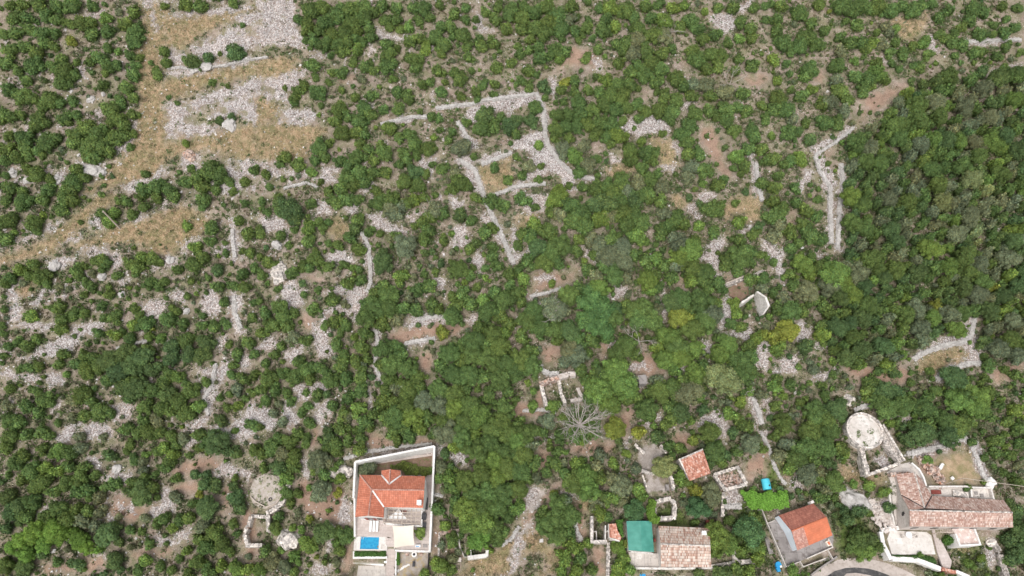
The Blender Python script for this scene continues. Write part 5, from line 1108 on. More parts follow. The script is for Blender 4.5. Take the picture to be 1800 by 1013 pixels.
for i, (co, wd_, lb) in enumerate(DW): dry_wall('dry_stone_wall', [(co[k]+1.3*math.sin(k*1.7+i), co[k+1]+1.3*math.cos(k*2.1+i)) for k in range(0, len(co), 2)], lb, wd_*.72, .5, 100+i)
# ============================== boulders
def boulder(px, py, r, label, mat='pinkstone', seed=0, group=None, el=1.):
    g_ = np.random.default_rng(seed); c = at1(px, py); import bmesh
    bm = bmesh.new(); bmesh.ops.create_icosphere(bm, subdivisions=3, radius=1); sx, sy, sz = r*el, r, r*.7
    for v in bm.verts:
        n = mnoise.noise(v.co*1.3+Vector((seed, 0, 0)))*.45+mnoise.noise(v.co*3.1+Vector((0, seed, 0)))*.2; v.co *= 1+n; v.co.x *= sx; v.co.y *= sy; v.co.z = max(v.co.z*sz, -.3)+.15
    me = bpy.data.meshes.new('boulder'); bm.to_mesh(me); bm.free(); me.materials.append(M[mat]); o = bpy.data.objects.new('boulder', me); COL.objects.link(o); o.location = c; o.rotation_euler.z = seed
    return tag(o, label, 'boulder', group)
for i, (a, b_, r, lb, m_, e) in enumerate([(334, 275, 1.5, 'pinkish boulder with an orange face beside the dirt track', 'redstone', .8), (405, 220, 1.5, 'large pale boulder among shrubs on the rubble terraces', 'drystone', 1.2), (362, 118, 1.3, 'pale block at the edge of a rubble terrace below shrubs', 'drystone', 1.3), (345, 122, 1., 'smaller pale block left of the block at the rubble terrace edge', 'drystone', 1.4),
 (583, 826, 1.3, 'large white boulder left of the villa, left one of two', 'palestone', 1.5), (606, 829, 1.2, 'large white boulder left of the villa, right one of two', 'palestone', 1.3), (488, 431, 1.3, 'upright grey boulder on the scree', 'drystone', .7), (490, 480, 1.6, 'broad pale outcrop on the scree', 'palestone', 1.5), (165, 300, 1.3, 'grey-white outcrop on the lower edge of the slope left of the dirt track', 'drystone', 1.8),
 (1738, 850, 1.1, 'white boulder at the end of the tumbled wall above the rear terrace', 'plaster', 1.), (1492, 705, 1.2, 'white rock above the round cistern', 'palestone', 1.), (1500, 880, 2., 'pale rock outcrop below the round cistern', 'drystone', 1.7), (1229, 523, 1.2, 'pointed pale rock in the trees left of the plastered ruin', 'pinkstone', .9), (328, 548, .7, 'small round white boulder on the stony slope', 'drystone', 1.), (180, 487, .9, 'white boulder among low bushes below the track, upper', 'drystone', 1.), (214, 518, .7, 'white boulder among low bushes below the track, lower', 'drystone', 1.),
 (592, 935, 1.3, 'tall pale rock left of the pool', 'palestone', .7), (508, 948, 2.0, 'pale flat outcrop left of the villa garden', 'palestone', 1.1), (206, 825, .9, 'white rock on the lower left slope', 'drystone', 1.), (660, 128, .8, 'white rock in the upper scrub', 'drystone', 1.), (98, 468, 1.2, 'grey boulder in the bank below the dirt track', 'drystone', 1.2), (300, 458, 1., 'grey boulder in the bank at the edge of the golden clearing', 'drystone', 1.), (1740, 952, 1., 'pale boulder left of the thick grey wall', 'palestone', 1.)]):
    boulder(a, b_, r, lb, m_, i+1, el=e)
for i, (a, b_, r) in enumerate([(22, 305, .9), (48, 318, .8), (100, 316, 1.), (130, 300, .8), (150, 303, 1.), (180, 305, .9), (75, 240, .6), (60, 310, .6), (160, 175, .8), (182, 166, .5)]): boulder(a, b_, r, 'grey-white rock on the lower part of the slope left of the dirt track', 'drystone', 40+i, 'rocks on the slope left of the dirt track', 1.3)
# ============================== road
def ribbon(name, pts, z, th, mat, label=None):
    o = slab(name, pts, z, mat, th=th); o['kind'] = 'structure'; return o
zr = Q['road']; kr = zoomed(1320, 800, 4.754)
out = [(380, 1100), (510, 985), (600, 930), (720, 880), (800, 862), (900, 860), (1000, 870), (1141, 905), (1260, 950), (1400, 1020), (1450, 1100)]
ribbon('concrete_road_shoulder', [kr(*p)[0] for p in out], zr+.02, .3, mottled('pale_road_concrete', (.42, .36, .32), (.58, .51, .47), .4, (.36, .3, .26), 1.5, bump=.05))
inn = [(560, 1120), (640, 1010), (700, 970), (790, 945), (870, 940), (980, 950), (1060, 970), (1141, 1000), (1200, 1030), (1300, 1120), (1180, 1130), (1100, 1045), (1000, 1005), (880, 985), (800, 990), (770, 1020), (740, 1120)]
ribbon('asphalt_road', [kr(*p)[0] for p in inn], zr+.045, .2, M['asphalt'])
# ============================== planted greens that hug built things
def leafpile(name, pts, zlo, zhi, n, col, label, cat, lsz=.16, seed=1, parent=None):
    """leafy sheet (vine, hedge, ivy) filling a footprint between two heights"""
    g = np.random.default_rng(seed); P = np.array([W(p, (zlo+zhi)/2).xy for p in pts]); x0, y0 = P.min(0); x1_, y1_ = P.max(0)
    X_ = g.uniform(x0, x1_, n*3); Y_ = g.uniform(y0, y1_, n*3); d = sdist(X_, Y_, P)+.3*lsz/.13*(snoise(X_, Y_, seed, 2.4)+.7*snoise(X_, Y_, seed+5, .9)); ok = d < 0; X_, Y_, d = X_[ok][:n], Y_[ok][:n], d[ok][:n]; n = len(X_)
    top = zhi-.5*(zhi-zlo)*np.clip(1+d/.7, 0, 1)+.16*(zhi-zlo)*snoise(X_, Y_, seed+1, 1.8); Z_ = top-(top-zlo)*g.random(n)**2.2
    nr = g.normal(scale=.6, size=(n, 3))+[0, 0, 1]; nr /= np.linalg.norm(nr, axis=1)[:, None]; t1 = np.cross(nr, g.normal(size=(n, 3))); t1 /= np.linalg.norm(t1, axis=1)[:, None]; t2 = np.cross(nr, t1); s = lsz*g.uniform(.5, 1.3, (n, 1)); C = np.stack([X_, Y_, Z_], 1)
    V = np.stack([C-t1*s, C-t2*s*.8, C+t1*s, C+t2*s*.8], 1).reshape(-1, 3); cc = (np.array(col)*g.uniform(.65, 1.35, (n, 1))).repeat(4, 0)
    me = np_mesh(name, V, np.arange(4*n).reshape(n, 4), M['leaf'], cc); o = bpy.data.objects.new(name, me); COL.objects.link(o)
    if parent: o.parent = parent; o.matrix_parent_inverse = Matrix.Translation(-parent_world(parent)); return o
    return tag(o, label, cat)
za = at1(1345, 878).z
vt = thing('vine_arbour', 'bright green leafy vine arbour below the turquoise tank', 'vine arbour', tuple(at1(1345, 878)))
leafpile('vine', [(1303, 862), (1335, 866), (1384, 864), (1387, 892), (1350, 897), (1318, 893)], za+1.3, za+2.6, 8000, (.18, .36, .055), '', '', .17, 3, vt)
for x_, y_ in ((1312, 868), (1345, 868), (1380, 868), (1315, 890), (1380, 890)): p = W((x_, y_), za+1.9); MB().tube((p.x, p.y, za-.3), p, .06).build('post', M['wood'], vt)
leafpile('vine_plant', [(1380, 998), (1410, 990), (1425, 998), (1428, 1018), (1372, 1018)], Zo-2., Zo-1., 3000, (.13, .27, .04), 'bright green vine below the grey courtyard wall by the road', 'vine', .14, 4)
leafpile('undergrowth_patch', k5(620, 560, 850, 560, 900, 700, 880, 860, 700, 930, 590, 860, 560, 700), at1(1018, 751).z, at1(1018, 751).z+1.3, 3500, (.12, .2, .06), 'green weeds growing under the bare grey radiating tree', 'weeds', .15, 17)
leafpile('hedge', z4(94, 840, 314, 838, 312, 874, 92, 876), Zp-.8, Zp+.1, 3600, (.075, .15, .035), 'clipped green hedge in the planter directly below the pool', 'hedge', .1, 5)
leafpile('planter_plants', z4(110, 886, 312, 886, 312, 908, 130, 908), Zp-1.6, Zp-1., 1500, (.14, .15, .06), 'sparse olive plants in the second planter below the pool', 'plants', .1, 6)
leafpile('palm_clump', g8(925, 350, 1000, 315, 1075, 345, 1080, 420, 1010, 480, 940, 450), Zv+.3, Zv+2., 1800, (.2, .28, .07), 'feathery green palm clump right of the shade sail', 'palm', .16, 7)
leafpile('olive_bush', z4(135, 230, 175, 205, 235, 212, 245, 240, 215, 290, 150, 292), Zv+.3, Zv+2.4, 2200, (.11, .15, .07), 'grey-green bush in the upper left corner of the villa plot', 'bush', .13, 8)
leafpile('garden_plants', z4(340, 240, 440, 200, 560, 240, 630, 250, 630, 300, 460, 300, 420, 262, 345, 258), Zv+.15, Zv+.9, 2600, (.16, .2, .05), 'low yellow-green plants in the bed behind the villa', 'plants', .12, 9)
leafpile('hedge_strip', g8(685, 670, 730, 680, 715, 850, 672, 850), Zg+.2, Zg+1.4, 1200, (.1, .2, .045), 'green bush strip beside the garden stairs wall', 'hedge', .12, 10)
leafpile('ivy', k4(480, 470, 530, 480, 530, 590, 560, 605, 545, 640, 480, 640, 470, 560), H([at1(1147, 900).x], [at1(1147, 900).y])[0]+.4, H([at1(1147, 900).x], [at1(1147, 900).y])[0]+3.2, 3600, (.16, .27, .045), 'yellow-green ivy covering the left wall of the square ruin', 'ivy', .13, 11)
leafpile('ivy', k66(350, 350, 430, 350, 432, 560, 410, 560, 370, 470), at1(1092, 935).z+.6, at1(1092, 935).z+3.1, 1800, (.11, .23, .045), 'green ivy beside the broken orange roof strip', 'ivy', .13, 12)
leafpile('hedge', k6(1430, 870, 1730, 800, 1730, 870, 1500, 900), Zb-.4, Zb+.8, 1800, (.13, .24, .04), 'bright green hedge under the bent ruined garden wall', 'hedge', .13, 13)
leafpile('hedge', k3(352, 892, 480, 892, 590, 900, 600, 948, 500, 918, 355, 912), Zt-.2, Zt+.9, 3000, (.07, .14, .035), 'dark green hedge between the white patio and its road wall', 'hedge', .12, 14)
leafpile('vine_strip', k66(330, 560, 440, 600, 470, 800, 460, 1013, 290, 1013, 300, 900, 400, 780, 290, 640), at1(1088, 980).z+.3, at1(1088, 980).z+1.6, 4200, (.16, .26, .05), 'bright yellow-green vine strip between the long garden wall and the concrete terrace', 'vine', .15, 15)
# ------------------------------------------------------------------ vegetation: every bush listed as x y r (tenths of a photo tile)
# suffix: d dark, b bright, B vivid broadleaf, o olive grey, y yellow green, p pale
PL = '''
A0 5,3,4 12,2,4 20,2,5 24,8,5 30,3,5 37,2,6 44,12,6 36,12,4 48,3,4 56,9,4b 56,16,5 48,18,5 37,21,4y 30,10,4 14,9,5 7,9,5 2,18,4 8,17,5 15,15,5 22,17,5 29,17,4 23,23,4 28,24,4 12,24,5 5,26,5 19,28,5 3,33,5 9,37,4 17,34,6 14,42,4 28,35,5 34,37,6 33,43,6 39,39,4 32,31,5 70,6,5 66,12,5 72,15,5 70,20,6 69,24,3 56,25,4 52,30,5 56,34,5 47,32,4 61,34,4 55,38,3 68,29,4 70,34,4 70,39,5 73,30,3 54,44,4 66,46,5 70,51,4 63,52,4 26,52,6 31,54,4 22,56,4 38,53,4 12,50,6 8,49,4 4,46,5 18,52,4 2,58,3 5,61,5 11,60,4 0,63,4 20,63,6 18,66,5 34,62,5 40,60,4 36,64,3 58,57,6 63,55,4 60,62,6 69,60,4 65,66,5 45,66,6 40,71,6 52,69,6 47,76,7 38,75,5 54,76,6 59,72,5 64,71,5 50,82,5 57,79,5 45,82,4 70,70,3 12,72,6 13,78,5 24,74,6 29,72,4 20,79,4 4,71,4 3,78,5 8,82,5 2,84,4 15,83,3 22,81,3 19,91,6 14,88,4 26,94,4 40,89,5 38,95,6 44,93,4 36,99,5 5,98,5 25,99,5 12,100,4 3,92,3 35,85,2 57,87,2 53,92,2 68,77,3 86,3,3 97,2,5 105,3,5 122,1,4 127,13,2 123,27,6d 101,32,6d 109,30,4d 86,27,4 87,33,4 115,28,2 79,33,2 82,38,4 111,43,3 119,45,2 121,61,3d 115,63,3d 93,54,2 88,51,2 97,75,3b 110,88,7 115,92,6 103,93,5 100,88,3 97,95,5 88,99,5 82,97,6 75,99,5 94,90,2 106,98,5 128,95,4 133,89,4 120,95,4 122,100,3 76,91,3 113,99,4
B0 22,10,4 28,5,6 27,13,6 34,3,6 36,11,6 43,7,7 50,4,6 50,12,6 57,3,6 57,9,6 62,6,5 40,18,6 46,17,6 33,16,5 30,21,5 36,23,6 43,23,6 48,22,5 53,16,5 59,14,5 60,19,5 52,20,4 56,22,4 53,26,5b 45,27,5 39,29,3 28,25,2 26,21,3 51,32,4 66,3,5 68,10,5 74,4,5 73,10,5 76,15,4 80,14,5b 82,4,5 85,10,4 88,4,6 91,9,4 96,2,4 70,14,4 81,21,5 86,20,5 89,25,5b 94,19,6 98,23,6 97,14,5 102,14,5 97,28,4 103,19,3 108,18,6 104,7,5 110,10,4 115,10,3 110,4,4 117,20,4 118,24,5 124,22,5 111,24,4 120,6,4 126,10,5 131,15,5 133,6,6 127,3,4 111,30,4 128,27,2 126,35,5 134,33,4 68,23,5 74,25,3 69,29,6 68,34,6 72,33,4 57,35,5 60,33,3 55,41,4o 62,37,4 72,41,3b 80,30,4 84,31,6 84,35,5 95,37,5 113,37,3 107,41,6 104,38,4 87,44,4 91,43,4 97,48,5 107,50,4 99,43,3 115,48,4 119,44,4 125,44,4 116,52,3 124,49,3 30,34,5 27,34,3 31,40,3 40,38,4 45,38,5 38,43,3 25,44,4 32,48,6 22,47,4 20,51,4 34,55,3 33,60,2b 20,54,3 15,46,2 45,47,3 51,45,2 52,51,4 56,56,6 60,50,5 43,57,6 42,63,5 48,61,5 54,63,6 60,60,5 45,69,6 53,69,5 57,70,5 54,75,4 67,57,4 75,57,5 79,50,5 81,52,4 74,48,5 70,63,3 70,67,6 75,72,5 80,70,5 83,75,6 90,77,6 86,62,7 84,81,4 96,68,3 92,61,4 96,62,4 93,72,3b 101,73,4 103,69,4 108,77,7o 110,64,4 120,60,7d 118,67,6 125,66,5 128,61,4 133,66,6d 33,77,6 36,82,5 31,84,4 38,75,4 15,82,5 22,86,5 12,86,3 29,90,4b 21,96,6o 14,94,2 5,91,4 7,98,3 30,96,3 34,95,3 44,84,5 48,87,5 53,82,6 59,78,5 62,84,5 68,80,6 66,77,5 47,93,6 54,90,6 62,90,5 68,90,5 44,99,5 51,97,5 57,96,5 38,100,4 75,86,4 79,83,5 83,90,6d 78,95,6 85,97,6 89,91,4 77,79,4 92,86,3 98,88,5 104,90,5o 108,96,6 103,99,4 111,97,4 105,94,5 114,82,3 120,86,5 125,88,4 132,94,4 63,100,4
C0 6,3,5 12,6,6 5,9,6 18,3,6 24,8,6 31,3,5 30,10,5o 20,11,6 12,14,6 5,15,5 17,17,6 26,15,6 33,16,5 10,20,4 26,20,3 34,9,3 40,1,3 39,14,5 37,18,3 40,10,3 46,4,4 52,4,6b 49,10,5 48,16,6 54,14,5b 60,5,6 64,9,5 70,3,5 66,14,6 73,9,5 80,11,6b 77,2,4 84,4,5b 90,3,4b 101,6,3b 94,11,6 98,15,5 88,14,5 80,18,6o 74,18,6 66,20,6o 60,22,5 106,18,5 100,20,5 108,4,4 116,4,5 120,11,5 125,15,5 126,20,4 119,20,4b 127,4,4 133,3,3 133,10,3 131,28,2 113,22,4 23,26,6 28,27,5 14,25,5 20,29,4 25,31,4b 15,30,5 9,26,4 4,28,4 35,21,3 42,20,3 39,30,4 45,26,4 3,24,3 55,23,5 58,27,4 18,35,2 9,37,5 5,42,4 13,39,3 16,45,5d 9,45,4 36,37,2 46,36,1 56,33,5 64,28,6o 70,27,6 66,34,5 73,33,6 79,28,5 84,25,4 62,38,5 70,39,6 78,36,6 50,42,5b 55,44,5 95,26,5 97,31,6 104,28,5 110,28,5 108,34,5 119,31,4 126,34,5 117,37,4 102,36,5 86,41,6 90,45,5 76,43,5 95,44,5o 94,50,5 102,44,6o 121,49,5 112,48,6o 104,50,5 28,43,4y 33,42,5 44,40,3 26,47,4 33,48,4 40,47,4 46,48,5 52,49,6 58,50,6 62,44,5 66,46,3 80,50,5 86,52,5 76,48,3 27,53,3 35,53,5 24,60,5 30,60,5 36,59,6 42,57,5 48,55,6 54,57,6 60,56,5 66,54,5 70,58,5 66,62,4 23,67,5 28,66,5 34,66,5 40,65,5 46,64,6 52,65,6 58,63,4 22,72,4 30,72,4 44,70,5 50,71,5 56,71,6b 52,75,4 77,57,6 84,58,6 83,62,5 96,59,5 104,58,5 112,57,6 118,56,5 123,58,5 107,61,4 93,66,6 89,70,5 92,74,5 113,63,5 117,68,5 126,68,5 131,55,4 133,62,4 64,67,2 79,70,3 68,74,4b 62,78,6 70,80,6 74,84,4 62,84,5 68,88,5 75,80,4 12,56,5 10,63,5d 2,63,5d 2,70,4 14,76,4b 27,78,6o 33,82,6b 38,76,5o 26,85,4 40,86,6o 36,90,5 44,83,4 45,92,3 9,87,5o 15,87,3 5,92,4 20,96,6 25,100,5b 2,82,3 30,97,3 37,98,4 44,99,5 50,97,5 57,94,6 54,100,6 60,100,5o 66,96,6o 72,94,6 78,98,6o 70,101,6 76,91,4 92,81,5 98,80,5 94,87,6o 100,88,5 104,90,4 92,93,5o 100,96,3b 96,99,2 108,97,5 111,94,4 102,71,2 118,82,6b 124,78,5 122,87,5 116,88,3 127,72,5 131,78,5 133,84,4 120,91,3 131,96,5
D0 2,2,3 7,3,5 17,6,6 5,10,5 27,2,5 23,12,5 30,16,4 20,19,6 26,23,6 17,24,6 8,22,6 5,16,5 3,31,5b 12,27,4 10,33,3 22,36,6 20,40,5 5,42,4b 12,47,3 23,47,4b 18,50,5 6,51,6 10,57,6 3,57,5 13,62,5o 20,64,4 2,71,3b 12,69,6 22,73,5d 17,83,6b 12,84,5 3,83,5 9,86,4 5,92,4 4,98,5 14,98,4 38,3,6 44,4,6 32,6,2y 41,11,3 50,3,6 47,13,5 38,19,4 43,22,5 38,27,5o 49,22,5 55,22,4b 52,26,4 46,32,3b 50,30,2 37,34,6 36,42,5o 38,47,6 42,52,5 33,53,6o 28,54,5 40,58,5o 30,64,6 37,64,5 48,59,2d 47,40,5 53,41,6 50,47,5 57,38,6b 58,33,4 54,45,4 62,42,4 58,3,6 64,5,6 70,3,5 76,5,6 80,3,5 61,14,4o 64,17,4o 67,15,4b 57,17,3 60,23,5o 67,22,4 64,27,4 71,28,5 76,24,4 82,22,5b 86,2,4 90,9,5 95,5,5 90,18,4 94,20,4 97,22,5 102,23,5 98,17,3 102,14,4 108,4,6 106,10,5 113,6,5 119,13,3 123,3,4 131,4,4 125,10,3 112,18,5 118,18,3 124,17,5 130,14,4 125,24,4 108,28,4 112,27,4 120,29,4 133,27,3 65,33,3 69,36,3 77,34,3 80,35,4 88,33,2b 84,28,4 108,33,2 124,35,3 98,29,3 101,33,2
A1 3,3,4 12,4,6 22,3,5 33,2,5 38,3,5 32,8,5 4,14,6 17,16,6 19,20,3 3,24,5 42,15,2 53,10,4 57,15,5b 60,10,4b 62,4,3 66,4,4 74,1,4 75,7,4 69,11,4 82,2,4 91,1,5 107,3,5 106,7,3 98,17,4b 111,18,5 117,6,2 128,5,3 125,14,4 110,25,4 118,26,2 118,31,3 102,28,5b 106,33,5 101,37,6 130,21,5 131,31,4 127,30,3 121,37,2 114,40,5d 109,44,3 93,40,4 133,39,4 127,42,5 114,49,5 122,48,4 128,49,5 117,57,4 100,46,3 98,54,3 108,52,2 87,55,2 103,61,2 10,40,5b 17,37,5 22,43,6 24,47,4 5,44,5 15,43,4 2,47,4 12,47,3o 30,49,3o 2,54,2 40,40,5 44,38,3 41,43,4 53,35,5 56,36,4 49,35,3 53,40,3 45,47,4 48,49,4 44,53,3 57,49,3 61,43,4 57,53,4 52,52,2 67,36,4 71,38,6 74,33,5b 80,34,5 84,36,3 71,42,3 78,47,5 86,46,4 83,49,4 71,53,2 67,55,2 31,59,5 27,60,3 32,66,5 38,63,5 44,62,4 16,64,5b 2,61,3 1,69,3 1,73,3 53,59,4 60,64,5 55,65,4 70,60,4 73,64,4 76,68,6 70,69,5b 64,72,3 60,74,5b 68,76,5 51,73,4 31,71,5 39,75,2 4,80,4 9,78,4 14,80,5 19,76,4 1,85,3 33,84,5 31,89,4 10,92,3 14,91,4 20,90,4 1,89,2 23,96,2 41,89,5 45,93,6 49,86,5 44,85,5 52,90,6 58,88,7d 66,84,7d 75,86,7d 70,92,7d 62,94,7d 80,92,6d 78,82,5 84,76,4b 90,80,6d 97,77,6 88,66,6 96,68,5 92,62,4 90,60,3 90,86,6d 99,84,6d 108,78,6d 106,84,6d 112,70,5 106,69,4 118,68,4 106,64,3 80,71,2y 78,75,4b 88,94,5 93,96,5b 97,99,3 56,98,5 68,99,6 85,99,5 111,89,2 120,79,3 124,84,5 130,78,5 122,90,4 133,84,4 121,95,4 127,97,5 133,95,4 124,64,2 133,57,3 132,65,4 108,99,4
B1 3,4,3 12,3,4 12,9,4 17,8,8d 20,13,5d 12,5,5d 29,5,4 41,4,5 48,3,5 53,3,4 64,5,6 70,3,6 70,8,6o 76,7,5o 79,5,5 83,3,5b 72,11,5o 88,2,4 94,8,6o 98,10,5 92,12,5 87,15,5 90,19,5 83,17,3 107,11,5d 112,7,1 115,2,4 124,4,5 130,6,5 2,20,4 20,19,3 13,22,4 17,27,3 28,18,5b 33,15,4 38,15,3 27,25,5 35,18,3 38,26,3 43,27,4 53,14,5 52,18,5d 49,23,5 54,29,5 59,20,4 70,23,4o 78,28,6o 73,22,4 65,21,3 88,24,5 98,24,4 113,14,4 120,20,5 124,18,4 115,26,4d 112,29,4 105,29,2 124,28,4 124,33,5 131,30,5 127,38,4 133,42,5 6,36,5 2,33,3 3,43,4 10,37,3 11,50,3 2,56,3 19,41,5 24,38,4 31,34,6 28,39,4 38,38,4 31,30,3 46,37,3 48,47,5 55,45,4 54,40,3 67,37,6d 76,43,5b 86,38,2 94,41,3 88,42,3 106,40,6 112,43,4 120,39,3 116,49,3 25,53,3 30,60,5 40,56,5 46,58,3o 12,59,6 5,63,5 14,65,6 20,62,4 8,69,6 17,70,5 3,73,5 20,75,5o 26,77,5 41,67,5 36,69,3 47,69,4 44,73,3 42,79,5 46,84,4 58,58,5 62,52,5 67,49,5 70,54,6 63,60,6 69,61,6 58,65,6 57,73,5 66,68,5 74,66,5o 77,60,5 84,61,5 80,54,4o 85,50,5 91,48,5 92,58,5 96,61,4 103,54,4 108,52,5 105,59,5 103,65,6 113,58,5 119,56,5b 125,52,5 130,56,6 122,62,6 128,64,5 133,48,4 85,69,2d 98,73,5y 117,70,5 124,74,6 130,73,5b 133,68,5 114,78,6 121,80,5 128,81,6 107,80,4 101,84,6 108,88,5 115,86,6 123,88,6 130,90,6 97,91,5 104,95,6 112,96,6 119,96,5 127,98,6 115,98,4o 92,78,2 55,80,5 52,88,5 58,86,4 67,82,6 73,80,5 76,85,5 66,90,5 72,90,6 79,92,6 85,96,5 70,98,5 76,100,5 82,100,5 45,90,5 55,95,5 47,97,5 5,89,4 10,84,4 13,80,4 22,88,5 26,92,6 32,91,5 28,97,5 20,96,6 14,94,5 7,96,6 36,93,4 39,98,5
C1 5,3,5 12,7,3 12,16,5b 10,22,5 23,3,6b 20,10,4 25,11,5o 10,24,4b 3,27,4 5,21,4 19,20,6 30,6,6 36,9,6 32,14,6 38,16,6 44,6,6d 50,5,7d 46,13,6b 52,12,5o 58,10,6 57,4,6 64,4,6d 64,10,6 60,16,6 68,15,6 72,2,5 78,4,5 80,10,5o 86,12,6 82,17,5 90,16,5 78,20,5 93,2,3d 106,8,6 117,5,3 119,15,5b 106,20,5 98,17,4b 119,24,5 127,21,4 129,18,4d 113,23,1 108,31,2 119,33,6 124,30,5 112,36,5 118,39,5 125,36,4 131,32,3 132,45,5 14,29,6d 20,32,6 25,28,6 8,35,5 17,37,6 24,36,5 34,30,4 35,24,4 27,44,2o 21,47,3b 41,24,5o 47,26,6o 53,24,6 57,29,6o 51,33,7o 58,37,6o 48,38,5 43,32,4 64,22,5b 68,24,5b 64,32,5 70,35,5 44,43,5o 40,40,5 53,43,6 60,44,5o 76,34,5b 80,38,5 88,26,7o 93,30,7b 96,25,5 88,34,6b 86,38,5o 95,40,6 101,42,6 100,46,5 94,46,5b 108,47,5 103,50,4 111,50,3 92,35,5 84,44,5 75,43,5 77,49,4 71,46,6b 73,51,4b 6,45,5b 3,40,4 3,52,5 5,57,4 35,50,5 30,54,6 45,51,6b 42,57,8G 45,62,8G 40,67,7G 46,70,7G 52,66,6 55,60,5d 28,61,5o 22,61,7o 18,58,5o 12,62,6 8,67,6 15,70,6 22,72,6 30,72,6d 35,76,5 42,77,5 24,77,4 50,76,4 60,58,4 63,62,6 69,60,6 75,62,5o 67,67,6 73,68,6 78,72,5d 84,58,6d 88,55,6 92,60,5 87,66,6y 92,65,5y 95,72,6 101,68,6 104,64,6o 99,57,6 106,57,5 117,58,4b 118,63,4b 115,68,4 120,70,4 125,45,5 131,50,5o 5,75,5 9,82,5 4,88,6 10,90,6 2,95,6 30,82,6o 34,86,6o 28,88,5o 36,92,5 40,84,4 44,90,4 60,80,6 56,84,6 65,84,5 60,76,4 77,80,5b 82,76,6b 86,80,6 80,87,6b 88,86,6b 85,92,5b 95,82,6b 112,80,6b 108,84,6b 115,86,5b 118,78,4o 124,80,5 128,76,5b 132,74,4y 109,92,5d 120,88,6 126,86,5 100,90,5 97,95,6b 110,98,9p 120,96,6 126,94,5 53,94,8b 48,97,6d 58,100,8b 62,98,5o 44,96,5 38,98,4 76,98,5o 84,99,4 90,98,5
D1 3,4,5 8,8,5 4,12,6 6,17,5o 3,22,5o 12,20,5 15,5,4 20,9,5 26,3,3 26,12,4 19,16,5 22,21,6 28,24,5 16,26,4 12,29,4 3,36,3 23,33,4 18,38,6b 12,42,4 22,42,5b 27,39,5 34,43,8b 38,48,6b 32,50,6o 44,53,6b 45,34,4b 42,38,5o 20,52,6o 14,48,5 24,56,5 8,55,5o 3,52,4 5,60,5 12,62,6 18,62,5 10,72,6y 4,74,5y 5,82,5b 20,80,5d 30,60,5 35,64,5 28,70,5 34,88,3b 5,97,4 12,100,4 24,92,4o 34,95,3 48,90,4b 58,93,3 54,99,5 64,91,5 66,94,4d 75,94,2 85,93,3 86,97,2 78,91,1 97,97,7d 103,100,5 108,90,4 116,90,5 124,92,3 130,95,4 114,97,3 75,99,3
A2 5,3,4 18,4,4 14,12,5 23,9,6 20,15,5 3,12,4o 5,20,6 10,21,5 5,28,6 3,34,5 14,27,5 22,25,5 26,28,4 30,21,3 38,9,5o 43,6,6 48,10,5 44,17,5 52,15,6 38,18,4o 44,20,2 58,16,4 58,10,2 30,36,6b 36,37,6 42,34,5o 42,28,4o 22,34,4 12,38,5 8,42,6 16,46,6 24,44,5b 12,50,5 22,52,6 30,46,5b 36,44,5 35,52,6 42,50,6 28,57,5 18,56,4 44,44,5 50,48,4 40,57,5 46,56,5 57,38,5d 54,28,3o 64,2,6d 72,3,7d 68,8,5 80,4,6 88,5,6d 94,10,6 100,4,6 104,12,5b 98,16,6 76,12,6 84,13,6 90,15,5 95,18,4d 75,20,5 82,20,5o 66,24,5 72,26,5 78,26,6 84,26,5 90,28,5 68,32,4 70,40,4 75,41,4o 66,36,3 76,38,3b 82,36,4 86,34,5b 90,38,5b 92,33,4 96,29,5o 88,41,5 84,44,3 75,46,4o 81,48,3 87,45,4 104,27,5 108,31,5 114,31,7d 120,36,5d 124,37,4d 104,34,4 99,38,3 115,19,5d 123,25,3b 115,8,3 120,6,3 124,3,5o 124,12,4b 119,13,4 132,22,5 133,35,5 128,8,3 132,5,4 92,50,4 102,48,4d 108,48,4d 107,53,5d 113,54,5d 92,60,5o 101,63,4 109,65,7d 104,58,3y 123,50,3 124,60,6d 126,66,5d 122,54,4d 70,52,5 76,50,4 68,57,5d 75,58,7d 80,55,5 72,62,4d 82,60,3 56,54,4 60,53,5 52,60,5o 47,60,4 40,66,5 46,67,5 52,68,5o 43,72,5o 50,75,5o 56,80,7d 60,76,5d 62,83,4d 4,60,6d 10,64,6d 17,62,6 5,68,6d 13,70,6 30,66,6 24,70,6 35,72,6 20,78,8B 28,78,7B 12,82,6B 7,86,5B 24,84,6B 33,80,6B 42,83,6B 46,86,5B 38,78,4B 52,87,4B 14,90,5B 3,76,5d 3,96,6 12,97,6d 30,94,4 22,90,4d 40,95,5d 44,98,2b 60,93,6d 63,98,3d 62,70,3o 68,77,4 74,78,3 76,71,4o 82,74,4 86,71,5 90,76,4b 94,72,5 99,71,5 78,84,4 68,86,3o 87,84,2 106,74,6o 112,78,6 104,82,5 116,84,6 108,86,6 120,88,4 98,88,4b 94,92,3 103,94,6 108,98,5 76,93,5b 72,98,4 84,96,4 90,98,4 98,100,4 116,96,5b 123,97,6b 130,98,5b 130,91,3o 122,74,4 124,79,3
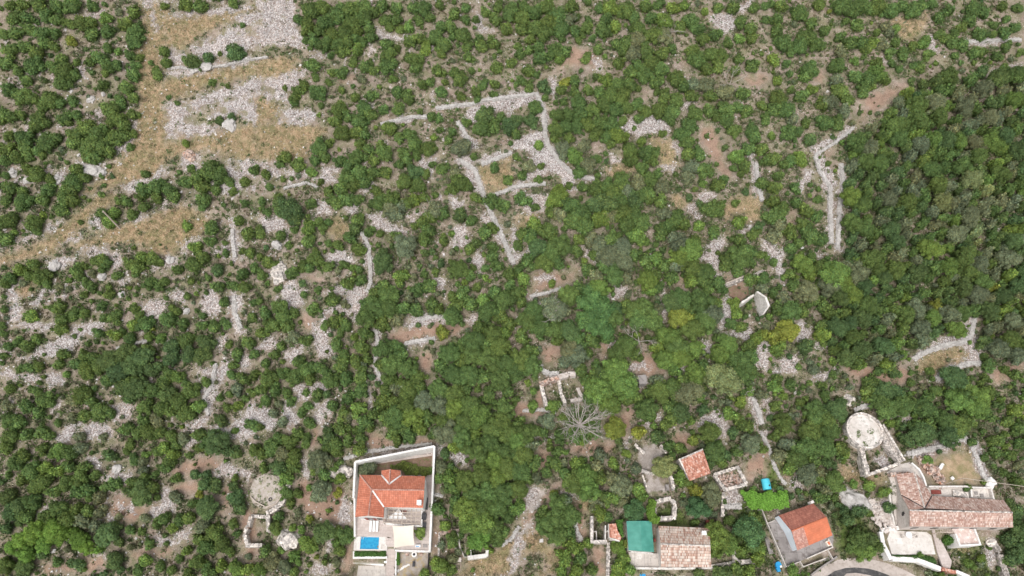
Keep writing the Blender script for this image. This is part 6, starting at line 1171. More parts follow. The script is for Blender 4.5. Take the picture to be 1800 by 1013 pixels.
B2 3,3,5 10,4,5 5,9,4 12,11,3o 16,5,4 18,10,4 26,5,3 32,6,5 27,12,4 24,15,4 14,20,4o 9,16,4o 28,21,5 2,23,3 22,27,5 26,31,4 18,31,6 12,29,5 14,37,6o 8,34,6 20,38,6 3,37,5 4,45,4 12,44,6d 20,44,5 16,50,5b 27,28,3 38,28,5d 44,24,5 42,32,5 38,34,4 48,30,4 55,29,4 54,35,5 52,25,3 33,41,6o 30,45,4 36,48,5 42,36,4 46,40,4 38,42,4o 44,50,4b 40,12,4 48,8,5 55,4,5 46,16,5 54,13,5b 48,18,4o 60,24,3 57,20,5 62,16,5 55,24,3 68,4,5 74,3,5o 66,10,5 72,10,5 80,4,6 86,3,5 79,12,6 88,10,6o 68,17,5 74,18,6 82,18,6b 90,18,5 96,4,6 96,12,6o 104,6,6 103,15,6b 98,20,6 110,3,5 112,12,6 118,18,7b 110,20,6 72,25,5 78,24,5 86,24,5b 94,26,5 74,30,4 80,28,5 100,26,6o 108,28,6 115,26,5b 122,6,5 124,24,6 130,14,6 132,4,5 128,20,6 132,28,6 122,32,6 130,36,6 104,33,5b 110,34,5 116,36,6 124,40,6b 132,44,6 99,37,4d 97,44,5o 102,44,3 101,50,5b 96,50,4 103,55,5 98,60,6o 105,62,5 95,66,5 99,75,4b 110,52,6 118,48,6 126,50,6b 114,58,6 122,58,6 130,58,6 110,66,7b 118,66,6 126,66,6 132,70,5 112,75,6b 118,74,7b 117,82,6B 124,76,6 126,82,5 130,78,4 103,82,5 107,80,3 28,55,3b 34,57,6o 30,60,3y 38,67,2b 43,58,3y 16,58,5 22,58,4 18,63,4 12,70,4 10,76,5 19,76,3b 24,77,3b 28,71,3y 22,68,3o 36,78,6d 32,82,4 27,85,6b 43,78,4 47,80,5 42,84,3b 44,88,4 20,90,4b 13,88,3b 5,88,5 8,94,6o 15,96,5o 2,98,5b 22,94,3b 20,99,4 32,91,2y 42,94,3o 58,45,5o 84,47,2y 88,48,2y 79,44,2y 92,46,2 97,96,5b 94,94,4b 102,98,4 103,92,4o 88,100,4b
C2 36,26,3b 33,29,3b 38,22,3b 31,24,3 41,27,3 37,31,3b 33,20,3 11,12,4b 22,12,5b 18,20,5o 16,26,4 27,18,4 25,28,5 20,34,3 3,22,5 3,30,6b 8,27,6 5,38,6 10,33,5o 12,42,5 4,46,6 3,56,6 3,66,5b 8,50,4 13,50,4o 22,42,5 24,36,4 18,47,4 28,48,5 34,42,5b 32,52,6 38,48,6b 40,56,6b 44,44,5o 46,38,5o 46,50,5 48,60,5 53,42,4b 52,50,5o 57,54,6o 40,8,5 45,4,8b 50,12,7b 56,3,7b 60,8,5 53,26,5y 54,24,6y 66,26,5y 76,28,5d 60,37,3b 70,14,6 66,8,4 72,5,4 78,5,6 84,4,6 73,18,4b 82,12,5 92,6,7o 88,16,6d 84,18,5 80,22,4 94,20,3b 98,8,4 100,14,4d 103,26,6 100,3,3 114,16,5b 118,18,4 120,10,4b 116,26,4d 125,4,3b 130,6,4o 121,22,5 124,32,6o 118,36,4 130,34,4 95,30,4y 88,34,4 82,33,4 84,38,3 106,36,6 104,42,4d 112,38,4d 110,42,4 79,44,6p 65,45,4o 66,56,5b 68,60,4b 64,67,6D 88,50,5b 96,56,5y 92,52,4 104,59,6o 97,66,6D 96,73,3 107,80,8b 112,84,6b 106,88,5b 124,78,8D 128,72,5 126,86,5 121,88,4b 114,72,4 58,62,4o 54,60,5b 46,68,5b 50,70,4 44,62,5o 24,64,6 28,62,5o 22,72,6 30,70,6 18,74,6 24,80,6 30,78,5 16,68,5 22,58,3y 32,86,5b 28,92,5b 36,92,5 40,84,4b 34,98,5b 26,99,4b 42,98,4 54,86,4b 58,92,4b 60,84,3y 56,98,5b 62,98,4b 98,100,4d 110,99,5d 118,98,5 124,99,5b 129,92,5b 130,86,4b
D2 3,2,4b 4,12,4 17,10,3 8,22,6 4,28,4 12,18,3o 24,16,6 30,6,4 35,14,6d 30,20,6 40,20,5d 22,26,6 32,26,6 10,32,5o 20,34,7 29,34,6 38,34,5 6,38,5o 14,40,6 24,41,5 32,42,4d 12,44,5b 20,47,6o 28,48,5o 26,50,4 34,52,6 30,56,5o 28,60,5 36,48,3 40,41,2b 45,53,3b 53,54,4b 50,50,2 61,57,4b 63,65,4d 48,67,5d 40,67,3d 42,72,4d 47,82,6 54,82,5d 50,88,6b 58,86,4 43,87,3 52,4,5 60,4,6d 58,10,6 68,5,5d 62,14,6 70,12,6 76,11,5 82,14,6 88,4,4 84,8,4 68,20,3 64,21,3b 78,22,5 84,22,5 80,27,7d 73,30,5d 92,20,6 98,22,6 94,28,6d 100,26,5 104,20,5 98,10,6b 104,6,5 110,8,6b 116,4,4 108,14,6b 114,16,5 126,20,4 130,14,5b 132,24,5 132,32,4 122,30,3 118,30,4 120,37,4 118,44,2 124,47,3 130,52,4 127,38,4 129,48,2 84,40,3b 90,36,2d 98,35,1 107,31,3 113,52,2b 104,56,2 105,54,2 124,72,5d 130,68,5d 132,78,6d 126,82,5d 132,88,6d 128,92,5d 106,95,3b 112,92,3b 116,86,2 127,64,4d 80,90,2b 13,98,4b 95,82,4R
'''
# colours of the kinds (multiplies the leaf tint)
TONE = {'': (.110, .172, .050), 'd': (.095, .152, .054), 'b': (.145, .225, .055), 'B': (.15, .27, .055), 'G': (.1, .185, .058), 'o': (.16, .19, .105), 'y': (.2, .24, .05), 'p': (.2, .25, .11), 'D': (.09, .17, .065), 'R': (.07, .15, .03)}
WORD = {'': 'mid green', 'd': 'dark green', 'b': 'bright green', 'B': 'vivid green broadleaf', 'G': 'fresh green broadleaf', 'o': 'grey-green', 'y': 'yellow-green', 'p': 'pale green', 'D': 'deep green dense', 'R': 'glossy green'}
plants = []
for ln in PL.strip().splitlines():
    q = ln.split()
    for e in q[1:]:
        k = '' if e[-1].isdigit() else e[-1]
        a, b, r = map(float, (e if not k else e[:-1]).split(','))
        X_, Y_ = tpx(q[0], a, b); plants.append([X_, Y_, r*3.3557, k, False])
def pin(x, y, P): return bool(inside(np.array([x]), np.array([y]), P)[0])
WOOD = np.array([(1490, 285), (1508, 248), (1560, 205), (1590, 165), (1620, 148), (1700, 128), (1800, 118), (1840, 116), (1840, 600), (1800, 628), (1748, 632), (1722, 600), (1713, 545), (1700, 570), (1660, 596), (1600, 612), (1575, 645), (1520, 645), (1478, 628), (1445, 600), (1445, 560), (1492, 480), (1494, 400)], float)
PALE = [(1640, 185, 19, 'o'), (1585, 205, 15, 'o'), (1535, 225, 13, 'o'), (1705, 320, 18, 'p'), (1730, 335, 15, 'p'), (1610, 310, 14, 'o'), (1655, 360, 17, 'p'), (1700, 385, 19, 'o'), (1718, 405, 14, 'p'), (1720, 425, 8, 'p'), (1600, 275, 14, 'o'), (1585, 445, 14, 'o'), (1610, 460, 14, 'o'), (1760, 355, 14, 'o'), (1740, 505, 14, 'y'), (1645, 540, 14, 'y'), (1590, 395, 14, 'o'), (1550, 390, 14, 'o'), (1780, 405, 14, 'b'), (1500, 290, 14, 'o'), (1765, 545, 14, 'b'), (1480, 500, 16, 'b'), (1560, 560, 14, 'o')]
wp = [[a, b, r, k, True] for a, b, r, k in PALE]; rw = random.Random(5); tries = 0
while tries < 9000 and len(wp) < 520:
    tries += 1; a, b = rw.uniform(1440, 1840), rw.uniform(115, 645)
    if not pin(a, b, WOOD): continue
    r = rw.uniform(11, 19)
    if all((a-q[0])**2+(b-q[1])**2 > (.62*(r+q[2]))**2 for q in wp): wp.append([a, b, r, rw.choice(['', '', '', 'd', 'b', 'o', 'o', 'd', 'd']), True])
plants += wp
plants = [p for p in plants if not any((p[0]-a)**2+(p[1]-b)**2 < (c+p[2]*.55)**2 for a, b, c in [(1519, 757, 33), (1560, 800, 14), (1345, 851, 10), (1415, 930, 36)])]
def seg2(px, py, c): return float(seg_dist(np.array([px]), np.array([py]), np.array([(c[k], c[k+1]) for k in range(0, len(c), 2)], float), False)[0])
DWL = [(co, wd_*3.2+.5) for co, wd_, lb in DW if min(co[0::2]) > -5]
def offwall(p, f): return all(seg2(p[0], p[1], co) > hw+f*p[2] for co, hw in DWL)
plants = [p for p in plants if offwall(p, .5 if p[4] else .18)]
NK = len(plants)
# small bushes between the listed ones, and the slope beyond the picture's edges
KEEP = [np.array(p, float) for p in ([(600, 770), (775, 770), (775, 1013), (600, 1013)], [(1540, 780), (1800, 830), (1800, 960), (1620, 1013), (1400, 1013), (1330, 1013), (1340, 890), (1430, 870), (1480, 920), (1545, 900)], [(1090, 905), (1270, 905), (1270, 1013), (1090, 1013)], [(1485, 715), (1560, 715), (1600, 820), (1500, 840)], [(1030, 900), (1100, 900), (1100, 1013), (1030, 1013)], [(430, 830), (515, 830), (515, 960), (425, 965)], [(1120, 775), (1190, 775), (1190, 915), (1145, 915), (1120, 830)], [(1190, 785), (1315, 785), (1315, 870), (1200, 860)], [(1330, 830), (1360, 830), (1360, 865), (1330, 865)], [(240, 0), (540, 0), (590, 220), (560, 270), (380, 420), (180, 440), (0, 470), (0, 440), (200, 330)], [(865, 860), (950, 840), (960, 1013), (860, 1013)], [(940, 640), (1030, 640), (1030, 720), (940, 720)])]
rp = random.Random(9); cell = {}
def near_ok(a, b, r, f):
    i, j = int(a//30), int(b//30)
    for u in range(i-1, i+2):
        for v in range(j-1, j+2):
            for q in cell.get((u, v), ()):
                if (a-q[0])**2+(b-q[1])**2 < (f*(r+q[2]))**2: return False
    return True
def addc(p): cell.setdefault((int(p[0]//30), int(p[1]//30)), []).append(p)
for p in plants: addc(p)
small = []
cand = [(rp.uniform(0, 1800), rp.uniform(0, 1013), rp.uniform(3.5, 10)) for _ in range(17000)]
cx, cy, cz = at([c[0] for c in cand], [c[1] for c in cand]); open_ = np.maximum(mask(cx, cy, 'r'), .8*mask(cx, cy, 'g')); open_ = np.maximum(open_, .9*mask(cx, cy, 's')); open_ = np.maximum(open_, mask(cx, cy, 'c'))
dens = .45+.55*snoise(cx, cy, 77, 26)
for (a, b, r), o_, dn in zip(cand, open_, dens):
    if o_ > .2 and rp.random() > .10: continue
    if o_ > .2: r *= .6
    lush = (a > 560 and b > 430) or (a > 1450 and b > 250)
    if rp.random() > (.6+.4*dn if lush else .36+.3*dn): continue
    if any(pin(a, b, K) for K in KEEP): continue
    if near_ok(a, b, r, .62 if lush else .8):
        p = [a, b, r, rp.choice(['', '', 'd', 'b', 'o', 'o']), False]
        if offwall(p, .5): small.append(p); addc(p)
for _ in range(9000):
    a, b = rp.uniform(-420, 2220), rp.uniform(-260, 1150)
    if -12 < a < 1812 and -12 < b < 1024: continue
    r = rp.uniform(10, 22)
    if near_ok(a, b, r, .66): p = [a, b, r, rp.choice(['', '', 'd', 'b', 'o']), False]; small.append(p); addc(p)
allp = plants + small
# ---- world data
PX = np.array([p[0] for p in allp]); PY = np.array([p[1] for p in allp]); PR = np.array([p[2] for p in allp])
wd = np.array([p[4] for p in allp])
low = np.clip((PY-200)/700, 0, 1)
KH = np.where(wd, 1.75, 1.15+.3*low)                           # height as a multiple of the radius
x1, y1, z1 = at(PX, PY, 2.)
sc_ = np.hypot(np.hypot(x1, y1), CAM_H-z1); dirn = np.stack(ray(PX, PY), -1); depth = (CAM_H-z1)/(-dirn[:, 2])
RW = PR*depth/FPX*1.02*np.where((PY < 330) & (PX > 560) & ~wd, .9, 1.)*np.where((PX < 560) & (PY > 430), .87, 1.)*np.where((PX < 820) & (PY < 430), .95, 1.)
HT = np.clip(KH*RW + np.where(wd, .5, .25), .4, 9)
# sight line through the middle of the crown
WX = np.zeros(len(allp)); WY = WX.copy(); WZ = WX.copy()
xx, yy = x1.copy(), y1.copy(); zz = z1.copy()
for _ in range(12):
    zt = zz + .5*HT; xx, yy = atz(PX, PY, zt); zz = .5*zz + .5*H(xx, yy)
WX, WY, WZ = xx, yy, H(xx, yy)
# ---- crown shapes
def crown(seed, nleaf, lsize, lumps=9, fine=0):
    g = np.random.default_rng(seed); B = [(0, 0, .45, .56)]
    for i in range(lumps):
        th = 2*np.pi*(i+g.uniform(-.3, .3))/lumps; d = g.uniform(.35, .72)*(1 if i % 3 else .5); B.append((d*np.cos(th), d*np.sin(th), g.uniform(.25, .8 if i % 2 else .62), g.uniform(.2, .40)))
    for i in range(fine):
        th = g.uniform(0, 6.283); ph = np.arccos(g.uniform(.0, 1)); rr = g.uniform(.72, .9); B.append((rr*np.sin(ph)*np.cos(th), rr*np.sin(ph)*np.sin(th), .12+rr*np.cos(ph), g.uniform(.11, .22)))
    B = np.array(B); B[:, :2] *= [g.uniform(.85, 1.1), g.uniform(.85, 1.1)]
    area = B[:, 3]**2; tone = g.uniform(.62, 1.42, len(B)); tone[0] = 1
    w_ = g.choice(len(B), nleaf*3, p=area/area.sum()); u = g.normal(size=(nleaf*3, 3)); u /= np.linalg.norm(u, axis=1)[:, None]
    P = B[w_, :3] + u*(B[w_, 3]*(g.uniform(.84, 1.12, nleaf*3)+.42*g.random(nleaf*3)**6))[:, None]
    ok = (P[:, 2] > .02)
    for k, b in enumerate(B): ok &= (np.linalg.norm(P-b[:3], axis=1) > b[3]*.8) | (w_ == k)
    P, u, w_ = P[ok][:nleaf], u[ok][:nleaf], w_[ok][:nleaf]; n = len(P)
    nr = u + g.normal(scale=.55, size=(n, 3)) + [0, 0, .35]; nr /= np.linalg.norm(nr, axis=1)[:, None]
    t1 = np.cross(nr, g.normal(size=(n, 3))); t1 /= np.linalg.norm(t1, axis=1)[:, None]; t2 = np.cross(nr, t1)
    s = lsize*g.uniform(.55, 1.3, n)[:, None]; e = g.uniform(.5, 1, n)[:, None]
    V = np.stack([P-t1*s-t2*s*e*.4, P+t1*s*.2-t2*s*e, P+t1*s+t2*s*e*.4, P-t1*s*.2+t2*s*e], 1).reshape(-1, 3)
    c = tone[w_]*g.uniform(.66, 1.38, n); hue = g.uniform(-.12, .16, n)
    Cc = np.stack([c*(1+hue), c, c*(1-hue)], 1).repeat(4, 0)
    Fq = np.arange(4*n).reshape(n, 4)
    # inner mass of foliage
    lat, lon = 5, 8; vs, fs = [], []
    for bi, b in enumerate(B):
        k = len(V) + len(vs)
        for i in range(lat+1):
            ph = np.pi*i/lat
            for j in range(lon):
                th = 2*np.pi*j/lon; r = b[3]*.84*g.uniform(.88, 1.1)
                vs.append((b[0]+r*np.sin(ph)*np.cos(th), b[1]+r*np.sin(ph)*np.sin(th), max(b[2]+r*np.cos(ph), .0+.001*i)))
        for i in range(lat):
            for j in range(lon): j2 = (j+1) % lon; fs.append((k+i*lon+j, k+(i+1)*lon+j, k+(i+1)*lon+j2, k+i*lon+j2))
    vs = np.array(vs); V = np.concatenate([V, vs]); Fq = np.concatenate([Fq, np.array(fs)])
    Cc = np.concatenate([Cc, np.full((len(vs), 3), .85)])
    return V, Fq, Cc
NV = 14
BIG = [crown(100+i, 2300, .054, 7+i % 5, 5+i % 4) for i in range(NV)]
TREE = [crown(200+i, 4800, .040, 7+i % 4, 26+i % 12) for i in range(NV)]
LOD = [crown(300+i, 640, .082, 7) for i in range(10)]
SML = [crown(330+i, 170, .14, 5) for i in range(8)]
SM = [np_mesh('shrub_foliage', v*[1, 1, .78], f, M['leaf'], c) for v, f, c in BIG]
def tree_crown(v): v = v.copy(); v[:, 2] = v[:, 2]*.72+.3; return v
TM = [np_mesh('crown_foliage', tree_crown(v), f, M['leaf'], c) for v, f, c in TREE]
def trunkmesh(i):
    r = random.Random(i); b = MB(); b.tube((0, 0, -.25), (.03, .02, .5), .075, .05); 
    for k in range(5):
        a = 6.283*k/5+r.uniform(-.4, .4); b.tube((.03, .02, .3+.04*k), (.42*math.cos(a), .42*math.sin(a), r.uniform(.6, .85)), .035, .012, 5)
    me = bpy.data.meshes.new('trunk_and_limbs'); me.from_pydata(b.v, [], b.f); me.materials.append(M['bark']); return me
TK = [trunkmesh(i) for i in range(4)]
REG = [
 ('in the dense wood on the right', lambda x, y: pin(x, y, WOOD)),
 ('on the stony slope left of the dirt track', lambda x, y: x < 245 and y < 330 or x < 120 and y < 440),
 ('on the bulldozed rubble terraces at top left', lambda x, y: x < 540 and y < 250),
 ('on the slope between the rubble terraces and the stone enclosure', lambda x, y: 540 <= x < 800 and y < 250),
 ('on the upper slope behind the stone enclosure', lambda x, y: 800 <= x < 1150 and y < 170),
 ('inside or beside the walled stone enclosure', lambda x, y: 790 <= x < 1050 and y < 460),
 ('on the upper slope above the pair of stone paths', lambda x, y: 1150 <= x and y < 265),
 ('on the slope left of the pair of stone paths', lambda x, y: 1050 <= x and y < 460),
 ('beside the dry grass clearing with the leaning pole', lambda x, y: x < 420 and y < 440),
 ('on the scree between the pole clearing and the stone enclosure', lambda x, y: 420 <= x < 800 and y < 460),
 ('on the stony slope below the pole clearing', lambda x, y: x < 420 and y < 620),
 ('on the terraced slope above the villa', lambda x, y: 420 <= x < 800 and y < 780),
 ('on the lower left slope above the round stone floor', lambda x, y: x < 420 and y < 800),
 ('around the ruined enclosure left of the villa', lambda x, y: x < 615),
 ('in the thicket between the villa and the footpath', lambda x, y: 600 <= x < 935 and y > 770),
 ('in the thicket above the roofless square ruin and bare tree', lambda x, y: 800 <= x < 1150 and y < 650),
 ('around the bare tree and roofless square ruin', lambda x, y: 800 <= x < 1120 and y < 800),
 ('around the ruined plastered wall', lambda x, y: 1150 <= x < 1450 and y < 650),
 ('between the footpath and the green-roofed house', lambda x, y: x < 1110),
 ('between the red-tiled shed and the old houses', lambda x, y: x < 1340 and y > 780),
 ('above the red-tiled shed and the turquoise tank', lambda x, y: x < 1370),
 ('between the orange-roofed house and the round cistern', lambda x, y: x < 1570),
 ('behind and beside the long pink-tiled house', lambda x, y: True)]
def region(x, y):
    for t_, f_ in REG:
        if f_(x, y): return t_
SPECIAL = [  # photo x, y, label, category
 (937, 713, 'small round bright green tree on red soil left of the roofless ruin'), (1268, 669, 'pale green round domed tree above the red-tiled shed'),
 (1053, 686, 'large bright green tree right of the roofless square ruin'), (1224, 894, 'deep green round tree below the red-tiled shed, above the pale-tiled house'),
 (1116, 898, 'deep green round tree touching the green metal roof'), (1316, 935, 'big deep green tree left of the orange-roofed house courtyard'),
 (1259, 941, 'big bright green tree overhanging the right end of the pale-tiled house'), (1669, 948, 'glossy round tree in front of the long pink-tiled house beside the flat annex'),
 (843, 948, 'vivid green domed tree behind the short white wall by the footpath'), (507, 367, 'large dark green rounded shrub alone on pale scree'),
 (809, 377, 'single round dark shrub right of a grey scree tongue'), (328, 397, 'bright round shrub alone in the golden grass clearing'),
 (1165, 820, 'pale green tree over the ruined stone yard left of the red-tiled shed'), (967, 545, 'grey-green half-bare tree in the central thicket'), (855, 201, 'dark rounded shrub inside the top of the stone enclosure'),
 (1618, 763, 'dark round tree right of the round white cistern'), (1122, 761, 'round yellow-green citrus-like bush above the ruined stone yard'), (1079, 760, 'round yellow-green bush right of the bare grey tree'), (191, 390, 'bright shrub under the leaning wooden pole'), (1150, 350, 'xx')]
order = np.argsort(-PR)
inframe = (PX > -5) & (PX < 1805) & (PY > -5) & (PY < 1018)
lush_tree = np.array([(p[2] >= 18.5 and p[1] > 430 and p[0] > 560) or p[4] or (p[2] >= 21 and p[1] > 560) or p[3] in 'BDpG' and p[3] != '' for p in allp])
ti = [i for i in order if lush_tree[i] and inframe[i]]; tset = ti[:295]
si = [i for i in order if not lush_tree[i] and inframe[i]]; sset = si[:298]
spec = {}
for sx, sy, lb in SPECIAL:
    if lb == 'xx': continue
    c_ = min(tset+sset, key=lambda i: (PX[i]-sx)**2+(PY[i]-sy)**2)
    if (PX[c_]-sx)**2+(PY[c_]-sy)**2 < 200: spec.setdefault(c_, lb)
rl = random.Random(3)
def tonev(k, r): t_ = TONE[k]; a = 1.12*r.uniform(.82, 1.12); h_ = r.uniform(-.08, .11); return (t_[0]*a*(1+h_), t_[1]*a, t_[2]*a*(1-h_), 1)
def size_word(r, tree): return ('large' if r > (20 if tree else 17.5) else 'medium-sized')
for i in tset:
    k = allp[i][3]; rg = region(PX[i], PY[i]); loc = (WX[i], WY[i], WZ[i]); r = RW[i]
    if i in spec: lb, gp = spec[i], None
    else: lb = f'{size_word(PR[i], 1)} {WORD[k]} tree {rg}'; gp = f'{size_word(PR[i], 1)} {WORD[k]} trees {rg}'
    t = thing('tree', lb, 'tree', loc, gp); rz = rl.uniform(0, 6.28)
    c = bpy.data.objects.new('crown', TM[rl.randrange(NV)]); k2 = bpy.data.objects.new('trunk', TK[rl.randrange(4)])
    for o in (c, k2): COL.objects.link(o); o.parent = t
    t.rotation_euler = (0, 0, rz); t.scale = (r, r*rl.uniform(.9, 1.1), HT[i]); tv = tonev(k, rl); wf = .97 if wd[i] else 1; c.color = (tv[0]*wf, tv[1]*wf, tv[2]*wf, 1)
for i in sset:
    k = allp[i][3]; rg = region(PX[i], PY[i]); r = RW[i]
    o = bpy.data.objects.new('shrub', SM[rl.randrange(NV)]); COL.objects.link(o); o.location = (WX[i], WY[i], WZ[i]-.1)
    o.rotation_euler = (0, 0, rl.uniform(0, 6.28)); o.scale = (r, r*rl.uniform(.88, 1.12), HT[i]*1.15); o.color = tonev(k, rl)
    if i in spec: tag(o, spec[i], 'shrub')
    else: tag(o, f'{size_word(PR[i], 0)} {WORD[k]} rounded shrub {rg}', 'shrub', f'{size_word(PR[i], 0)} {WORD[k]} shrubs {rg}')
# ---- the rest, one mass each
def mass(name, idx, lods, label, cat):
    Vs, Fs, Cs = [], [], []; off = 0
    for i in idx:
        v, f, c = lods[rl.randrange(len(lods))]; a = rl.uniform(0, 6.28); ca, sa = math.cos(a), math.sin(a)
        R_ = RW[i]; hz = HT[i]*.95; X_ = (v[:, 0]*ca-v[:, 1]*sa)*R_+WX[i]; Y_ = (v[:, 0]*sa+v[:, 1]*ca)*R_+WY[i]
        Vs.append(np.stack([X_, Y_, v[:, 2]*hz+WZ[i]-.1], 1)); Fs.append(f+off); off += len(v); Cs.append(c*np.array(tonev(allp[i][3], rl)[:3]))
    me = np_mesh(name, np.concatenate(Vs), np.concatenate(Fs), M['leaf'], np.concatenate(Cs)); o = bpy.data.objects.new(name, me); COL.objects.link(o)
    return tag(o, label, cat, kind='stuff')
restm = [i for i in ti[295:]+si[298:] if PR[i] >= 9] ; rests = [i for i in ti[295:]+si[298:] if PR[i] < 9]
outs = [i for i in range(len(allp)) if not inframe[i]]
mass('shrub_cover', restm, LOD, 'many smaller green bushes covering the hillside between the larger ones', 'shrubs')
mass('low_bush_cover', rests, SML, 'tiny low green bushes dotted over the stony hillside', 'low bushes')
mass('surrounding_scrub', outs, SML, 'green scrub covering the hillside at the edges of the view', 'scrub')
print('plants', len(allp), 'trees', len(tset), 'shrubs', len(sset), 'rest', len(restm), len(rests), len(outs))
# ---- rubble stones, herbs and dry grass
def scatter(n, kinds, thr, seed, box=(-118, 118, 4, 150)):
    g = np.random.default_rng(seed); X_ = g.uniform(box[0], box[1], n); Y_ = g.uniform(box[2], box[3], n)
    m = np.zeros(n)
    for k in kinds: m = np.maximum(m, mask(X_, Y_, k, 1.))
    if kinds == 'r': m = m*np.where((X_ < -38) & (Y_ > 72), np.clip(.85+1.1*snoise(X_, Y_, 95, 7)+.8*snoise(X_, Y_, 96, 2.5), .12, 1), 1)
    ok = g.random(n) < np.clip(m, 0, 1)*1. if thr is None else thr(m, X_, Y_, g)
    for P, lv, bl in PLAT: ok &= ~inside(X_, Y_, P)
    return X_[ok], Y_[ok], g
def stones(name, X_, Y_, g, s0, s1, c0, c1, label, cat):
    n = len(X_); base = np.array([(a, b, c) for a in (-1, 1) for b in (-1, 1) for c in (-.6, .7)], float)
    S = g.uniform(s0, s1, n)*(1+.6*(g.random(n) > .95)); V = base[None]*g.uniform(.45, 1., (n, 8, 3)); V *= (S[:, None]*g.uniform(.6, 1, (n, 3)))[:, None, :]
    a = g.uniform(0, 6.28, n); x_ = V[..., 0]*np.cos(a)[:, None]-V[..., 1]*np.sin(a)[:, None]; y_ = V[..., 0]*np.sin(a)[:, None]+V[..., 1]*np.cos(a)[:, None]
    Z_ = H(X_, Y_)+.06+.1*mask(X_, Y_, 'r')
    V = np.stack([x_+X_[:, None], y_+Y_[:, None], V[..., 2]+Z_[:, None]], -1).reshape(-1, 3)
    fq = np.array([(0, 1, 3, 2), (4, 6, 7, 5), (0, 4, 5, 1), (2, 3, 7, 6), (1, 5, 7, 3)]); Fq = (fq[None]+8*np.arange(n)[:, None, None]).reshape(-1, 4)
    t_ = g.random((n, 1)); Cc = (np.array(c0)*(1-t_)+np.array(c1)*t_).repeat(8, 0)
    me = np_mesh(name, V, Fq, M['stone'], Cc); o = bpy.data.objects.new(name, me); COL.objects.link(o); return tag(o, label, cat, kind='stuff')
X_, Y_, g = scatter(430000, 'r', None, 41); stones('rubble', X_, Y_, g, .05, .14, (.36, .34, .33), (.7, .68, .665), 'loose pale limestone rubble in patches and scree', 'rubble'); print('rubble', len(X_))
X_, Y_, g = scatter(26000, 'r', lambda m, x, y, g: g.random(len(x)) < np.clip(.15+.75*snoise(x, y, 61, 12), .03, 1)*np.clip(1.1-(x+90)/160, .12, 1), 42); stones('scattered_stones', X_, Y_, g, .1, .3, (.42, .39, .36), (.76, .73, .71), 'pale stones scattered over the hillside soil', 'stones'); print('stones', len(X_))
def tufts(name, X_, Y_, g, rad, hgt, nq, lw, cols, label, cat):
    n = len(X_)*nq; xi = np.repeat(X_, nq); yi = np.repeat(Y_, nq); rr = np.repeat(g.uniform(.6, 1.3, len(X_)), nq)*rad
    th = g.uniform(0, 6.28, n); d = np.sqrt(g.random(n))*rr; cx_ = xi+d*np.cos(th); cy_ = yi+d*np.sin(th); cz_ = H(xi, yi)+.02
    hh = hgt*g.uniform(.4, 1, n)*(1.15-d/(rr*1.3)); ln = g.normal(scale=.35, size=(n, 2))*hh[:, None]; w2 = lw*g.uniform(.5, 1, n); ph = g.uniform(0, 3.14, n)
    ux, uy = np.cos(ph)*w2, np.sin(ph)*w2
    V = np.stack([np.stack([cx_-ux, cy_-uy, cz_-.05], 1), np.stack([cx_+ux, cy_+uy, cz_-.05], 1), np.stack([cx_+ux+ln[:, 0], cy_+uy+ln[:, 1], cz_+hh], 1), np.stack([cx_-ux+ln[:, 0]*1.2, cy_-uy+ln[:, 1]*1.2, cz_+hh*.9], 1)], 1).reshape(-1, 3)
    Cc = (np.repeat(np.array(cols)[g.integers(0, len(cols), len(X_))], nq, 0)*g.uniform(.7, 1.3, (n, 1))).repeat(4, 0)
    me = np_mesh(name, V, np.arange(4*n).reshape(n, 4), M['leaf'], Cc); o = bpy.data.objects.new(name, me); COL.objects.link(o); return tag(o, label, cat, kind='stuff')
X_, Y_, g = scatter(90000, 'rsgc', lambda m, x, y, g: g.random(len(x)) < np.where(m > .3, .05, np.clip(.35+.6*snoise(x, y, 71, 15)+.25*np.clip((x+30)/60, -.5, 1), .06, .95)), 51)
tufts('herb_cover', X_, Y_, g, .42, .3, 12, .16, [(.13, .17, .06), (.16, .19, .075), (.1, .15, .05), (.2, .19, .1), (.11, .19, .05), (.24, .19, .12)], 'low green and brown herbs between the bushes', 'herbs'); print('herbs', len(X_))
X_, Y_, g = scatter(40000, 'rsgc', lambda m, x, y, g: g.random(len(x)) < np.where(m > .35, .03, np.clip(.3+.6*snoise(x, y, 73, 11)+.45*np.clip((x+20)/60, -.05, 1)*(y < 95)+.3*(x < -20)*(y < 85), .05, .95)), 58)
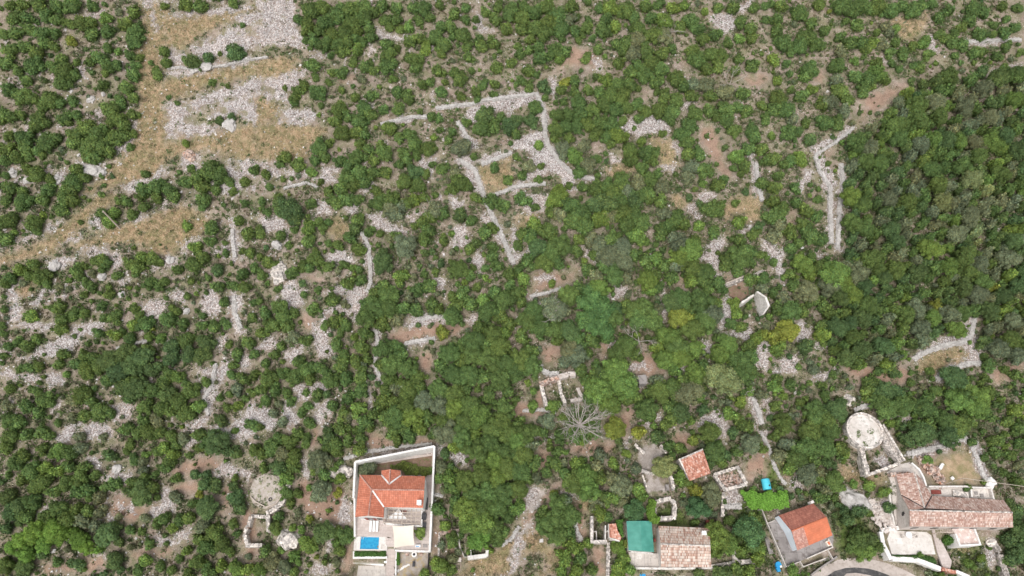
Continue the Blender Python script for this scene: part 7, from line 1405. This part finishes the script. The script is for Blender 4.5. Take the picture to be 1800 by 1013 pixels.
tufts('undergrowth', X_, Y_, g, .75, .6, 24, .13, [(.15, .21, .09), (.17, .2, .11), (.13, .185, .07), (.19, .21, .12), (.14, .21, .07), (.22, .2, .13)], 'loose grey-green undergrowth between the bushes', 'undergrowth'); print('under', len(X_))
X_, Y_, g = scatter(60000, 'h', None, 57)
tufts('green_grass_cover', X_, Y_, g, .4, .3, 10, .13, [(.11, .2, .04), (.14, .21, .05), (.1, .17, .04), (.19, .22, .08)], 'green grass and weeds around the village houses', 'grass')
X_, Y_, g = scatter(300000, 'g', None, 52)
tufts('dry_grass_cover', X_, Y_, g, .45, .4, 9, .05, [(.7, .53, .36), (.58, .45, .3), (.74, .6, .43), (.28, .29, .14), (.36, .35, .19), (.5, .42, .27)], 'golden dry grass on the clearings and tracks', 'dry grass'); print('grass', len(X_))

# weeds growing on the old stone floors
def weeds(name, cx0, cy0, z, R0, n, label):
    g = np.random.default_rng(n); a = g.uniform(0, 6.28, n); r = R0*np.sqrt(g.random(n)); X_ = cx0+r*np.cos(a); Y_ = cy0+r*np.sin(a); ok = snoise(X_, Y_, n, 2.2) > .25; X_, Y_ = X_[ok], Y_[ok]; n = len(X_)
    nr = g.normal(scale=.5, size=(n, 3))+[0, 0, 1]; nr /= np.linalg.norm(nr, axis=1)[:, None]; t1 = np.cross(nr, g.normal(size=(n, 3))); t1 /= np.linalg.norm(t1, axis=1)[:, None]; t2 = np.cross(nr, t1); s_ = .11*g.uniform(.5, 1.3, (n, 1)); C = np.stack([X_, Y_, z+g.uniform(.02, .22, n)], 1)
    V = np.stack([C-t1*s_, C-t2*s_, C+t1*s_, C+t2*s_], 1).reshape(-1, 3); cc = (np.array((.16, .2, .09))*g.uniform(.6, 1.5, (n, 1))).repeat(4, 0)
    o = bpy.data.objects.new(name, np_mesh(name, V, np.arange(4*n).reshape(n, 4), M['leaf'], cc)); COL.objects.link(o); tag(o, label, 'weeds', kind='stuff')
weeds('weeds', ci.location.x+.3, ci.location.y-1.2, Zc+1.5, rad*.6, 500, 'small weeds growing on the white cistern floor')
weeds('floor_weeds', tf.location.x, tf.location.y, Zf+.05, 3.3, 900, 'dry weeds growing on the round stone floor left of the villa')
